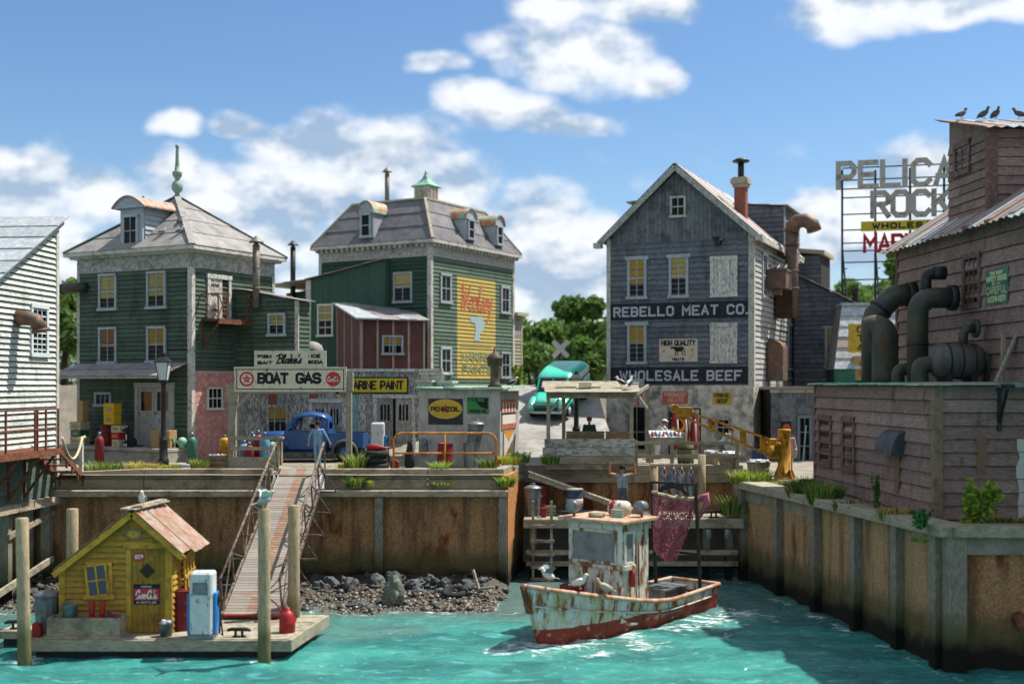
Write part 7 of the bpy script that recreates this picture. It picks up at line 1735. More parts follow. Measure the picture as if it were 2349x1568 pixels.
def gas_bottle(lb,loc,r,h,mt,group='gas bottles on the quay'):
 t=thing('gas_bottle',lb,'gas bottle',loc,0,group);m=MB();m.lathe([(r,0),(r,h*.72),(r*.9,h*.79),(r*.55,h*.86),(r*.3,h*.88)],16);m.build('cylinder',mt,t)
 q=MB();q.lathe([(r*.38,h*.87),(r*.38,h*.97),(r*.25,h),(.001,h)],12);q.build('valve_cap',M_galv,t);return t
def fuel_pump(lb,loc,h,w,dpt,panel=True,rz=0):
 t=thing('fuel_pump',lb,'fuel pump',loc,rz);m=MB();m.box(-w/2,-dpt/2,.08,w/2,dpt/2,h-.02);m.build('cabinet',M_pumpw,t,bevel=.05)
 m=MB();m.box(-w/2-.04,-dpt/2-.02,0,w/2+.04,dpt/2+.02,.10);m.build('base',M_galv,t)
 for s in(-1,1):m=MB();m.box(s*(w/2+.005),-dpt*.32,.1,s*(w/2+.08),dpt*.32,h*(.68 if s>0 else.66));m.build('side_panel',M_pumpb,t,bevel=.015)
 if panel:
  m=MB();m.box(-w*.34,-dpt/2-.025,h*.66,w*.30,-dpt/2-.001,h*.84);m.build('dial_frame',M_galv,t);m=MB();m.box(-w*.26,-dpt/2-.03,h*.69,w*.22,-dpt/2-.026,h*.81);m.build('dial',M_fogglass,t)
 m=MB();m.tube([(w/2+.1,-.02,h*.55),(w/2+.16,-.05,h*.4),(w/2+.14,-.05,.12),(w/2+.22,-.05,.05),(w/2+.16,-.02,h*.3),(w/2+.11,.0,h*.6)],.022,8);m.build('hose',M_tyre,t)
 m=MB();m.tube([(w/2+.11,0,h*.48),(w/2+.12,-.03,h*.66)],[.035,.025],8);m.build('nozzle',M_iron,t);return t
def float_things():
 P=lambda px,D:V((X(px,D),D,FZ))
 trash_can('galvanised trash can at the left end of the yellow shack',P(110,30.6),.33,.95,lid=True)
 t=thing('plank_trough','long weathered plank box in front of the yellow shack','box',P(199,30.05));W=1.85;
 for(x0,y0,x1,y1,nm)in((-W/2,-.25,W/2,-.20,'front_board'),(-W/2,.20,W/2,.25,'back_board'),(-W/2+.0,-.198,-W/2+.05,.198,'end_board'),(W/2-.05,-.198,W/2,.198,'end_board')):m=MB();m.box(x0,y0,.05,x1,y1,.52);m.build(nm,M_timber,t)
 m=MB();m.box(-W/2-.04,-.3,0,W/2+.04,.3,.05);m.build('base_board',M_timber,t);m=MB();m.box(-W/2+.05,-.195,.36,W/2-.05,.195,.44);m.build('contents',M_crate,t)
 bucket('dented grey bucket standing on the plank box',P(160,30.0)+V((0,0,.45)),.22,.38,M_galv)
 t=thing('rubber_boots','pair of red rubber boots on the plank box','boots',P(222,30.0)+V((0,0,.44)))
 for s in(-1,1):
  m=MB();x=s*.13;m.tube([(x,0,.03),(x,.02,.2),(x+.01*s,.03,.46)],[.075,.07,.085],12);m.tube([(x,.05,.045),(x-.02,-.08,.045),(x-.03,-.19,.04)],[.06,.065,.05],10);m.build('boot',M_reds,t)
 t=thing('coral_rag','heap of faded red rope end on the plank box','rope',P(262,30.05)+V((0,0,.44)));m=MB();rr=random.Random(5)
 m.tube([(rr.uniform(-.2,.2),rr.uniform(-.1,.1),.03+.012*i)for i in range(14)],.03,6);m.build('coil',M_net,t)
 bucket('small pale pail full of ice by the yellow door',P(381,30.1),.19,.34,M_galv,M_ice)
 drum('oil_drum','tall dark red drum between the shack and the float fuel pump',P(420,31.0),.34,1.05,M_redd)
 fuel_pump('white and blue rusty fuel pump on the float',P(466,30.0),1.70,.58,.5)
 t=thing('fuel_can','red fuel can with a spout at the right end of the float','fuel can',P(659,30.6));m=MB();m.lathe([(.20,0),(.21,.02),(.21,.22),(.215,.235),(.21,.25),(.21,.42),(.12,.55),(.07,.58),(.07,.64),(.001,.65)],18);m.build('body',M_reds,t)
 m=MB();m.tube([(-.12,0,.50),(-.22,0,.62),(-.27,0,.72)],[.035,.025,.02],8);m.build('spout',M_reds,t);m=MB();m.tube([(.07,0,.60),(.2,0,.55),(.25,0,.4),(.21,0,.28)],.015,6);m.build('handle',M_redd,t)
 t=thing('jerry_can','small red jerry can half hidden by the near pile','fuel can',P(82,29.95));m=MB();m.prism([(-.11,0,0),(.12,0,0),(.12,0,.24),(.02,0,.36),(-.11,0,.36)],(0,.2,0));m.build('body',M_reds,t,bevel=.02);m=MB();m.tube([(.07,.1,.28),(.11,.1,.34)],.03,8);m.build('cap',M_iron,t)
float_things()
# ====== old work boat
def work_boat():
 brg=rad(45);hd=V((-.65,-.76,0));O=V((.62,31.1,WZ))-hd*7.9
 B=thing('work_boat','rust-streaked white and red fishing boat with a boxy wheelhouse','boat',O,135)
 B.rotation_euler=(0,0,math.atan2(hd.y,hd.x)-math.pi/2)
 L=7.9;NS=28
 def hw(t):
  return 1.12*min(1,(.80+.55*t))*(1-max(0,(t-.45)/.55)**2.3)**.62 if t<1 else 0.0
 def sheer(t):return.72-.04*math.sin(math.pi*min(1,t/.7))+.92*max(0,(t-.36)/.64)**1.6
 def ring(t,ins=0,inz=None):
  w=max(.02,hw(t)-ins);z=sheer(t);y=L*t;rake=.50*max(0,(t-.6)/.4)**2
  pts=[];K=8
  for i in range(K+1):
   q=i/K;zz=-.45+(z+.45)*q;fl=(.55+.45*q**.55)if t>.25 else(.72+.28*q**.6)
   pts.append((w*fl*(1 if t<.97 else.9),y+rake*q-.28*max(0,(t-.6)/.4)*(1-q),zz))
  return pts
 m=MB();rs=[ring(min(i/NS,.995))for i in range(NS+1)];K=9
 for s in(-1,1):
  b=len(m.v)
  for r in rs:m.v+=[(s*x,y,z)for x,y,z in r]
  for i in range(NS):
   for j in range(K-1):
    zz=(rs[i][j][2]+rs[i][j+1][2])/2
    f=[b+i*K+j,b+(i+1)*K+j,b+(i+1)*K+j+1,b+i*K+j+1];m.f.append(f if s>0 else f[::-1]);m.m.append(0);m.s.append(True)
 t0=rs[0];m.add([(x,y,z)for x,y,z in t0]+[(-x,y,z)for x,y,z in t0],[(j,j+1,K+j+1,K+j)for j in range(K-1)],0)
 tn=rs[-1];m.add([(x,y,z)for x,y,z in tn]+[(-x,y,z)for x,y,z in tn],[(j,K+j,K+j+1,j+1)for j in range(K-1)],0)
 # paint boundary: the red boot-top follows a level line on the hull
 hm=M_hull.copy();hm.name='work_boat_hull';nt=hm.node_tree;N,Lk=nt.nodes,nt.links;P=N['Principled BSDF']
 tc=N.new('ShaderNodeTexCoord');sx=N.new('ShaderNodeSeparateXYZ');Lk.new(tc.outputs['Object'],sx.inputs[0]);nz_=N.new('ShaderNodeTexNoise');nz_.inputs['Scale'].default_value=3;nz_.inputs['Detail'].default_value=5;Lk.new(tc.outputs['Object'],nz_.inputs['Vector'])
 a=N.new('ShaderNodeMath');a.operation='MULTIPLY_ADD';Lk.new(nz_.outputs['Fac'],a.inputs[0]);a.inputs[1].default_value=.10;Lk.new(sx.outputs[2],a.inputs[2])
 c_=N.new('ShaderNodeMath');c_.operation='LESS_THAN';Lk.new(a.outputs[0],c_.inputs[0]);c_.inputs[1].default_value=.50
 old=P.inputs['Base Color'].links[0].from_socket;mx=N.new('ShaderNodeMix');mx.data_type='RGBA';Lk.new(c_.outputs[0],mx.inputs[0]);Lk.new(old,mx.inputs[6])
 n2=N.new('ShaderNodeTexNoise');n2.inputs['Scale'].default_value=4.5;n2.inputs['Detail'].default_value=7;Lk.new(tc.outputs['Object'],n2.inputs['Vector']);cr=N.new('ShaderNodeValToRGB');Lk.new(n2.outputs['Fac'],cr.inputs[0])
 E=cr.color_ramp.elements;E[0].position=.32;E[0].color=lin('4d2b22');E[1].position=.46;E[1].color=lin('86301f');e=E.new(.60);e.color=lin('7d3226');e=E.new(.68);e.color=lin('a58a7a');Lk.new(cr.outputs[0],mx.inputs[7]);Lk.new(mx.outputs[2],P.inputs['Base Color'])
 m.build('hull',hm,B)
 # gunwale, deck, inner bulwark
 m=MB()
 for s in(-1,1):m.tube([(s*(r[-1][0]-.02),r[-1][1],r[-1][2]+.01)for r in rs],[.065]*len(rs),8)
 m.tube([(-rs[0][-1][0],0,rs[0][-1][2]+.01),(rs[0][-1][0],0,rs[0][-1][2]+.01)],.06,8);m.build('gunwale',M_cabroof,B)
 m=MB()
 for s in(-1,1):
  m.tube([(s*(r[6][0]+.02),r[6][1],r[6][2])for r in rs[2:]],[.03]*(NS-1),6)
 m.build('rubbing_strake',M_hull,B)
 m=MB();n=len(rs)
 for i in range(NS):
  a,b=rs[i],rs[i+1];za,zb=sheer(i/NS)-.42,sheer((i+1)/NS)-.42;wa,wb=a[-1][0]-.10,b[-1][0]-.10
  if wa>.03 and wb>.01:
   m.add([(-wa,a[-1][1],za),(wa,a[-1][1],za),(wb,b[-1][1],zb),(-wb,b[-1][1],zb)],[(0,1,2,3)])
   for s in(-1,1):m.add([(s*wa,a[-1][1],za),(s*wb,b[-1][1],zb),(s*wb,b[-1][1],zb+.42),(s*wa,a[-1][1],za+.42)],[(0,1,2,3)])
 m.build('deck',mat('worn_grey_deck','7a7a74','8a6a54',cover=.35,cs=3,rough=.8),B)
 for s in(1,):
  m=MB();m.tube([(-rs[17][4][0]-.03,rs[17][4][1]-.18,rs[17][4][2]),(-rs[18][4][0]-.05,rs[18][4][1]-.12,rs[18][4][2])],[.05,.05],8);m.build('fender_chock',M_trim,B)
 m=MB();y=L+.42;m.prism([(-.09,y-.25,.9),(.09,y-.25,.9),(.05,y+.05,sheer(1)+.02),(-.05,y+.05,sheer(1)+.02)],(0,.12,0));m.build('stem_post',M_rusti,B,fix=True)
 # wheelhouse
 cy0,cy1,cw,zd=3.95,5.3,.93,.30;zt=3.08
 m=MB();m.box(-cw,cy0,zd,cw,cy1,zt-.02);c=m.build('wheelhouse',M_cabin,B,bevel=.03)
 FF=Face(B,(0,cy1,0),(-1,0,0),(0,1,0));SF_=Face(B,(cw,0,0),(0,-1,0),(1,0,0));PF_=Face(B,(-cw,0,0),(0,1,0),(-1,0,0))
 def pane(f,a0,z0,a1,z1):
  m=MB();k=.07
  for q in((a0-k,z0,a0,z1),(a1,z0,a1+k,z1),(a0-k,z1,a1+k,z1+k),(a0-k,z0-k,a1+k,z0)):f.box(m,q[0],q[1],-.01,q[2],q[3],.045+.004*(q[3]-q[1]<.1))
  w=m.build('window_frame',M_cabin,c);p=MB();f.box(p,a0,z0,.0,a1,z1,.018);p.build('pane',M_fogglass,c)
 pane(FF,-.74,1.98,.72,2.78)
 for f in(PF_,):pane(f,cy1-.52,1.98,cy1-.18,2.76)
 pane(SF_,-cy1+.2,1.98,-cy1+.6,2.76)
 m=MB();FF.box(m,-.90,1.78,.0,.90,1.88,.05);PF_.box(m,cy1-.55,1.78,0,cy1-.02,1.90,.12);FF.box(m,-.85,1.86,.0,-.55,1.96,.08);m.build('belt_rail',M_cabin,c)
 m=MB();PF_.box(m,cy0+.12,zd+.25,0,cy0+.62,2.75,.025);d=m.build('door',M_cabin,c);m=MB();m.tube([PF_.p(cy0+.58,1.3,.05),PF_.p(cy0+.58,2.5,.05)],.02,6);m.build('grab_rail',M_rusti,c)
 m=MB();m.box(-cw-.2,cy0-.22,zt-.02,cw+.2,cy1+.24,zt+.08);m.build('wheelhouse_roof',M_cabroof,B,bevel=.02)
 zr=zt+.08
 m=MB();FF.box(m,.2,zr,-.6,.62,zr+.22,-.5);m.build('roof_box',M_coppr,B)
 for x,y in((.75,cy1-.05),(-.82,cy0+.2)):
  m=MB();m.tube([(x,y,zr),(x,y,zr+.14)],.04,8);m.tube([(x,y-.18,zr+.28),(x,y-.12,zr+.28),(x,y+.10,zr+.28),(x,y+.16,zr+.28)],[.06,.16,.19,.19],14);m.build('searchlight',M_galv,B);m=MB();m.lathe([(.001,0),(.17,.0),(.17,.012),(.001,.03)],14,(x,y+.16,zr+.28),0,True,Matrix.Rotation(rad(-90),3,'X'));m.build('lamp_lens',M_fogglass,B)
 m=MB();m.tube([(-.05,cy1-.45,zr+.06),(.35,cy1-.2,zr+.06)],.06,8);m.tube([(-.1,cy1-.25,zr+.05),(.2,cy1-.05,zr+.05)],.05,8);m.build('rolled_chart',M_timberl,B)
 t=MB();M=Matrix.Rotation(rad(90),3,'Y');t.lathe([(.001,-.02),(.2,0),(.23,.08),(.23,.5),(.2,.58),(.001,.6)],16,(-.45,cy0+.35,zr+.2),0,True,M);t.build('raft_canister',M_cabin,B);t=MB();t.lathe([(.236,.36),(.236,.50)],16,(-.45,cy0+.35,zr+.2),0,True,M);t.build('red_band',M_reds,B)
 # fire extinguisher, mooring bits, bucket, engine box
 m=MB();p=PF_.p(cy0+.95,1.3,.10);m.lathe([(.075,0),(.08,.02),(.08,.36),(.05,.43),(.025,.45),(.025,.5)],12,p);m.build('fire_extinguisher',M_reds,B)
 m=MB();m.box(-.45,1.2,.3,.35,2.4,.76);m.box(-.5,1.15,.76,.4,2.45,.81);m.build('engine_box',M_galv,B);m=MB();m.tube([(-.1,.6,.42),(.5,.9,.42),(.3,1.3,.42)],.06,8);m.build('rope_coil',M_rope,B)
 # gantry frame at the stern
 gx=.80;m=MB();m.bar((gx,.95,.35),(gx,1.25,3.9),.09,.07);m.bar((gx,1.25,3.87),(-gx,1.25,3.87),.07,.07);m.bar((-gx,.95,.35),(-gx,1.25,3.9),.09,.07);m.bar((gx,1.05,1.75),(-gx,1.05,1.75),.06,.08);m.bar((gx,1.05,1.6),(gx,3.2,1.85),.04,.05);m.build('net_gantry',M_iron,B)
 m=MB();m.tube([(-.55,1.25,3.55),(-.3,1.25,3.75),(.0,1.25,3.80),(.35,1.25,3.72),(.6,1.25,3.5)],[.06,.08,.07,.08,.06],8);m.tube([(0,1.25,3.80),(0,1.25,3.95)],.07,8);m.build('net_drum',M_iron,B)
 t=MB();return B
BOAT=work_boat()
def on_boat():
 Mx=Matrix.Translation(BOAT.location)@BOAT.rotation_euler.to_matrix().to_4x4()
 def w(x,y,z):return Mx@V((x,y,z))
 hdz=math.degrees(BOAT.rotation_euler.z)
 bird('gull','gull with raised wings on the bow rail of the boat',w(-.2,7.6,1.66),hdz+60,wings='half',size=1.0,group='gulls')
 bird('gull','plump gull sitting on the boat rail, middle of the three',w(-.66,6.85,1.45),hdz+200,size=1.0,mats=(M_gullw,M_gullw,M_beak,M_gullg),group='gulls')
 bird('gull','hunched brownish gull on the boat rail nearest the wheelhouse',w(-.93,6.1,1.24),hdz+30,size=1.05,mats=(mat('brownish_young_gull','a89c8a','8d8270',rough=.9),M_cream,M_beak,M_gullk),group='gulls')
 drum('red_tub','red tub with a wooden stick on the foredeck of the boat',w(.25,6.0,.72),.34,.62,M_redd,'tub',lid=False)
 m=MB();m.bar(w(.3,6.0,.8),w(.05,5.9,1.75),.09,.05);tag(m.build('wooden_stick',M_timberl),'wooden stick standing in the red tub on the boat','stick')
 # hanging net: crossed cords with real gaps
 t=thing('fishing_net','faded red fishing net hanging from the boat gantry','net',(0,0,0));A=w(.72,1.28,3.62);Bq=w(-.85,1.3,3.72);C=w(-.25,1.25,1.15);Dn=w(.68,1.25,1.25)
 A=at(1497,1128,35.6);Bq=at(1612,1140,36.0);C=at(1548,1288,35.9);Dn=at(1500,1262,35.7)
 rr=random.Random(8);n=30;k=26;grid=[]
 for j in range(k+1):
  v=j/k;l=A.lerp(Dn,v);r=Bq.lerp(C,v**.9);row=[]
  for i in range(n+1):
   u=i/n;p=l.lerp(r,u);p=p+V((0,.10*math.sin(u*14+v*3)+rr.uniform(-.03,.03),-.10*math.sin(math.pi*u)*(1-v)+rr.uniform(-.02,.02)+(-.12*math.sin(math.pi*u)if j==k else 0)));row.append(p)
  grid.append(row)
 m=MB()
 for j in range(k):
  for i in range(n):
   if(i+j)%2==0:m.bar(grid[j][i],grid[j+1][i+1],.022,.016)
   else:m.bar(grid[j][i+1],grid[j+1][i],.022,.016)
   if rr.random()<.42:m.add([grid[j][i],grid[j][i+1],grid[j+1][i+1],grid[j+1][i]],[(0,1,2,3)])
 o=m.build('mesh',[M_net],t);o['kind']='stuff'
 m=MB();m.tube([grid[0][i]for i in range(0,n+1,3)],.05,7);m.build('head_rope',M_rope,t)
 m=MB()
 for i in range(2,n,6):m.ell(grid[0][i]+V((0,-.02,.03)),(.07,.06,.06),8,6)
 tag(m.build('cork_floats',M_card,t))
 m=MB();e=Bq;m.tube([e+V((-.1,0,-.05)),e+V((.1,-.05,.04)),e+V((.12,-.04,-.2)),e+V((-.15,0,-.7))],[.12,.14,.10,.04],8);m.build('bunched_net',M_net,t)
on_boat()
# ====== vehicles
def loft(m,rings,mi=0,sm=True,caps=True):
 b=len(m.v);n=len(rings[0])
 for r in rings:m.v+=[tuple(p)for p in r]
 for i in range(len(rings)-1):
  for j in range(n):
   j2=(j+1)%n;m.f.append([b+i*n+j,b+i*n+j2,b+(i+1)*n+j2,b+(i+1)*n+j]);m.m.append(mi);m.s.append(sm)
 if caps:
  m.f.append([b+j for j in reversed(range(n))]);m.m.append(mi);m.s.append(False)
  k=b+(len(rings)-1)*n;m.f.append([k+j for j in range(n)]);m.m.append(mi);m.s.append(False)
def sect(x,w,z0,z1,r=.5,n=6,wt=None):
 """a body cross-section with rounded shoulders: half width w, from z0 up to z1"""
 wt=wt if wt is not None else w*.8;pts=[(x,-w,z0)]
 for i in range(n+1):a=math.pi/2*i/n;pts.append((x,-(wt+(w-wt)*math.cos(a)),z1-(z1-z0)*r*(1-math.sin(a))))
 for i in range(n+1):a=math.pi/2*(n-i)/n;pts.append((x,(wt+(w-wt)*math.cos(a)),z1-(z1-z0)*r*(1-math.sin(a))))
 return pts+[(x,w,z0)]
def wheel(t,x,y,r,w=.2,rim=None):
 s=1 if y>0 else-1;M=Matrix.Rotation(rad(-90*s),3,'X');m=MB()
 m.lathe([(r*.62,-w/2),(r*.9,-w/2),(r,-w*.32),(r,w*.32),(r*.9,w/2),(r*.62,w/2),(r*.58,w*.2)],24,(x,y,r),0,True,M);o=m.build('wheel',M_tyre,t)
 m=MB();m.lathe([(r*.62,w*.25),(r*.55,w*.42),(r*.3,w*.3),(r*.22,w*.52),(.001,w*.55)],18,(x,y,r),0,True,M);m.build('rim',rim or M_truck,o)
def arch(m,x,y0,y1,r,th=.08,a0=-8,a1=188,n=14,zc=.36):
 out=[]
 for i in range(n+1):
  a=rad(a0+(a1-a0)*i/n);out.append((math.cos(a),math.sin(a)))
 rings=[]
 for c,s in out:rings.append([(x+c*r,y0,zc+s*r),(x+c*r,y1,zc+s*r),(x+c*(r+th),y1,zc+s*(r+th)*.98),(x+c*(r+th*1.4),(y0+y1)/2,zc+s*(r+th*1.5)),(x+c*(r+th),y0,zc+s*(r+th)*.98)])
 loft(m,rings)
def pickup():
 Y=47.25;T=thing('pickup_truck','old bright blue pickup truck with rounded cab, side on','pickup truck',(X(700,Y),Y,.02),180)
 # local +x is forward, +y is the side that faces the viewer
 m=MB();loft(m,[sect(x,w,.62,z,.45,wt=wt)for x,w,z,wt in((.55,.74,1.17,.5),(1.0,.66,1.18,.42),(1.5,.58,1.17,.36),(1.95,.48,1.13,.30),(2.2,.38,1.06,.22),(2.32,.28,.98,.14))]);m.build('hood',M_truck,T)
 m=MB();loft(m,[sect(x,.82,.42,z,.30,wt=.78)for x,z in((-1.02,1.16),(-.9,1.19),(0,1.19),(.6,1.18),(.72,1.14))]);cabl=m.build('cab',M_truck,T)
 m=MB();rings=[]
 for x,z,w in((-1.02,1.62,.60),(-.98,1.76,.66),(-.80,1.88,.70),(-.4,1.94,.72),(0,1.92,.70),(.24,1.84,.66),(.36,1.74,.62)):
  zz=z-.10;rings.append([(x,-w,zz-.06),(x,-w*.98,zz+.03),(x,-w*.7,z),(x,0,z+.02),(x,w*.7,z),(x,w*.98,zz+.03),(x,w,zz-.06),(x,w*.9,zz-.06),(x,0,z-.05),(x,-w*.9,zz-.06)])
 loft(m,rings);m.build('cab_roof',M_truck,T)
 for s in(-1,1):
  m=MB()
  m.bar((.66,s*.78,1.14),(.33,s*.62,1.70),.09,.10);m.build('pillar',M_truck,T);m=MB();m.bar((.36,s*.79,1.14),(.24,s*.64,1.72),.05,.07);m.build('vent_pillar',M_truck,T);m=MB()
  m.hexa([(-1.02,s*.80,1.12),(-.60,s*.80,1.12),(-.60,s*.74,1.12),(-1.02,s*.74,1.12),(-1.02,s*.62,1.72),(-.78,s*.66,1.78),(-.78,s*.58,1.78),(-1.02,s*.56,1.72)]);m.build('rear_quarter',M_truck,T,fix=True);m=MB()
  m.bar((-.62,s*.775,1.14),(-.58,s*.70,1.5),.08,.07);m.bar((-.58,s*.70,1.5),(-.5,s*.655,1.74),.08,.07);m.build('pillar',M_truck,T)
 m=MB();m.box(-1.04,-.78,.9,-1.0,.78,1.28);m.box(-1.04,-.78,1.28,-1.0,-.45,1.66);m.box(-1.04,.45,1.28,-1.0,.78,1.66);m.build('cab_back',M_truck,T,fix=True)
 m=MB();m.add([(.66,-.74,1.18),(.66,.74,1.18),(.36,.60,1.72),(.36,-.60,1.72)],[(0,1,2,3)]);m.build('windscreen',M_glass,T)
 m=MB();m.box(-.58,.805,.50,.50,.835,1.18);d=m.build('door',M_truck,T,bevel=.012);q=MB();q.tube([(-.42,.85,1.08),(-.26,.86,1.08)],.018,6);q.build('handle',M_chrome,d)
 q=MB();q.bar((-.58,.81,1.21),(.40,.81,1.21),.03,.04);q.build('window_trim',M_fender,d)
 # bed
 m=MB();m.box(-2.42,-.80,.55,-1.08,-.74,1.10);m.box(-2.42,.74,.55,-1.08,.80,1.10);m.box(-2.42,-.74,.55,-2.36,.74,1.10);m.box(-1.14,-.74,.55,-1.08,.74,1.14);m.box(-2.36,-.74,.55,-1.14,.74,.62);m.build('bed',M_truck,T)
 m=MB()
 for s in(-1,1):m.bar((-2.42,s*.80,1.11),(-1.08,s*.80,1.11),.07,.05)
 m.build('bed_rail',M_truck,T)
 for s in(-1,1):
  m=MB();arch(m,-1.72,s*.80,s*1.06,.44,.07);m.build('fender',M_fender,T,fix=True)
  m=MB();arch(m,1.55,s*.55,s*.98,.44,.08,-20,172);m.build('fender',M_truck if s>0 else M_fender,T,fix=True)
  m=MB();m.box(-1.2,s*.80,.34,1.05,s*1.0,.40);m.build('running_board',M_fender,T,fix=True)
  for x in(-1.72,1.55):wheel(T,x,s*.88,.37)
  m=MB();m.tube([(1.85,s*.66,.98),(2.0,s*.66,.98),(2.1,s*.66,.98)],[.08,.13,.12],14);m.build('headlight',M_chrome,T)
 for x in(2.5,-2.55):m=MB();m.tube([(x-.06*(x>0),-.85,.5),(x,-.4,.5),(x,.4,.5),(x-.06*(x>0),.85,.5)],.05,8);m.build('bumper',M_chrome,T)
 m=MB();m.box(-2.3,-.6,.34,2.2,.6,.5);m.build('chassis',M_iron,T)
 m=MB();m.box(-.95,-.72,.5,-.55,.72,1.25);m.box(-.6,-.7,.5,-.1,.7,.72);m.build('seat',M_fab_dark,T)
 m=MB();M=Matrix.Rotation(rad(-60),3,'Y');b=V((.30,.36,1.22));ring=[b+M@V((.2*math.cos(a),.2*math.sin(a),0))for a in[2*math.pi*i/16 for i in range(17)]];m.tube(ring,.016,6);m.tube([b,b+V((.25,0,-.25))],.02,6);m.build('steering_wheel',M_iron,T)
 return T
TRUCK=pickup()
def panel_van():
 D=53.6;x=X(1285,D);z=ground_z(x,D);T=thing('panel_van','turquoise panel van with white side stripes driving down the ramp road','van',(x,D,z-.03),0)
 hdx,hdy=-.30,-.954;a=math.atan2(hdy,hdx);T.rotation_euler=(0,rad(13.5),a);T.scale=(1,1,.9)
 m=MB();loft(m,[sect(x,w,.45,z,.34,wt=wt)for x,w,z,wt in((-2.45,.80,1.0,.62),(-2.3,.90,1.1,.75),(0,.92,1.12,.78),(.9,.90,1.12,.74),(1.15,.80,1.10,.55),(1.6,.70,1.06,.42),(2.05,.58,.98,.34),(2.3,.42,.86,.22))]);m.build('body',M_teal,T)
 m=MB();loft(m,[sect(x,w,.95,z,.35,wt=wt)for x,w,z,wt in((-2.4,.72,1.55,.4),(-2.25,.84,1.82,.52),(-1.8,.88,1.95,.56),(-.5,.88,1.98,.58),(.3,.86,1.92,.55),(.65,.80,1.82,.50),(.80,.77,1.68,.52))]);m.build('cabin',M_teal,T)
 m=MB();m.hexa([(.78,-.70,1.16),(1.13,-.70,1.14),(1.13,.70,1.14),(.78,.70,1.16),(.78,-.66,1.72),(.83,-.62,1.68),(.83,.62,1.68),(.78,.66,1.72)]);m.build('windscreen',M_glass_d,T)
 m=MB();m.bar((1.145,0,1.13),(.845,0,1.69),.05,.04);m.build('pillar',M_teal,T)
 for s in(-1,1):m=MB();m.bar((1.14,s*.72,1.12),(.84,s*.64,1.70),.08,.06);m.build('pillar',M_teal,T)
 for s in(-1,1):
  m=MB();m.box(.05,s*.885,1.2,.68,s*.90,1.62);m.build('side_window',M_glass_d,T,fix=True)
  for z0,z1,x0 in((1.05,1.22,-2.2),(1.38,1.62,-2.15)):m=MB();m.box(x0,s*.89,z0,-.05,s*.925,z1);m.build('white_stripe',M_vanw,T,fix=True)
  m=MB();loft(m,[[(x,s*(y-w),z0),(x,s*(y-w*.6),z1),(x,s*(y+w*.5),z1),(x,s*(y+w),(z0+z1)/2),(x,s*(y+w),z0)]for x,y,w,z0,z1 in((.95,.74,.18,.3,.55),(1.25,.74,.2,.6,.92),(1.7,.72,.21,.6,.98),(2.1,.70,.20,.5,.88),(2.32,.68,.14,.45,.72))]);m.build('fender',M_teal,T,fix=True)
  for wx in(1.65,-1.5):wheel(T,wx,s*.80,.36,.2,M_vanw)
  m=MB();m.tube([(2.12,s*.68,.74),(2.36,s*.68,.72)],[.12,.11],12);m.build('headlight',M_chrome,T)
 m=MB();m.box(2.28,-.5,.5,2.34,.5,.62);m.box(2.28,-.42,.66,2.33,.42,.72);m.build('grille',M_iron,T);m=MB();m.tube([(2.3,-.88,.42),(2.46,-.5,.42),(2.48,.5,.42),(2.3,.88,.42)],.065,8);m.build('bumper',M_chrome,T)
 m=MB();m.bar((1.2,0,1.12),(2.25,0,.92),.04,.03);m.build('hood_trim',M_vanw,T);m=MB();m.box(-2.3,-.7,.3,2.1,.7,.46);m.build('chassis',M_iron,T)
panel_van()
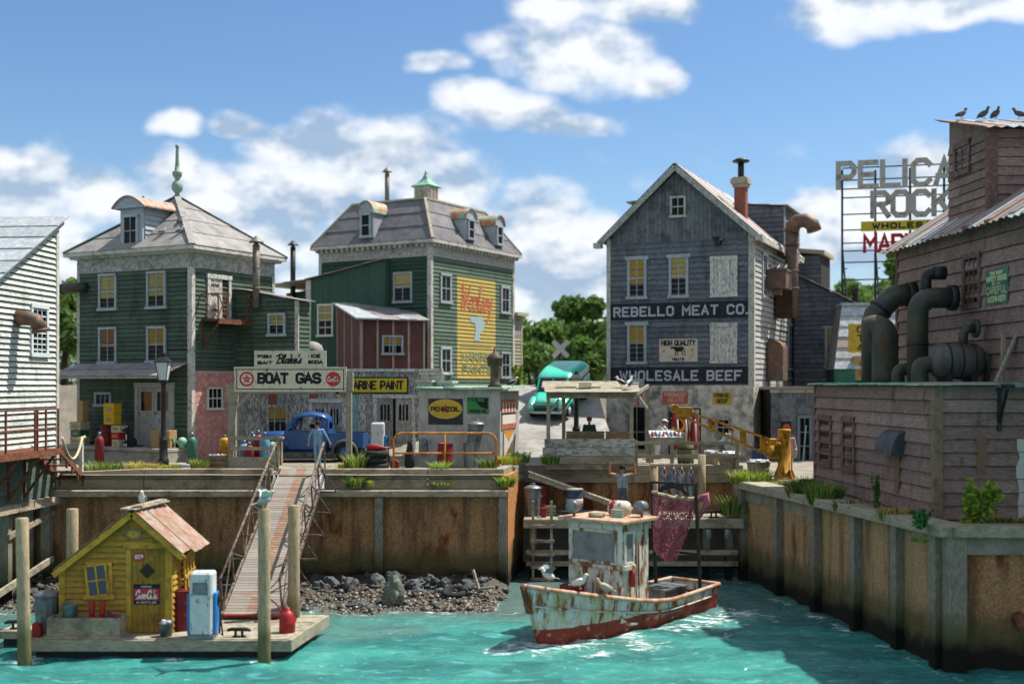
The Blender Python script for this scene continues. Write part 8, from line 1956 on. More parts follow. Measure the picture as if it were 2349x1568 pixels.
# ====== boat gas sign gate
def boat_gas():
 Y=43.0;T=thing('boat_gas_sign','chipped white enamel sign reading BOAT GAS carried on two timber posts','sign',(X(665,Y),Y,0),0);F=front(T)
 for x0,x1,py in((522,540,882),(793,806,855)):
  a0=F.hit(x0,900)[0];a1=F.hit(x1,900)[0];m=MB();F.box(m,a0,-.2,-.24,a1,Z(py,Y),-.02);m.build('post',M_timberl,T,bevel=.012)
  m=MB();F.box(m,a0-.05,Z(py+40,Y),-.27,a1+.05,Z(py-2,Y),-.03+.04);m.build('post_cap',M_timberl,T)
 a0,z0,a1,z1=F.rect(540,843,793,896);m=MB();F.box(m,a0,z0,.0,a1,z1,.07);bd=m.build('board',M_signw,T)
 h=z1-z0;w=a1-a0;m=MB();k=.05
 for q in((a0+k,z0+k,a1-k,z0+k+.03),(a0+k,z1-k-.03,a1-k,z1-k),(a0+k,z0+k,a0+k+.03,z1-k),(a1-k-.03,z0+k,a1-k,z1-k)):F.box(m,q[0],q[1],.07,q[2],q[3],.076+.001*(q[2]-q[0]>1))
 m.build('border',M_ink,bd)
 m=MB();fr=.035
 for q in((a0-fr,z0-fr,a1+fr,z0),(a0-fr,z1,a1+fr,z1+fr),(a0-fr,z0,a0,z1),(a1,z0,a1+fr,z1)):F.box(m,q[0],q[1],-.01,q[2],q[3],.085)
 m.build('frame',M_signw,bd)
 l0,zz0=F.hit(591,880);l1=F.hit(738,880)[0];zz1=F.hit(591,854)[1];lm=(l0+l1)/2+.08
 letters(F,bd,'BOAT',(l0,zz0,l0+(l1-l0)*.49,zz1),M_ink,.10,.072,adv=2.4);letters(F,bd,'GAS',(l0+(l1-l0)*.595,zz0,l1,zz1),M_ink,.10,.072,adv=2.4)
 m=MB();ax,az=F.hit(567,869);disc(F,m,ax,az,.27,.074);o=m.build('ring',M_cokered,bd);m=MB();disc(F,m,ax,az,.20,.078);m.build('ring_field',M_signw,bd);m=MB();star(F,m,ax,az,.19,.082);m.build('star',M_cokered,bd);m=MB();star(F,m,ax,az,.07,.085);m.build('star_centre',mat('faded_green_dot','7a9a88',rough=.7,bump=0),bd)
 m=MB();bx,bz=F.hit(765,869);disc(F,m,bx,bz,.27,.074);m.build('red_disc',M_cokered,bd);letters(F,bd,'Coca-Cola',(bx-.23,bz-.10,bx+.22,bz+.10),M_signw,.032,.078,scr=True)
 a0,z0,a1,z1=F.rect(584,804,749,842);m=MB();F.box(m,a0,z0+.01,.005,a1,z1,.065);b2=m.build('top_board',M_signw,T);w=a1-a0;h=z1-z0
 for t,u0,u1,v0,v1 in(('FISH',.045,.24,.54,.76),('BAIT',.045,.255,.16,.38),('ICE',.79,.92,.56,.78),('SODA',.745,.955,.20,.42)):letters(F,b2,t,(a0+w*u0,z0+h*v0,a0+w*u1,z0+h*v1),M_ink,.040,.067)
 letters(F,b2,"Blake's",(a0+w*.30,z0+h*.20,a0+w*.68,z0+h*.80),M_ink,.052,.067,scr=True)
 m=MB();l,r=F.hit(538,900)[0],F.hit(793,900)[0];m.bar(F.p(l,Z(938,Y),-.1),F.p(l+.62,Z(898,Y),-.1),.13,.10);m.build('brace',M_timberl,T);m=MB();m.bar(F.p(r,Z(928,Y),-.1),F.p(r-.34,Z(898,Y),-.1),.12,.10);m.build('brace',M_timberl,T)
 m=MB();F.box(m,F.hit(540,900)[0],Z(903,Y),-.18,F.hit(793,900)[0],Z(897,Y),-.04);m.build('cross_beam',M_timberl,T)
 return T
boat_gas()
# ====== rails and fences on the quay
def rails(lb,posts,rail_z,mt=None,base=None,group=None):
 t=thing('timber_railing',lb,'railing',(0,0,0));mt=mt or M_timberl
 for(x,y,z0,z1)in posts:m=MB();m.cbox((x,y,(z0+z1)/2),(.13,.13,z1-z0));m.build('post',mt,t)
 for z in rail_z:
  for(a,b)in zip(posts,posts[1:]):
   m=MB();m.bar((a[0]-.06,a[1]-.085,z),(b[0]+.06,b[1]-.085,z),.045,.13);m.build('rail',mt,t)
 return t
Y=42.7
t=rails('pale timber railing in front of the gas bottles left of the gangway',[(X(532,Y),Y,-.1,Z(1000,Y)),(X(636,Y),Y,-.1,Z(998,Y))],[Z(1004,Y),Z(1028,Y)])
m=MB();m.box(X(524,Y),Y-.20,Z(1077,Y),X(640,Y),Y-.10,Z(1047,Y));m.build('kick_board',M_timberl,t)
Y=44.15
rails('grey two-rail timber fence between the fish stall and the crane',[(X(1459,Y),Y,-.05,Z(1010,Y)),(X(1542,Y),Y+.05,-.05,Z(1012,Y)),(X(1612,Y),Y+.08,-.2,Z(1014,Y)),(X(1692,Y),Y+.1,-.3,Z(1018,Y))],[Z(1016,Y),Z(1046,Y)])
def yellow_rail():
 t=thing('pipe_barrier','rusty orange-yellow pipe barrier in front of the plaster shed','barrier',(0,0,0));Y=42.1;x0,x1=X(903,Y),X(1138,Y);zt=Z(993,Y);r=.04
 pts=[(x0,Y,0),(x0,Y,zt-.3)]+[(x0+.3-.3*math.cos(a),Y,zt-.3+.3*math.sin(a))for a in[math.pi/2*i/6 for i in range(1,7)]]+[(x1-.3+.3*math.sin(a),Y,zt-.3+.3*math.cos(a))for a in[math.pi/2*i/6 for i in range(7)]]+[(x1,Y,0)]
 m=MB();m.tube(pts,r,8);m.build('hoop',M_yrail,t);xm=(x0+x1)/2;m=MB();m.tube([(xm,Y,0),(xm,Y,zt)],r*.85,8);m.build('middle_post',M_yrail,t)
 for a,b in((x0,xm),(xm,x1)):m=MB();m.tube([(a+.03,Y,Z(1039,Y)),(b-.03,Y,Z(1039,Y))],r*.85,8);m.build('mid_rail',M_yrail,t)
yellow_rail()
def lamp(lb,px,D,py_top,sc=1.0,zg=None):
 x=X(px,D);zg=ground_z(x,D)if zg is None else zg;H=Z(py_top,D)-zg;t=thing('street_lamp',lb,'street lamp',(x,D,zg),0,'street lamps')
 m=MB();m.lathe([(.20,0),(.20,.28),(.16,.32),(.15,.95),(.17,1.0),(.14,1.05),(.10,1.15),(.085,H*.70),(.15,H*.73),(.15,H*.745)],14);m.build('post',M_iron,t)
 m=MB();b=H*.745;M=Matrix.Rotation(rad(45),3,'Z');m.lathe([(.19,b),(.33,b+H*.15)],4,(0,0,0),0,False,M);m.build('lantern_glass',M_lampglass,t)
 m=MB();q=b+H*.15;m.lathe([(.40,q),(.40,q+.03),(.16,q+.20),(.09,q+.22),(.09,q+.30),(.11,q+.33),(.001,q+.38)],4,(0,0,0),0,False,M);m.build('lantern_cap',M_iron,t)
 m=MB()
 for i in range(4):a=rad(90*i+0)+math.pi/4;m.bar((.20*math.cos(a)*1.0,.20*math.sin(a),b),(.34*math.cos(a),.34*math.sin(a),q),.025)
 m.build('lantern_frame',M_iron,t)
lamp('black street lamp with frosted lantern in front of the green house',375,44.3,803,zg=-.02);lamp('black street lamp behind the fish stall, lantern above its roof',1322,47.0,850)
# ====== fish stall
def fish_stall():
 Y=43.9;T=thing('fish_stall','open timber fish stall with plank counter and bleached board roof','stall',(0,0,0));x0,x1=X(1252,Y),X(1456,Y);yb=Y+2.6
 for k,(py0,py1)in enumerate(((1006,1025),(1026,1045),(1046,1063))):
  for a,b in(((x0-.06*(k>0)-.05,x0+(x1-x0)*.47-.006),(x0+(x1-x0)*.47+.006,x1))if k==0 else((x0-.12,x1),)):m=MB();m.box(a,Y-.05-.01*k,Z(py1,Y),b,Y+.02,Z(py0,Y));m.build('plank',mat('lichen_white_plank%d'%k,'a9a69e','77746a',cover=.45,cs=4,stretch=(1,1,2),soft=.08,rough=.9,bump=.3,dirt=.2,dcol='6f6f48')if k<2 else M_timberl,T)
 m=MB();m.box(x0,Y+.02,-.1,x1,Y+.7,Z(1008,Y));m.build('counter',M_timber,T)
 zt=Z(905,Y);xr=X(1479,Y)
 for x,y,top in((X(1258,Y),Y+.1,zt),(X(1449,Y),Y+.1,zt),(X(1297,Y)+.05,yb,zt+.38),(X(1486,yb),yb,zt+.36)):m=MB();m.box(x-.07,y-.07,-.1,x+.07,y+.07,top);m.build('post',M_timberl,T)
 m=MB();m.box(x0+.02,Y-.02,Z(913,Y),x1-.02,Y+.06,Z(897,Y));m.build('header_beam',M_timber,T)
 m=MB();m.bar((x1-.05,Y+.05,zt-.02),(X(1487,yb),yb,zt+.32),.08,.14);m.build('side_beam',M_timberl,T)
 for a,b in(((X(1258,Y),Z(950,Y)),(X(1283,Y),Z(915,Y))),((X(1449,Y),Z(950,Y)),(X(1418,Y),Z(915,Y)))):m=MB();m.bar((a[0],Y+.1,a[1]),(b[0],Y+.1,b[1]),.08,.08);m.build('brace',M_timberl,T)
 m=MB();m.bar((X(1300,Y)+.05,yb,zt-.5),(X(1325,Y),yb,zt),.08);m.bar((X(1486,yb),yb,zt-.6),(X(1462,Y+1),Y+1.0,zt),.08);m.build('brace',M_timberl,T)
 for i in range(6):x=x0+.1+(x1-x0-.1)*i/5.2;m=MB();m.bar((x,Y-.2,zt+.06),(x+.25,yb+.2,zt+.06+.13*2.8),.06,.09);m.build('rafter',M_timberl,T)
 n=7;ys=[Y-.32+(yb+.55-Y)*i/n for i in range(n+1)]
 for i in range(n):a,b=ys[i],ys[i+1]-.012;f=lambda y:zt+.12+(y-Y)*.13;e=RND.uniform(-.05,.05);m=MB();m.hexa([(x0-.1+e,a,f(a)),(x1+.12+e*.5+i*.05,a,f(a)),(x1+.17+e*.5+i*.05,b,f(b)),(x0-.05+e,b,f(b)),(x0-.1+e,a,f(a)+.035),(x1+.12+e*.5+i*.05,a,f(a)+.035),(x1+.17+e*.5+i*.05,b,f(b)+.035),(x0-.05+e,b,f(b)+.035)]);m.build('roof_board',M_timberl,T)
 zr=lambda y:zt+.155+(y-Y)*.13
 def crate(nm,lb,x,y,z,w,d,h,mt,rz=0,group=None):
  t=thing(nm,lb,'crate',(x,y,z),rz,group);m=MB()
  for i in range(3):zz=h*i/3;m.box(-w/2,-d/2,zz+.01,w/2,-d/2+.02,zz+h/3-.012);m.box(-w/2,d/2-.02,zz+.01,w/2,d/2,zz+h/3-.012);m.box(-w/2,-d/2+.021,zz+.01,-w/2+.02,d/2-.021,zz+h/3-.012);m.box(w/2-.02,-d/2+.021,zz+.01,w/2,d/2-.021,zz+h/3-.012)
  m.build('slats',mt,t);m=MB();m.box(-w/2+.021,-d/2+.021,.0,w/2-.021,d/2-.021,.03);m.build('bottom',mt,t);return t
 crate('wooden_crate','small pale crate lying on the stall roof',X(1342,Y+.6),Y+.6,zr(Y+.6),.46,.34,.22,M_greyp);crate('wooden_crate','pale green crate on the stall roof behind the gulls',X(1462,Y+1.9),Y+1.9,zr(Y+1.6),.5,.36,.24,M_bluep)
 for lb,(a,b)in(('pale loose batten on the stall roof left of the crate',(1275,1322)),('pale loose batten on the stall roof right of the crate',(1340,1378))):m=MB();y=Y+.5;m.bar((X(a,y),y,zr(y)+.05),(X(b,y),y+.25,zr(y)+.06),.08,.05);tag(m.build('loose_batten',M_timberl),lb,'batten')
 for i,(pa,pb)in enumerate(((1299,1386),(1390,1452))):
  y=Y+.55;crate('fish_tray',('dark wooden fish tray on the left of the stall counter','dark wooden fish tray on the right of the stall counter')[i],(X(pa,y)+X(pb,y))/2,y,Z(1008,Y),X(pb,y)-X(pa,y),.5,.30,M_crate)
 return crate
CRATE=fish_stall()
def stall_neighbours():
# sloping fish table with ice
 D=45.4;t=thing('fish_table','sloping display table of silver fish on ice behind the fence','table',(X(1528,D),D,0));w=.62;m=MB()
 m.hexa([(-w,-.4,.95),(w,-.4,.95),(w,.5,1.22),(-w,.5,1.22),(-w,-.4,1.0),(w,-.4,1.0),(w,.5,1.28),(-w,.5,1.28)]);m.build('tray',M_ice,t);m=MB();m.box(-w-.03,-.46,.78,w+.03,-.41,1.06);m.box(w,-.41,.8,w+.04,.5,1.22);m.build('edge_board',M_timberl,t)
 for x in(-w+.05,w-.05):m=MB();m.box(x-.04,-.4,-.1,x+.04,-.32,.94);m.box(x-.04,.4,-.1,x+.04,.48,1.2);m.build('leg',M_timber,t)
 for i in range(8):
  f=thing('fish',('first','second','third','fourth','fifth','sixth','seventh','eighth')[i]+' fish from the left on the ice of the sloping display table','fish',(X(1528,D)-.52+i*.145,D+RND.uniform(-.05,.1),1.19),RND.uniform(80,100),'fish on the display table');m=MB();M=Matrix.Rotation(rad(-17),3,'Y');m.ell((0,0,0),(.25,.05,.045),8,7,0,M);m.prism([M@V((-.22,0,0)),M@V((-.36,.07,0)),M@V((-.36,-.07,0))],(0,0,.012));m.build('body',M_fish if i%3 else M_blood,f)
  # hanging sides of beef
 D=49.6
 for i,(px,lb)in enumerate(((1548,'dark red side of beef hanging leftmost behind the crane hook'),(1570,'middle side of beef hanging on the rack'),(1594,'rightmost side of beef, streaked with white fat'))):
  x=X(px,D);zt=Z(945,D);h=1.55;t=thing('beef_side',lb,'meat',(x,D,0),0,'sides of beef on the rack');m=MB();m.lathe([(.03,zt),(.10,zt-.1),(.17,zt-.5),(.22,zt-.9),(.19,zt-1.25),(.1,zt-h),(.02,zt-h-.05)][::-1],10);m.build('flesh',M_blood,t);m=MB();m.tube([(.08-.05*i,-.2,zt-.3),(.1-.05*i,-.23,zt-.8),(.04,-.2,zt-1.3)],[.03,.05,.03],6);m.build('fat_cap',M_fab_white,t);q=MB();q.tube([(0,0,zt),(0,0,zt+.15)],.015,6);q.build('hook',M_iron,t)
 t=thing('meat_rack','dark iron rail carrying the sides of beef','rack',(0,0,0));m=MB();z=Z(945,D)+.15;m.bar((X(1535,D),D,z),(X(1606,D),D,z),.06);m.build('rail',M_iron,t)
 for px in(1535,1606):m=MB();m.bar((X(px,D),D,-.2),(X(px,D),D,z),.07);m.build('post',M_iron,t)
 # barrel, baskets, tubs
 D=44.9;t=thing('mossy_barrel','mossy wooden barrel behind the two-rail fence','barrel',(X(1573,D),D,-.1));m=MB();m.lathe([(.26,0),(.31,.25),(.33,.5),(.31,.75),(.27,.98),(.24,.98),(.001,.93)],18);m.build('staves',wood('mossy_stave','6c6a45','565a3c',horiz=False),t)
 for z in(.2,.72):m=MB();m.lathe([(.318 if z<.5 else.322,z),(.322 if z<.5 else.318,z+.05)],18);m.build('hoop',M_iron,t)
 def basket(lb,px,D,z,r,h,fill):
  t=thing('slat_basket',lb,'basket',(X(px,D),D,z),0,'slatted fish baskets');n=22
  for i in range(n):
   a=2*math.pi*i/n;m=MB();k=math.pi/n*.86
   p=lambda q,rr_,zz:V((rr_*math.cos(q),rr_*math.sin(q),zz));m.hexa([p(a-k,r*.74,0),p(a+k,r*.74,0),p(a+k,r*.70,0),p(a-k,r*.70,0),p(a-k,r,h),p(a+k,r,h),p(a+k,r*.95,h),p(a-k,r*.95,h)]);m.build('slat',M_bas,t)
  for z in(h*.55,h-.06):m=MB();rr_=r*(.74+.26*z/h);m.lathe([(rr_+.015,z),(rr_+.025,z+.05)],22);m.build('hoop',M_bas,t)
  m=MB();rr=random.Random(px);m.lathe([(r*.95,h-.05),(r*.6,h+.02),(.001,h+.05)],18)
  for _ in range(26):a,q=rr.uniform(0,6.28),rr.uniform(0,r*.85);m.ell((q*math.cos(a),q*math.sin(a),h+.03),(.09,.05,.045),6,4,0,Matrix.Rotation(rr.uniform(0,6),3,'Z'))
  m.build('catch',fill,t)
 basket('slatted basket of ice behind the fence end',1672,44.6,-.2,.42,.68,M_ice);basket('slatted basket heaped with fish beside the crane',1740,43.4,-.42,.44,.66,M_ice)
 drum('blue_tub','dark blue tub behind the basket next to the crane',(X(1744,45.6),45.6,-.3),.34,.85,mat('navy_tub_paint','2c4468',rough=.6),'tub',lid=False)
 basket('round basket of fish further back by the stucco wall',1630,47.5,-.2,.4,.55,M_ice)
 D=46;CRATE('wooden_crate','low wooden crate at the foot of the fence end',X(1700,43.9),43.9,-.35,.55,.35,.25,M_timberl)
 # rack of hanging fish on the small dock
 D=43.3;t=thing('fish_rack','two-post rack with four grey fish on the small dock','rack',(0,0,0));zb=Z(1066,D)
 for px,r,zt in((1500,.15,Z(1062,D)),(1610,.14,Z(1042,D))):m=MB();m.tube([(X(px,D),D,-1.66),(X(px,D),D,zt)],r,12);m.build('post',M_pile,t)
 m=MB();m.bar((X(1490,D),D-.16,zb),(X(1606,D),D-.16,zb),.09,.1);m.build('bar',M_timber,t)
 for i,px in enumerate((1524,1545,1564,1585)):
  f=thing('hanging_fish',('big grey fish hanging leftmost on the dock rack','second grey fish from the left on the dock rack','third fish on the dock rack with a red streak','narrow fish hanging nearest the right post of the rack')[i],'fish',(X(px,D-.25),D-.25,zb-.05),0,'fish hanging on the dock rack');w=.17 if i<3 else.12;m=MB();m.lathe([(.02,0),(.05,-.12),(.11,-.22),(w,-.42),(w*1.05,-.62),(w*.8,-.85),(.06,-1.05),(.03,-1.12)][::-1],12,(0,0,0),0,True,Matrix.Diagonal((1,.55,1)))
  m.build('body',M_fish,f);m=MB();m.prism([(-.02,0,-1.1),(.02,0,-1.1),(.13,0,-1.28),(-.13,0,-1.28)],(0,.015,0));m.build('tail',M_fish,f);m=MB();m.ell((0,-.055,-.16),(.04,.03,.10),8,6);m.tube([(0.01,-.09,-.3),(.0,-.1,-.7)],.016,6);m.build('blood_streak',M_blood,f);m=MB();m.tube([(0,0,-.02),(0,0,.12),(0,.12,.12)],.014,6);m.build('cord',M_rope,f)
stall_neighbours()
# ====== yellow crane
def crane():
 D=42.9;x=X(1799,D);zg=Z(1110,D);T=thing('hand_crane','rusty yellow hand crane with a long two-rail boom and hook','crane',(x,D,zg));zz=lambda py:Z(py,D)-zg;xx=lambda px:X(px,D)-x
 m=MB();m.lathe([(.58,0),(.58,.1),(.52,.13),(.52,.2)],24);m.build('pedestal',M_conc,T,bevel=0)
 m=MB();m.lathe([(.36,.2),(.36,.25),(.24,.28),(.22,zz(990)),(.235,zz(988)),(.235,zz(984)),(.001,zz(983))],18)
 for i in range(6):a=rad(60*i);m.prism([V((.2*math.cos(a),.2*math.sin(a),.25)),V((.42*math.cos(a),.42*math.sin(a),.25)),V((.2*math.cos(a),.2*math.sin(a),.75))],V((-math.sin(a),math.cos(a),0))*.03)
 m.build('column',M_yel,T,fix=True)
 m=MB();m.box(xx(1762),-.25,zz(1052),xx(1788),.22,zz(1005));m.box(xx(1755),-.2,zz(1030),xx(1763),.18,zz(1012));m.build('gear_box',M_yel,T,bevel=.02)
 m=MB();M=Matrix.Rotation(rad(90),3,'X');c=(xx(1768),-.26,zz(1032));m.lathe([(.001,0),(.17,0),(.19,.04),(.19,.10),(.08,.12),(.06,.22),(.001,.22)],14,c,0,True,M);c2=(xx(1780),-.26,zz(1018));m.lathe([(.001,0),(.10,0),(.10,.16),(.001,.16)],12,c2,0,True,M);m.build('winch_gear',M_yel,T)
 a,b=V((xx(1785),0,zz(1013))),V((xx(1552),-.15,zz(936)));a2,b2=V((xx(1768),0,zz(1046))),V((xx(1556),-.15,zz(950)))
 for s in(-1,1):
  for p,q in((a,b),(a2,b2)):m=MB();m.bar(p+V((0,s*.10,0)),q+V((0,s*.07,0)),.06,.08);m.build('boom_rail',M_yel,T)
 for k in(.36,.70,.92):m=MB();p,q=b.lerp(a,k*.9+.02),b2.lerp(a2,k);m.bar(p,q,.22,.09);m.build('boom_strut',M_yel,T)
 m=MB();h=b.lerp(b2,.5);m.tube([h+V((-.12,-.16,.1)),h+V((-.12,.16,.1))],.17,14);m.box(h.x-.05,-.3,h.z-.2,h.x+.5,.0,h.z+.16);m.build('boom_head',M_yel,T,bevel=.015)
 m=MB();c=V((h.x+.02,-.16,zz(974)));m.tube([c+V((.22*math.cos(t),0,.22*math.sin(t)))for t in[rad(200+15*i)for i in range(17)]],[.03+.025*math.sin(math.pi*i/16)for i in range(17)],8);m.tube([c+V((.02,0,.2)),h+V((.0,0,-.15))],.04,8);m.build('hook',M_hook,T)
crane()
# ====== porch and quay clutter on the left
def porch_things():
 B=GH;th=-28
 PF=Face(B,(0,-.75,0),(1,0,0),(0,-1,0));zf=.57
 def loc(px,py=1000,d=-.75):f=Face(B,(0,d,0),(1,0,0),(0,-1,0));a=f.hit(px,py)[0];p=Matrix.Rotation(rad(th),3,'Z')@V((a,d,0));return V((B.location.x+p.x,B.location.y+p.y,zf))
 def box(nm,lb,px,z,w,d,h,mt,rz=0,dd=-.75,cat='box',group=None):
  t=thing(nm,lb,cat,loc(px,1000,dd)+V((0,0,z)),th+rz,group);m=MB();m.box(-w/2,-d/2,0,w/2,d/2,h);m.build('carton',mt,t,bevel=.012)
  q=MB();q.box(-w/2-.002,-.03,h-.002,w/2+.002,.03,h+.003);q.box(-w*.3,-d/2-.003,h*.3,w*.3,-d/2-.001,h*.7,1);q.build('label',[M_card,M_card],t);return t
 box('pale_carton','pale printed carton at the bottom of the left porch stack',183,0,.62,.5,.34,M_cardp);box('green_crate','dark green crate in the middle of the left porch stack',183,.345,.56,.48,.27,M_greenb);box('pale_carton','pale printed carton on top of the left porch stack',183,.62,.64,.5,.34,M_cardp);box('tall_carton','tall brown carton standing on the left porch stack',190,.965,.30,.3,.86,M_card)
 t=drum('oil_drum','dark red drum on the porch under the yellow cartons',loc(247),.29,.86,M_redd)
 box('yellow_carton','lower yellow carton on top of the porch drum',258,.87,.56,.42,.40,M_boxy);box('yellow_carton','upper yellow carton of the two on the porch drum',258,1.275,.58,.42,.46,M_boxy)
 box('pale_carton','pale carton at the bottom next to the dog',273,0,.40,.4,.28,M_cardp,dd=-1.0);box('red_carton','red carton between two pale ones beside the dog',272,.285,.44,.4,.28,M_boxr,dd=-1.0);box('pale_carton','pale carton on top of the red one beside the dog',274,.57,.50,.42,.28,M_cardp,dd=-1.0)
 box('brown_carton','brown carton standing left of the lamp post on the porch',363,0,.42,.4,.70,M_card);box('brown_carton','lower brown carton right of the lamp post on the porch',388,0,.36,.38,.33,M_card,10);box('brown_carton','upper brown carton right of the lamp post on the porch',389,.335,.40,.40,.36,M_card,-4)
 # seated dog, black with a white chest
 t=thing('dog','black and white dog sitting on the porch by the door','dog',loc(298,1000,-1.1),th-20);m=MB()
 m.ell((0,.10,.20),(.15,.2,.19),10,8);m.ell((0,-.02,.36),(.12,.14,.22),10,8,0,Matrix.Rotation(rad(18),3,'X'));m.tube([(0,-.06,.5),(0,-.12,.64)],[.09,.075],10);m.ell((0,-.15,.70),(.085,.10,.085),10,8);m.tube([(0,-.2,.69),(0,-.32,.66)],[.055,.038],8)
 for s in(-1,1):m.tube([(s*.08,-.10,.36),(s*.08,-.15,.18),(s*.08,-.16,.03),(s*.08,-.21,.02)],[.055,.042,.035,.03],8);m.tube([(s*.14,.1,.16),(s*.15,-.02,.08),(s*.15,-.08,.03)],[.085,.06,.035],8);m.add([(s*.03,-.13,.76),(s*.085,-.13,.75),(s*.06,-.12,.87),(s*.05,-.10,.76)],[(0,1,2),(1,3,2),(3,0,2)])
 m.tube([(0,.26,.06),(.1,.42,.04),(.25,.48,.05)],[.04,.035,.015],8)
 bd=m.build('body',M_fab_dark,t);bd.data.materials.append(M_gullw);rm=bd.modifiers.new('r','REMESH');rm.mode='VOXEL';rm.voxel_size=.014;rm.use_smooth_shade=True
 m=MB();m.ell((0,-.135,.40),(.055,.04,.15),8,7);m.build('white_chest',M_gullw,t)
 for s in(-1,1):m=MB();m.tube([(s*.08,-.19,.14),(s*.08,-.185,.03)],[.03,.036],8);m.build('white_paw',M_gullw,t)
 m=MB();m.ell((0,-.325,.675),(.02,.015,.015),6,5);m.build('nose',M_ink,t)
 # quay level
 g=lambda px,D,dz=0:V((X(px,D),D,dz))
 gas_bottle('dark red gas bottle standing in front of the porch slab',g(228,45.2),.17,1.25,M_redd);gas_bottle('dark green gas bottle right of the street lamp',g(440,44.0,.0),.19,1.28,M_greenb)
 t=thing('valve_head','pale green pipe valve with round handwheels on the porch corner','valve',loc(418,1000,-.5));m=MB();m.ell((0,0,.22),(.2,.18,.2),12,9);m.tube([(0,0,0),(0,0,.15)],.12,10);m.build('body',M_copper,t)
 for s in(-1,1):m=MB();m.tube([(s*.15,0,.22),(s*.28,0,.24)],.05,8);m.tube([(s*.28,0,.24),(s*.33,0,.24)],.13,12);m.build('handwheel',M_copper,t)
 t=thing('wooden_crate','open wooden crate of pale bottles left of the timber railing','crate',g(500,42.6,.0));m=MB();
 for i in range(3):m.box(-.36,-.26,.02+.17*i,.36,-.23,.17+.17*i);m.box(-.36,.23,.02+.17*i,.36,.26,.17+.17*i);m.box(-.36,-.23,.02+.17*i,-.33,.23,.17+.17*i);m.box(.33,-.23,.02+.17*i,.36,.23,.17+.17*i)
 m.build('slats',M_crate,t);m=MB()
 for i in range(10):m.ell((-.27+.13*(i%5),-.1+.2*(i//5),.5),(.055,.055,.06),8,5)
 m.build('contents',M_ice,t);m=MB();m.box(-.32,-.22,.0,.32,.22,.44);m.build('bottom',M_dark,t)
 gas_bottle('squat yellow gas bottle on a crate by the brick wall',g(515,45.4,.35),.20,.78,M_yel);t=thing('wooden_crate','low crate under the yellow gas bottle','crate',g(515,45.4,0));m=MB();m.box(-.35,-.3,0,.35,.3,.345);m.build('body',M_crate,t,bevel=.01)
 for i,(px,D,r,h,mt,lb)in enumerate(((592,44.2,.20,1.36,M_reds,'bright red gas bottle behind the timber railing'),(578,44.5,.17,1.28,M_galv,'grey gas bottle at the back of the group behind the railing'),(607,43.9,.19,1.30,M_blueb,'blue gas bottle beside the red one behind the railing'),(560,43.9,.20,1.0,M_blueb,'shorter pale blue tank leftmost behind the railing'),(571,43.5,.19,.95,M_redd,'dark red tank half hidden behind the railing'),(624,44.3,.17,1.05,M_copper,'pale green gas bottle rightmost behind the railing'))):gas_bottle(lb,g(px,D),r,h,mt)
 t=thing('work_bench','dark bench board behind the gas bottles','bench',g(590,44.9));m=MB();m.box(-1.0,-.2,1.0,1.0,.2,1.08);m.build('bench_top',M_timber,t);
 for x in(-.9,.9):m=MB();m.box(x-.05,-.15,0,x+.05,.15,1.0);m.build('leg',M_timber,t)
 fuel_pump('white fuel pump with blue sides beside the truck',g(867,45.6),1.62,.50,.45,panel=False)
 for i in range(3):
  t=thing('old_tyre',('old tyre at the bottom of the quay stack','old tyre in the middle of the quay stack','old tyre on top of the quay stack')[i],'tyre',g(862+(1,-2,1)[i],42.6,.01+.225*i),40*i,'stacked tyres');m=MB();m.lathe([(.27,.02),(.40,0),(.46,.05),(.46,.17),(.40,.22),(.27,.20),(.27,.02)],24);m.build('rubber',M_tyre,t)
 t=thing('red_funnel','red oil funnel lying on the stacked tyres','funnel',g(864,42.6,.69));m=MB();m.tube([(-.35,0,.10),(.05,0,.10),(.3,0,.07),(.5,.05,.10)],[.12,.12,.05,.03],12);m.build('body',M_reds,t)
 drum('oil_drum','dented red drum behind the yellow barrier',g(1020,43.2),.28,.92,M_redd,tilt=2)
 trash_can('upright galvanised can at the bottom of the pair behind the barrier',g(1083,43.1),.33,.95,lid=False);trash_can('galvanised can tilted inside the lower can, lid askew',V((X(1086,43.1),43.1,.78)),.29,.82,7,True,-8)
 t=thing('gear_bag','dark sack with pale sticks leaning at the shed corner','sack',g(940,43.4));m=MB();m.lathe([(.12,0),(.2,.1),(.19,.4),(.12,.7),(.08,.95),(.001,1.0)],12);m.build('sack',M_fab_dark,t);m=MB();m.bar((.08,0,.2),(.16,.0,1.3),.05);m.bar((.14,-.05,.5),(.2,-.03,1.1),.09,.03);m.build('sticks',M_trim,t)
 t=thing('red_box','small red tool box shaped like a house between tyres and sack','box',g(906,42.7));m=MB();m.prism([(-.16,-.12,0),(.16,-.12,0),(.16,-.12,.26),(0,-.12,.38),(-.16,-.12,.26)],(0,.24,0));m.build('body',M_redd,t,bevel=.01)
 # clutter on the dock
 z=-1.66;trash_can('grey ribbed can on the dock at the orange wall',V((X(1222,42.4),42.4,z)),.30,.98);drum('oil_drum','red drum half hidden behind the grey can on the dock',V((X(1237,42.9),42.9,z)),.33,1.05,M_redd)
 t=drum('oil_drum','blue, cream and navy banded drum on the dock',V((X(1318,42.6),42.6,z)),.30,.98,mat('navy_drum_paint','33435f','2a3850',cs=5,rough=.6,rust=.1),ribs=2);m=MB();m.lathe([(.308,.33),(.308,.62)],18);m.build('cream_band',mat('cream_drum_paint','a89a80','8d7f68',cs=5,rust=.15,rough=.6),t);m=MB();m.lathe([(.308,.92),(.31,.975)],18);m.build('rim_band',M_trim,t)
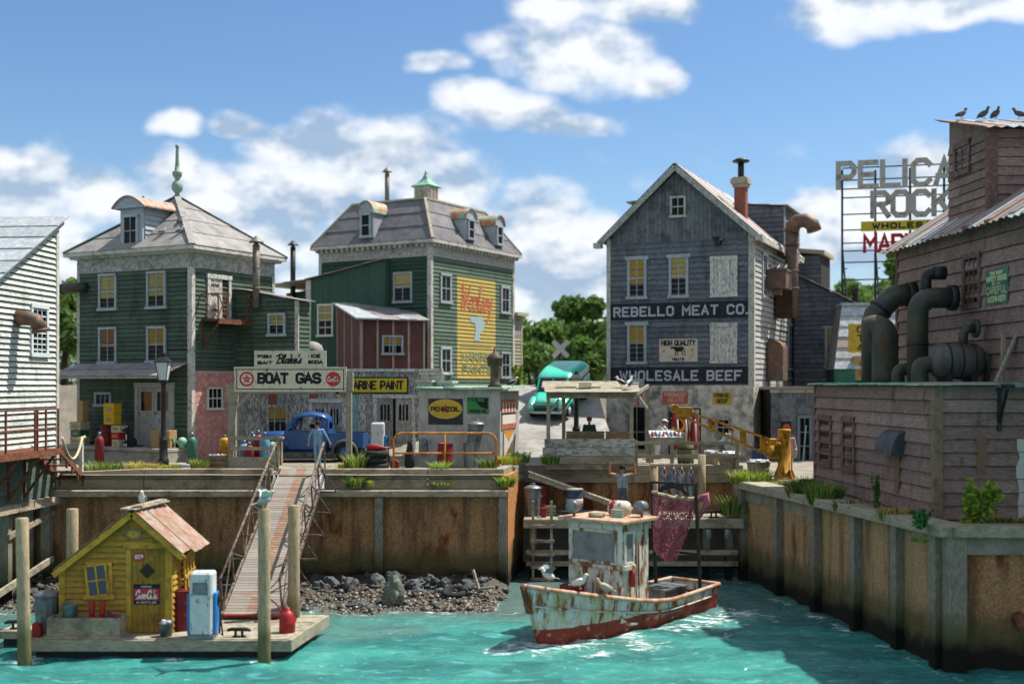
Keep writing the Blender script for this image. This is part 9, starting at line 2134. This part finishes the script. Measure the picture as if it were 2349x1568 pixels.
 t=thing('fuel_can','small red can with a handle beside the dock drums','fuel can',V((X(1247,42.0),42.0,z)));m=MB();m.box(-.1,-.12,0,.1,.12,.36);m.build('body',M_reds,t,bevel=.02);m=MB();m.tube([(-.07,0,.36),(-.05,0,.43),(.05,0,.43),(.07,0,.36)],.015,6);m.build('handle',M_redd,t)
 t=thing('wooden_crate','pale wooden crate between the cans and the ladder top','crate',V((X(1262,42.6),42.6,z)));m=MB();[m.box(-.2,-.2,.02+.12*i,.2,.2,.12+.12*i)for i in range(3)];m.build('slats',M_timberl,t)
 # tyre and driftwood on the beach
 t=thing('beach_tyre','black tyre lying on the shingle below the quay wall','tyre',at(1043,1357,37.6)+V((0,0,-.12)));t.rotation_euler=(rad(14),rad(-4),0);m=MB();m.lathe([(.24,.02),(.36,0),(.43,.05),(.43,.18),(.36,.23),(.24,.21),(.24,.02)],26);m.build('rubber',M_tyre,t)
 for lb,a,b in(('pale driftwood stick stuck in the shingle right of the tyre',(1085,1305),(1098,1350)),('thin driftwood pole lying at the foot of the quay wall',(1098,1350),(1135,1346))):m=MB();m.bar(at(*a,37.6),at(*b,37.5),.09,.07);tag(m.build('driftwood',M_timberl),lb,'driftwood')
 t=thing('crossing_sign','white X-shaped railway crossing sign above the ramp road','sign',(X(1286,62),62,3.0));m=MB();h=Z(800,62)-3;m.tube([(0,0,-.2),(0,0,h+.1)],.06,8);m.build('post',M_iron,t)
 for s in(-1,1):m=MB();m.cbox((0,-.08-.02*(s>0),h),(1.15,.03,.25),Matrix.Rotation(rad(46*s),3,'Y'));m.build('blade',M_paper,t)
 t=thing('tarp_bundle','bundle of grey cloth lying at the foot of the street lamp','bundle',g(425,43.3,.02));m=MB();m.tube([(-.5,0,.05),(-.2,.03,.08),(.1,-.03,.07),(.45,.02,.06)],[.05,.08,.06,.04],8);m.build('cloth',M_trimb,t)
porch_things()
# ====== people
def people():
 S=[M_skin,M_fab_blue,M_fab_blue,M_fab_dark]
 person('man in blue-grey overalls and dark cap seen from behind at the gangway top',(X(729,41.7),41.7,.17),184,S,pose(elL=(.33,.02,1.12),elR=(-.34,.0,1.14),wrL=(.36,-.08,.90),wrR=(-.44,-.05,.94),knL=(.085,-.03,.5),knR=(-.085,.02,.5),anL=(.08,.0,.09),anR=(-.09,.06,.09)),cap=M_hair,hair=M_hair,scale=.92)
 S=[M_skin,M_fab_grey,M_fab_trou,M_fab_dark];BARE.add(id(S));KEEP.append(S)
 person('man in a grey vest on the dock with both arms raised',(X(1428,41.95),41.95,-1.66),4,S,pose(shL=(.20,0,1.42),shR=(-.20,0,1.42),elL=(.43,-.04,1.47),elR=(-.44,-.03,1.48),wrL=(.40,-.06,1.72),wrR=(-.42,-.06,1.75),look=(0.05,-1,.1),knL=(.12,-.02,.5),knR=(-.11,-.02,.5),anL=(.15,.02,.09),anR=(-.14,.02,.09)),cap=M_hair,hair=M_hair,scale=1.06)
 S=[M_skin,M_fab_teal,M_fab_trou,M_fab_dark]
 person('man in a dark teal jacket and cap behind the stall counter',(X(1352,46.1),46.1,.06),8,S,pose(),cap=mat('olive_cap','56523f',rough=.9),hair=M_hair)
 S=[M_skin,M_fab_dark,M_fab_dark,M_fab_dark];Q=Matrix.Translation(TRUCK.location)
 person('driver in a dark coat and hat at the wheel of the blue truck',(TRUCK.location.x+.28,TRUCK.location.y-.36,.20),-90,S,pose(hip=(0,.05,.62),chest=(0,.12,.95),neck=(0,.10,1.13),head=(0,.06,1.27),shL=(.18,.1,1.07),shR=(-.18,.1,1.07),elL=(.2,-.12,.9),elR=(-.2,-.12,.9),wrL=(.1,-.38,1.0),wrR=(-.1,-.38,1.0),knL=(.12,-.38,.60),knR=(-.12,-.38,.60),anL=(.12,-.5,.34),anR=(-.12,-.5,.34)),cap=M_hair,hair=M_hair,scale=.92)
 S=[M_skin,M_fab_white,M_fab_white,M_fab_dark]
 person('butcher in white with a white cap leaning toward the hanging beef',(X(1507,48.6),48.6,-.02),55,S,pose(chest=(.0,-.16,1.24),neck=(0,-.28,1.40),head=(0,-.36,1.53),shL=(.18,-.22,1.34),shR=(-.18,-.22,1.34),elL=(.26,-.42,1.14),elR=(-.24,-.46,1.18),wrL=(.2,-.66,1.16),wrR=(-.16,-.72,1.24)),cap=M_paper,hair=M_hair)
 S=[M_skin,mat('grey_green_shirt','8a9490',rough=.95,bump=.1),M_fab_trou,M_fab_dark]
 person('worker in a grey-green shirt and white cap bending over the fish baskets',(X(1662,46.3),46.3,-.2),100,S,pose(hip=(0,.12,.93),chest=(0,-.10,1.20),neck=(0,-.22,1.36),head=(0,-.30,1.48),shL=(.18,-.14,1.30),shR=(-.18,-.14,1.30),elL=(.26,-.05,1.04),elR=(-.26,-.08,1.03),wrL=(.2,-.30,.92),wrR=(-.2,-.34,.90),look=(0,-1,-.3)),cap=M_paper,hair=M_hair)
 S=[M_skin,mat('pink_apron_cloth','b08a84',rough=.95,bump=.1),M_fab_white,M_fab_dark]
 person('person in a pale pink shirt standing behind the yellow crane column',(X(1809,44.6),44.6,-.38),-30,S,pose(elR=(-.30,-.06,1.12),wrR=(-.30,-.24,.98)),hair=M_hair)
 t=thing('white_pail','white pail hanging from the hand behind the crane','bucket',(X(1818,44.35),44.35,Z(1050,44.4)));m=MB();m.lathe([(.14,0),(.17,.33),(.18,.34),(.001,.31)],14);m.build('pail',M_paper,t)
KEEP=[]
people()
# ====== birds
def birds():
 for i,(px,D,lb,rz,kw)in enumerate(((333,30.6,'white gull resting on the ridge of the yellow shack',-75,{}),)):
  bird('gull',lb,(SRX-.02+.18,30.6,SRZ+.17),rz,group='gulls',size=1.0)
 bird('gull','grey gull with half-open wings on the pile in front of the gangway',PILE_TOP+V((0,0,.01)),20,wings='half',size=1.05,mats=(mat('pale_grey_gull','a5aaa6','8f9692',rough=.9),M_gullw,M_beak,M_gullg),group='gulls')
 y=44.7;z=lambda y:Z(905,43.9)+.155+.04+(y-43.9)*.13
 bird('gull','gull sitting on the stall roof, left of the pair',(X(1425,y),y,z(y)),150,mats=(M_gullw,M_gullk,M_beak,M_gullk),group='gulls',size=.95);bird('gull','upright gull on the stall roof, right of the pair',(X(1443,44.2),44.2,z(44.2)),60,mats=(M_gullw,M_gullk,M_beak,M_gullk),group='gulls',size=1.1)
 p=OS.location;bird('gull','gull with dark wings at the right end of the plaster shed roof',(X(1175,44.6),44.6,Z(888,44.6)),10,mats=(M_gullw,M_gullk,M_beak,M_gullk),group='gulls',size=.95)
 b=Matrix.Rotation(rad(-28),3,'Z')
 zr=7.74+.84
 for lb,px,d,zz in(('white gull on the slate roof under the dormer',372,.25,.28),('white gull on the slate roof near the hip, lower of two',412,.22,.26),('white gull on the slate roof near the hip, upper of two',413,.85,.85)):
  f=Face(GH,(0,d,0),(1,0,0),(0,-1,0));a=f.hit(px,560)[0];q=b@V((a,d,0));bird('gull',lb,(GH.location.x+q.x,GH.location.y+q.y,zr+(d+.42)*.82+.06),RND.uniform(-60,60),size=.72,group='gulls')
 f=Face(GH,(0,.6,0),(1,0,0),(0,-1,0));a,z_=f.hit(333,466);q=b@V((a,.6,0));bird('pigeon','brown pigeon on the curved dormer roof',(GH.location.x+q.x,GH.location.y+q.y,z_-.03),140,'pigeon',size=.8,mats=(M_pigeon,M_pigeon,M_beak,M_gullk),group='pigeons')
 for px,lb,rz in((2206,'dark pigeon on the tower roof, leftmost of four',20),(2257,'dark pigeon on the tower roof, second from the left',-60),(2284,'dark pigeon on the tower roof, third from the left',-80),(2338,'dark pigeon on the tower roof, rightmost of four',160)):
  D=36.2;bird('pigeon',lb,(X(px,D),D,Z(273,D)+.0),rz,'pigeon',size=.85,mats=(M_pigeon,M_pigeon,M_beak,M_gullk),group='pigeons')
 D=56.6
 for px,lb in((1772,'small dark pigeon on the rusty fan housing'),(1786,'pale pigeon on the rusty fan housing'),(1803,'small white pigeon on the rusty fan housing beside the duct')):bird('pigeon',lb,(X(px,D),D,Z(618,56.5)+.01),60,'pigeon',size=.6,mats=(M_pigeon if px<1780 else M_gullw,M_pigeon,M_beak,M_gullk),group='pigeons')
birds()
# ====== plants and trees
def plants():
 tf=lambda lb,px,py,D,rx,ry,h,n,mats=None,seed=0,w=.02,lean=.6:tuft(lb,at(px,py,D),rx,ry,h,n,mats,seed,w,lean,'grass tufts along the quay')
 tf('wide bright grass tuft at the left end of the quay planks',238,1087,41.6,.75,.3,.48,330,None,1);tf('dry straw-coloured weeds left of the lamp foot',325,1080,41.6,.55,.22,.36,240,[M_straw,M_leafy],2);tf('low yellow weeds at the foot of the street lamp',385,1076,41.6,.5,.2,.2,160,[M_leafy,M_straw],3);tf('bright grass tuft right of the green gas bottle',458,1072,41.9,.33,.22,.34,200,None,4)
 tf('grass growing round the right post of the boat gas sign',815,1072,42.2,.38,.2,.55,150,None,5);tf('yellow weeds beside the gangway head',790,1072,42.3,.3,.16,.2,70,[M_leafy,M_straw],6);tf('spiky tuft on the ledge right of the gangway',815,1117,39.85,.28,.14,.42,150,None,7,.022,.9);tf('small yellow weed on the ledge right of the spiky tuft',851,1113,39.85,.14,.08,.2,50,[M_leafy,M_straw],8)
 tf('tuft at the barrier foot in front of the red drum',1012,1083,40.6,.3,.12,.42,150,[M_grass,M_leafy],9,.022,.8);tf('tuft at the right foot of the pipe barrier',1118,1073,42.2,.32,.2,.38,150,None,10);tf('yellow weeds in the planter corner under the shed signs',1163,1062,42.6,.45,.3,.3,220,[M_leafy,M_straw],11);tf('bright tuft at the far corner of the planter',1192,1060,43.6,.36,.25,.42,200,None,12);tf('tuft hanging on the corner of the orange wall',1160,1115,40.0,.28,.18,.42,180,[M_grass,M_leafy],13,.022,.9)
 tf('low creeping weeds along the ledge by the post',1010,1112,39.85,.45,.08,.12,90,[M_grassd,M_leafy],14);tf('dark tuft at the left foot of the fish stall',1262,1062,43.3,.32,.2,.34,160,[M_grassd,M_grass],15)
 tf('bright grass tuft left of the crane pedestal',1722,1108,41.8,.75,.28,.5,420,[M_grass,M_leafy],16);tf('low yellow weeds in front of the crane pedestal',1785,1112,41.6,.55,.18,.15,150,[M_leafy,M_straw],17);tf('dark green tuft on the dock at the right bulkhead',1685,1180,41.9,.5,.3,.7,260,[M_grassd,M_grass],18,.02,.7)
 tf('round dark green clump at the far end of the maroon wall',1848,1145,37.3,.52,.35,.72,650,[M_grassd,M_grassd],19,.016,.7);tf('second dark green clump along the maroon wall',1892,1155,35.6,.48,.3,.68,600,[M_grassd,M_grass],20,.016,.7);tf('sparse weeds between the clumps and the tall creeper',1955,1170,34.0,.6,.2,.34,220,[M_grassd,M_straw],21)
 bush('tall thin creeper climbing the maroon wall',at(2012,1178,32.6),.22,.18,1.2,420,.05,[M_leaf,M_leafd],22,name='creeper',spikes=6);tf('dry weeds on the ledge before the corner',2055,1190,31.2,.5,.2,.35,200,[M_straw,M_grassd],23)
 bush('deep green plant spilling over the bulkhead corner',at(2112,1212,28.75),.34,.3,.48,700,.055,[mat('emerald_leaf','2f6b34','275a2c',cs=4,rough=.7,bump=0,grain=.3,gs=(5,5,5))]*2,24,name='trailing_plant',spikes=10);tuft('trailing green strands hanging over the bulkhead cap',at(2112,1240,28.3),.2,.1,.1,60,[M_grass,M_grassd],25,.02,2.0)
 bush('tall yellow-green bush growing in front of the maroon wall',at(2235,1215,29.1),.85,.35,1.35,1100,.085,[M_leafy,M_leaf],26,spikes=11);tf('thin pale grass hanging over the beam below the yellow-green bush',2225,1215,28.4,.3,.06,.16,60,[M_straw,M_leafy],27);tf('low weeds on the ledge at the right edge',2310,1205,29.2,.5,.2,.25,160,[M_grassd,M_straw],28)
 bush('yellow-green bush at the foot of the painted wall',(X(1186,66),66,2.9),.6,.5,1.2,500,.12,[M_leafy,M_leaf],29,spikes=8)
 # trees beyond the town
 T=lambda lb,px,D,h,r,s,n=3600,leaf=.3,mats=None:tree(lb,(X(px,D),D,2.9),h,r,s,mats,n,leaf)
 T('leafy tree between the white building and the green house',150,72,7.4,3.1,1);T('lower dark tree behind the left edge of the green house',120,66,4.2,2.4,2,1800,.35,[M_leafd,M_leafd])
 T('tree left of the crossing sign, paler and looser',1232,92,5.4,3.0,3,2200);T('dark tree right of the crossing sign against the meat building',1362,88,6.9,3.0,4,2600,.34,[M_leafd,M_leaf]);T('rounded tree straight behind the crossing sign',1296,96,5.6,2.6,5,2200);T('small bushy tree at the top of the ramp road',1330,80,3.4,2.4,6,1600,.3);T('small dark tree behind the back wing of the painted building',1215,84,3.6,2.2,7,1600,.3,[M_leafd,M_leaf])
 T('distant tree under the roof sign',1975,95,8.6,3.2,8);T('distant tree seen past the maroon building corner',2052,80,10.5,2.2,9,2200,.32);T('distant tree right of the sign uprights',2020,100,9.0,3.0,10)
 rnd=random.Random(77);m=MB();pts=[]
 for i in range(140):
  x=-75+i*1.1+rnd.uniform(-.6,.6);y=rnd.uniform(104,118);h=rnd.uniform(3.0,5.2);r=rnd.uniform(1.6,2.8)
  for _ in range(120):d=V((rnd.gauss(0,1),rnd.gauss(0,1),rnd.gauss(0,1))).normalized()*(rnd.random()**.4);pts.append(V((x+d.x*r,y+d.y*r,2.6+h*.5+d.z*h*.55)))
 leaves(m,pts,.42,rnd,lambda:0 if rnd.random()<.5 else 1);tag(m.build('far_woods',[M_leafd,M_leaf]),kind='stuff')
plants()
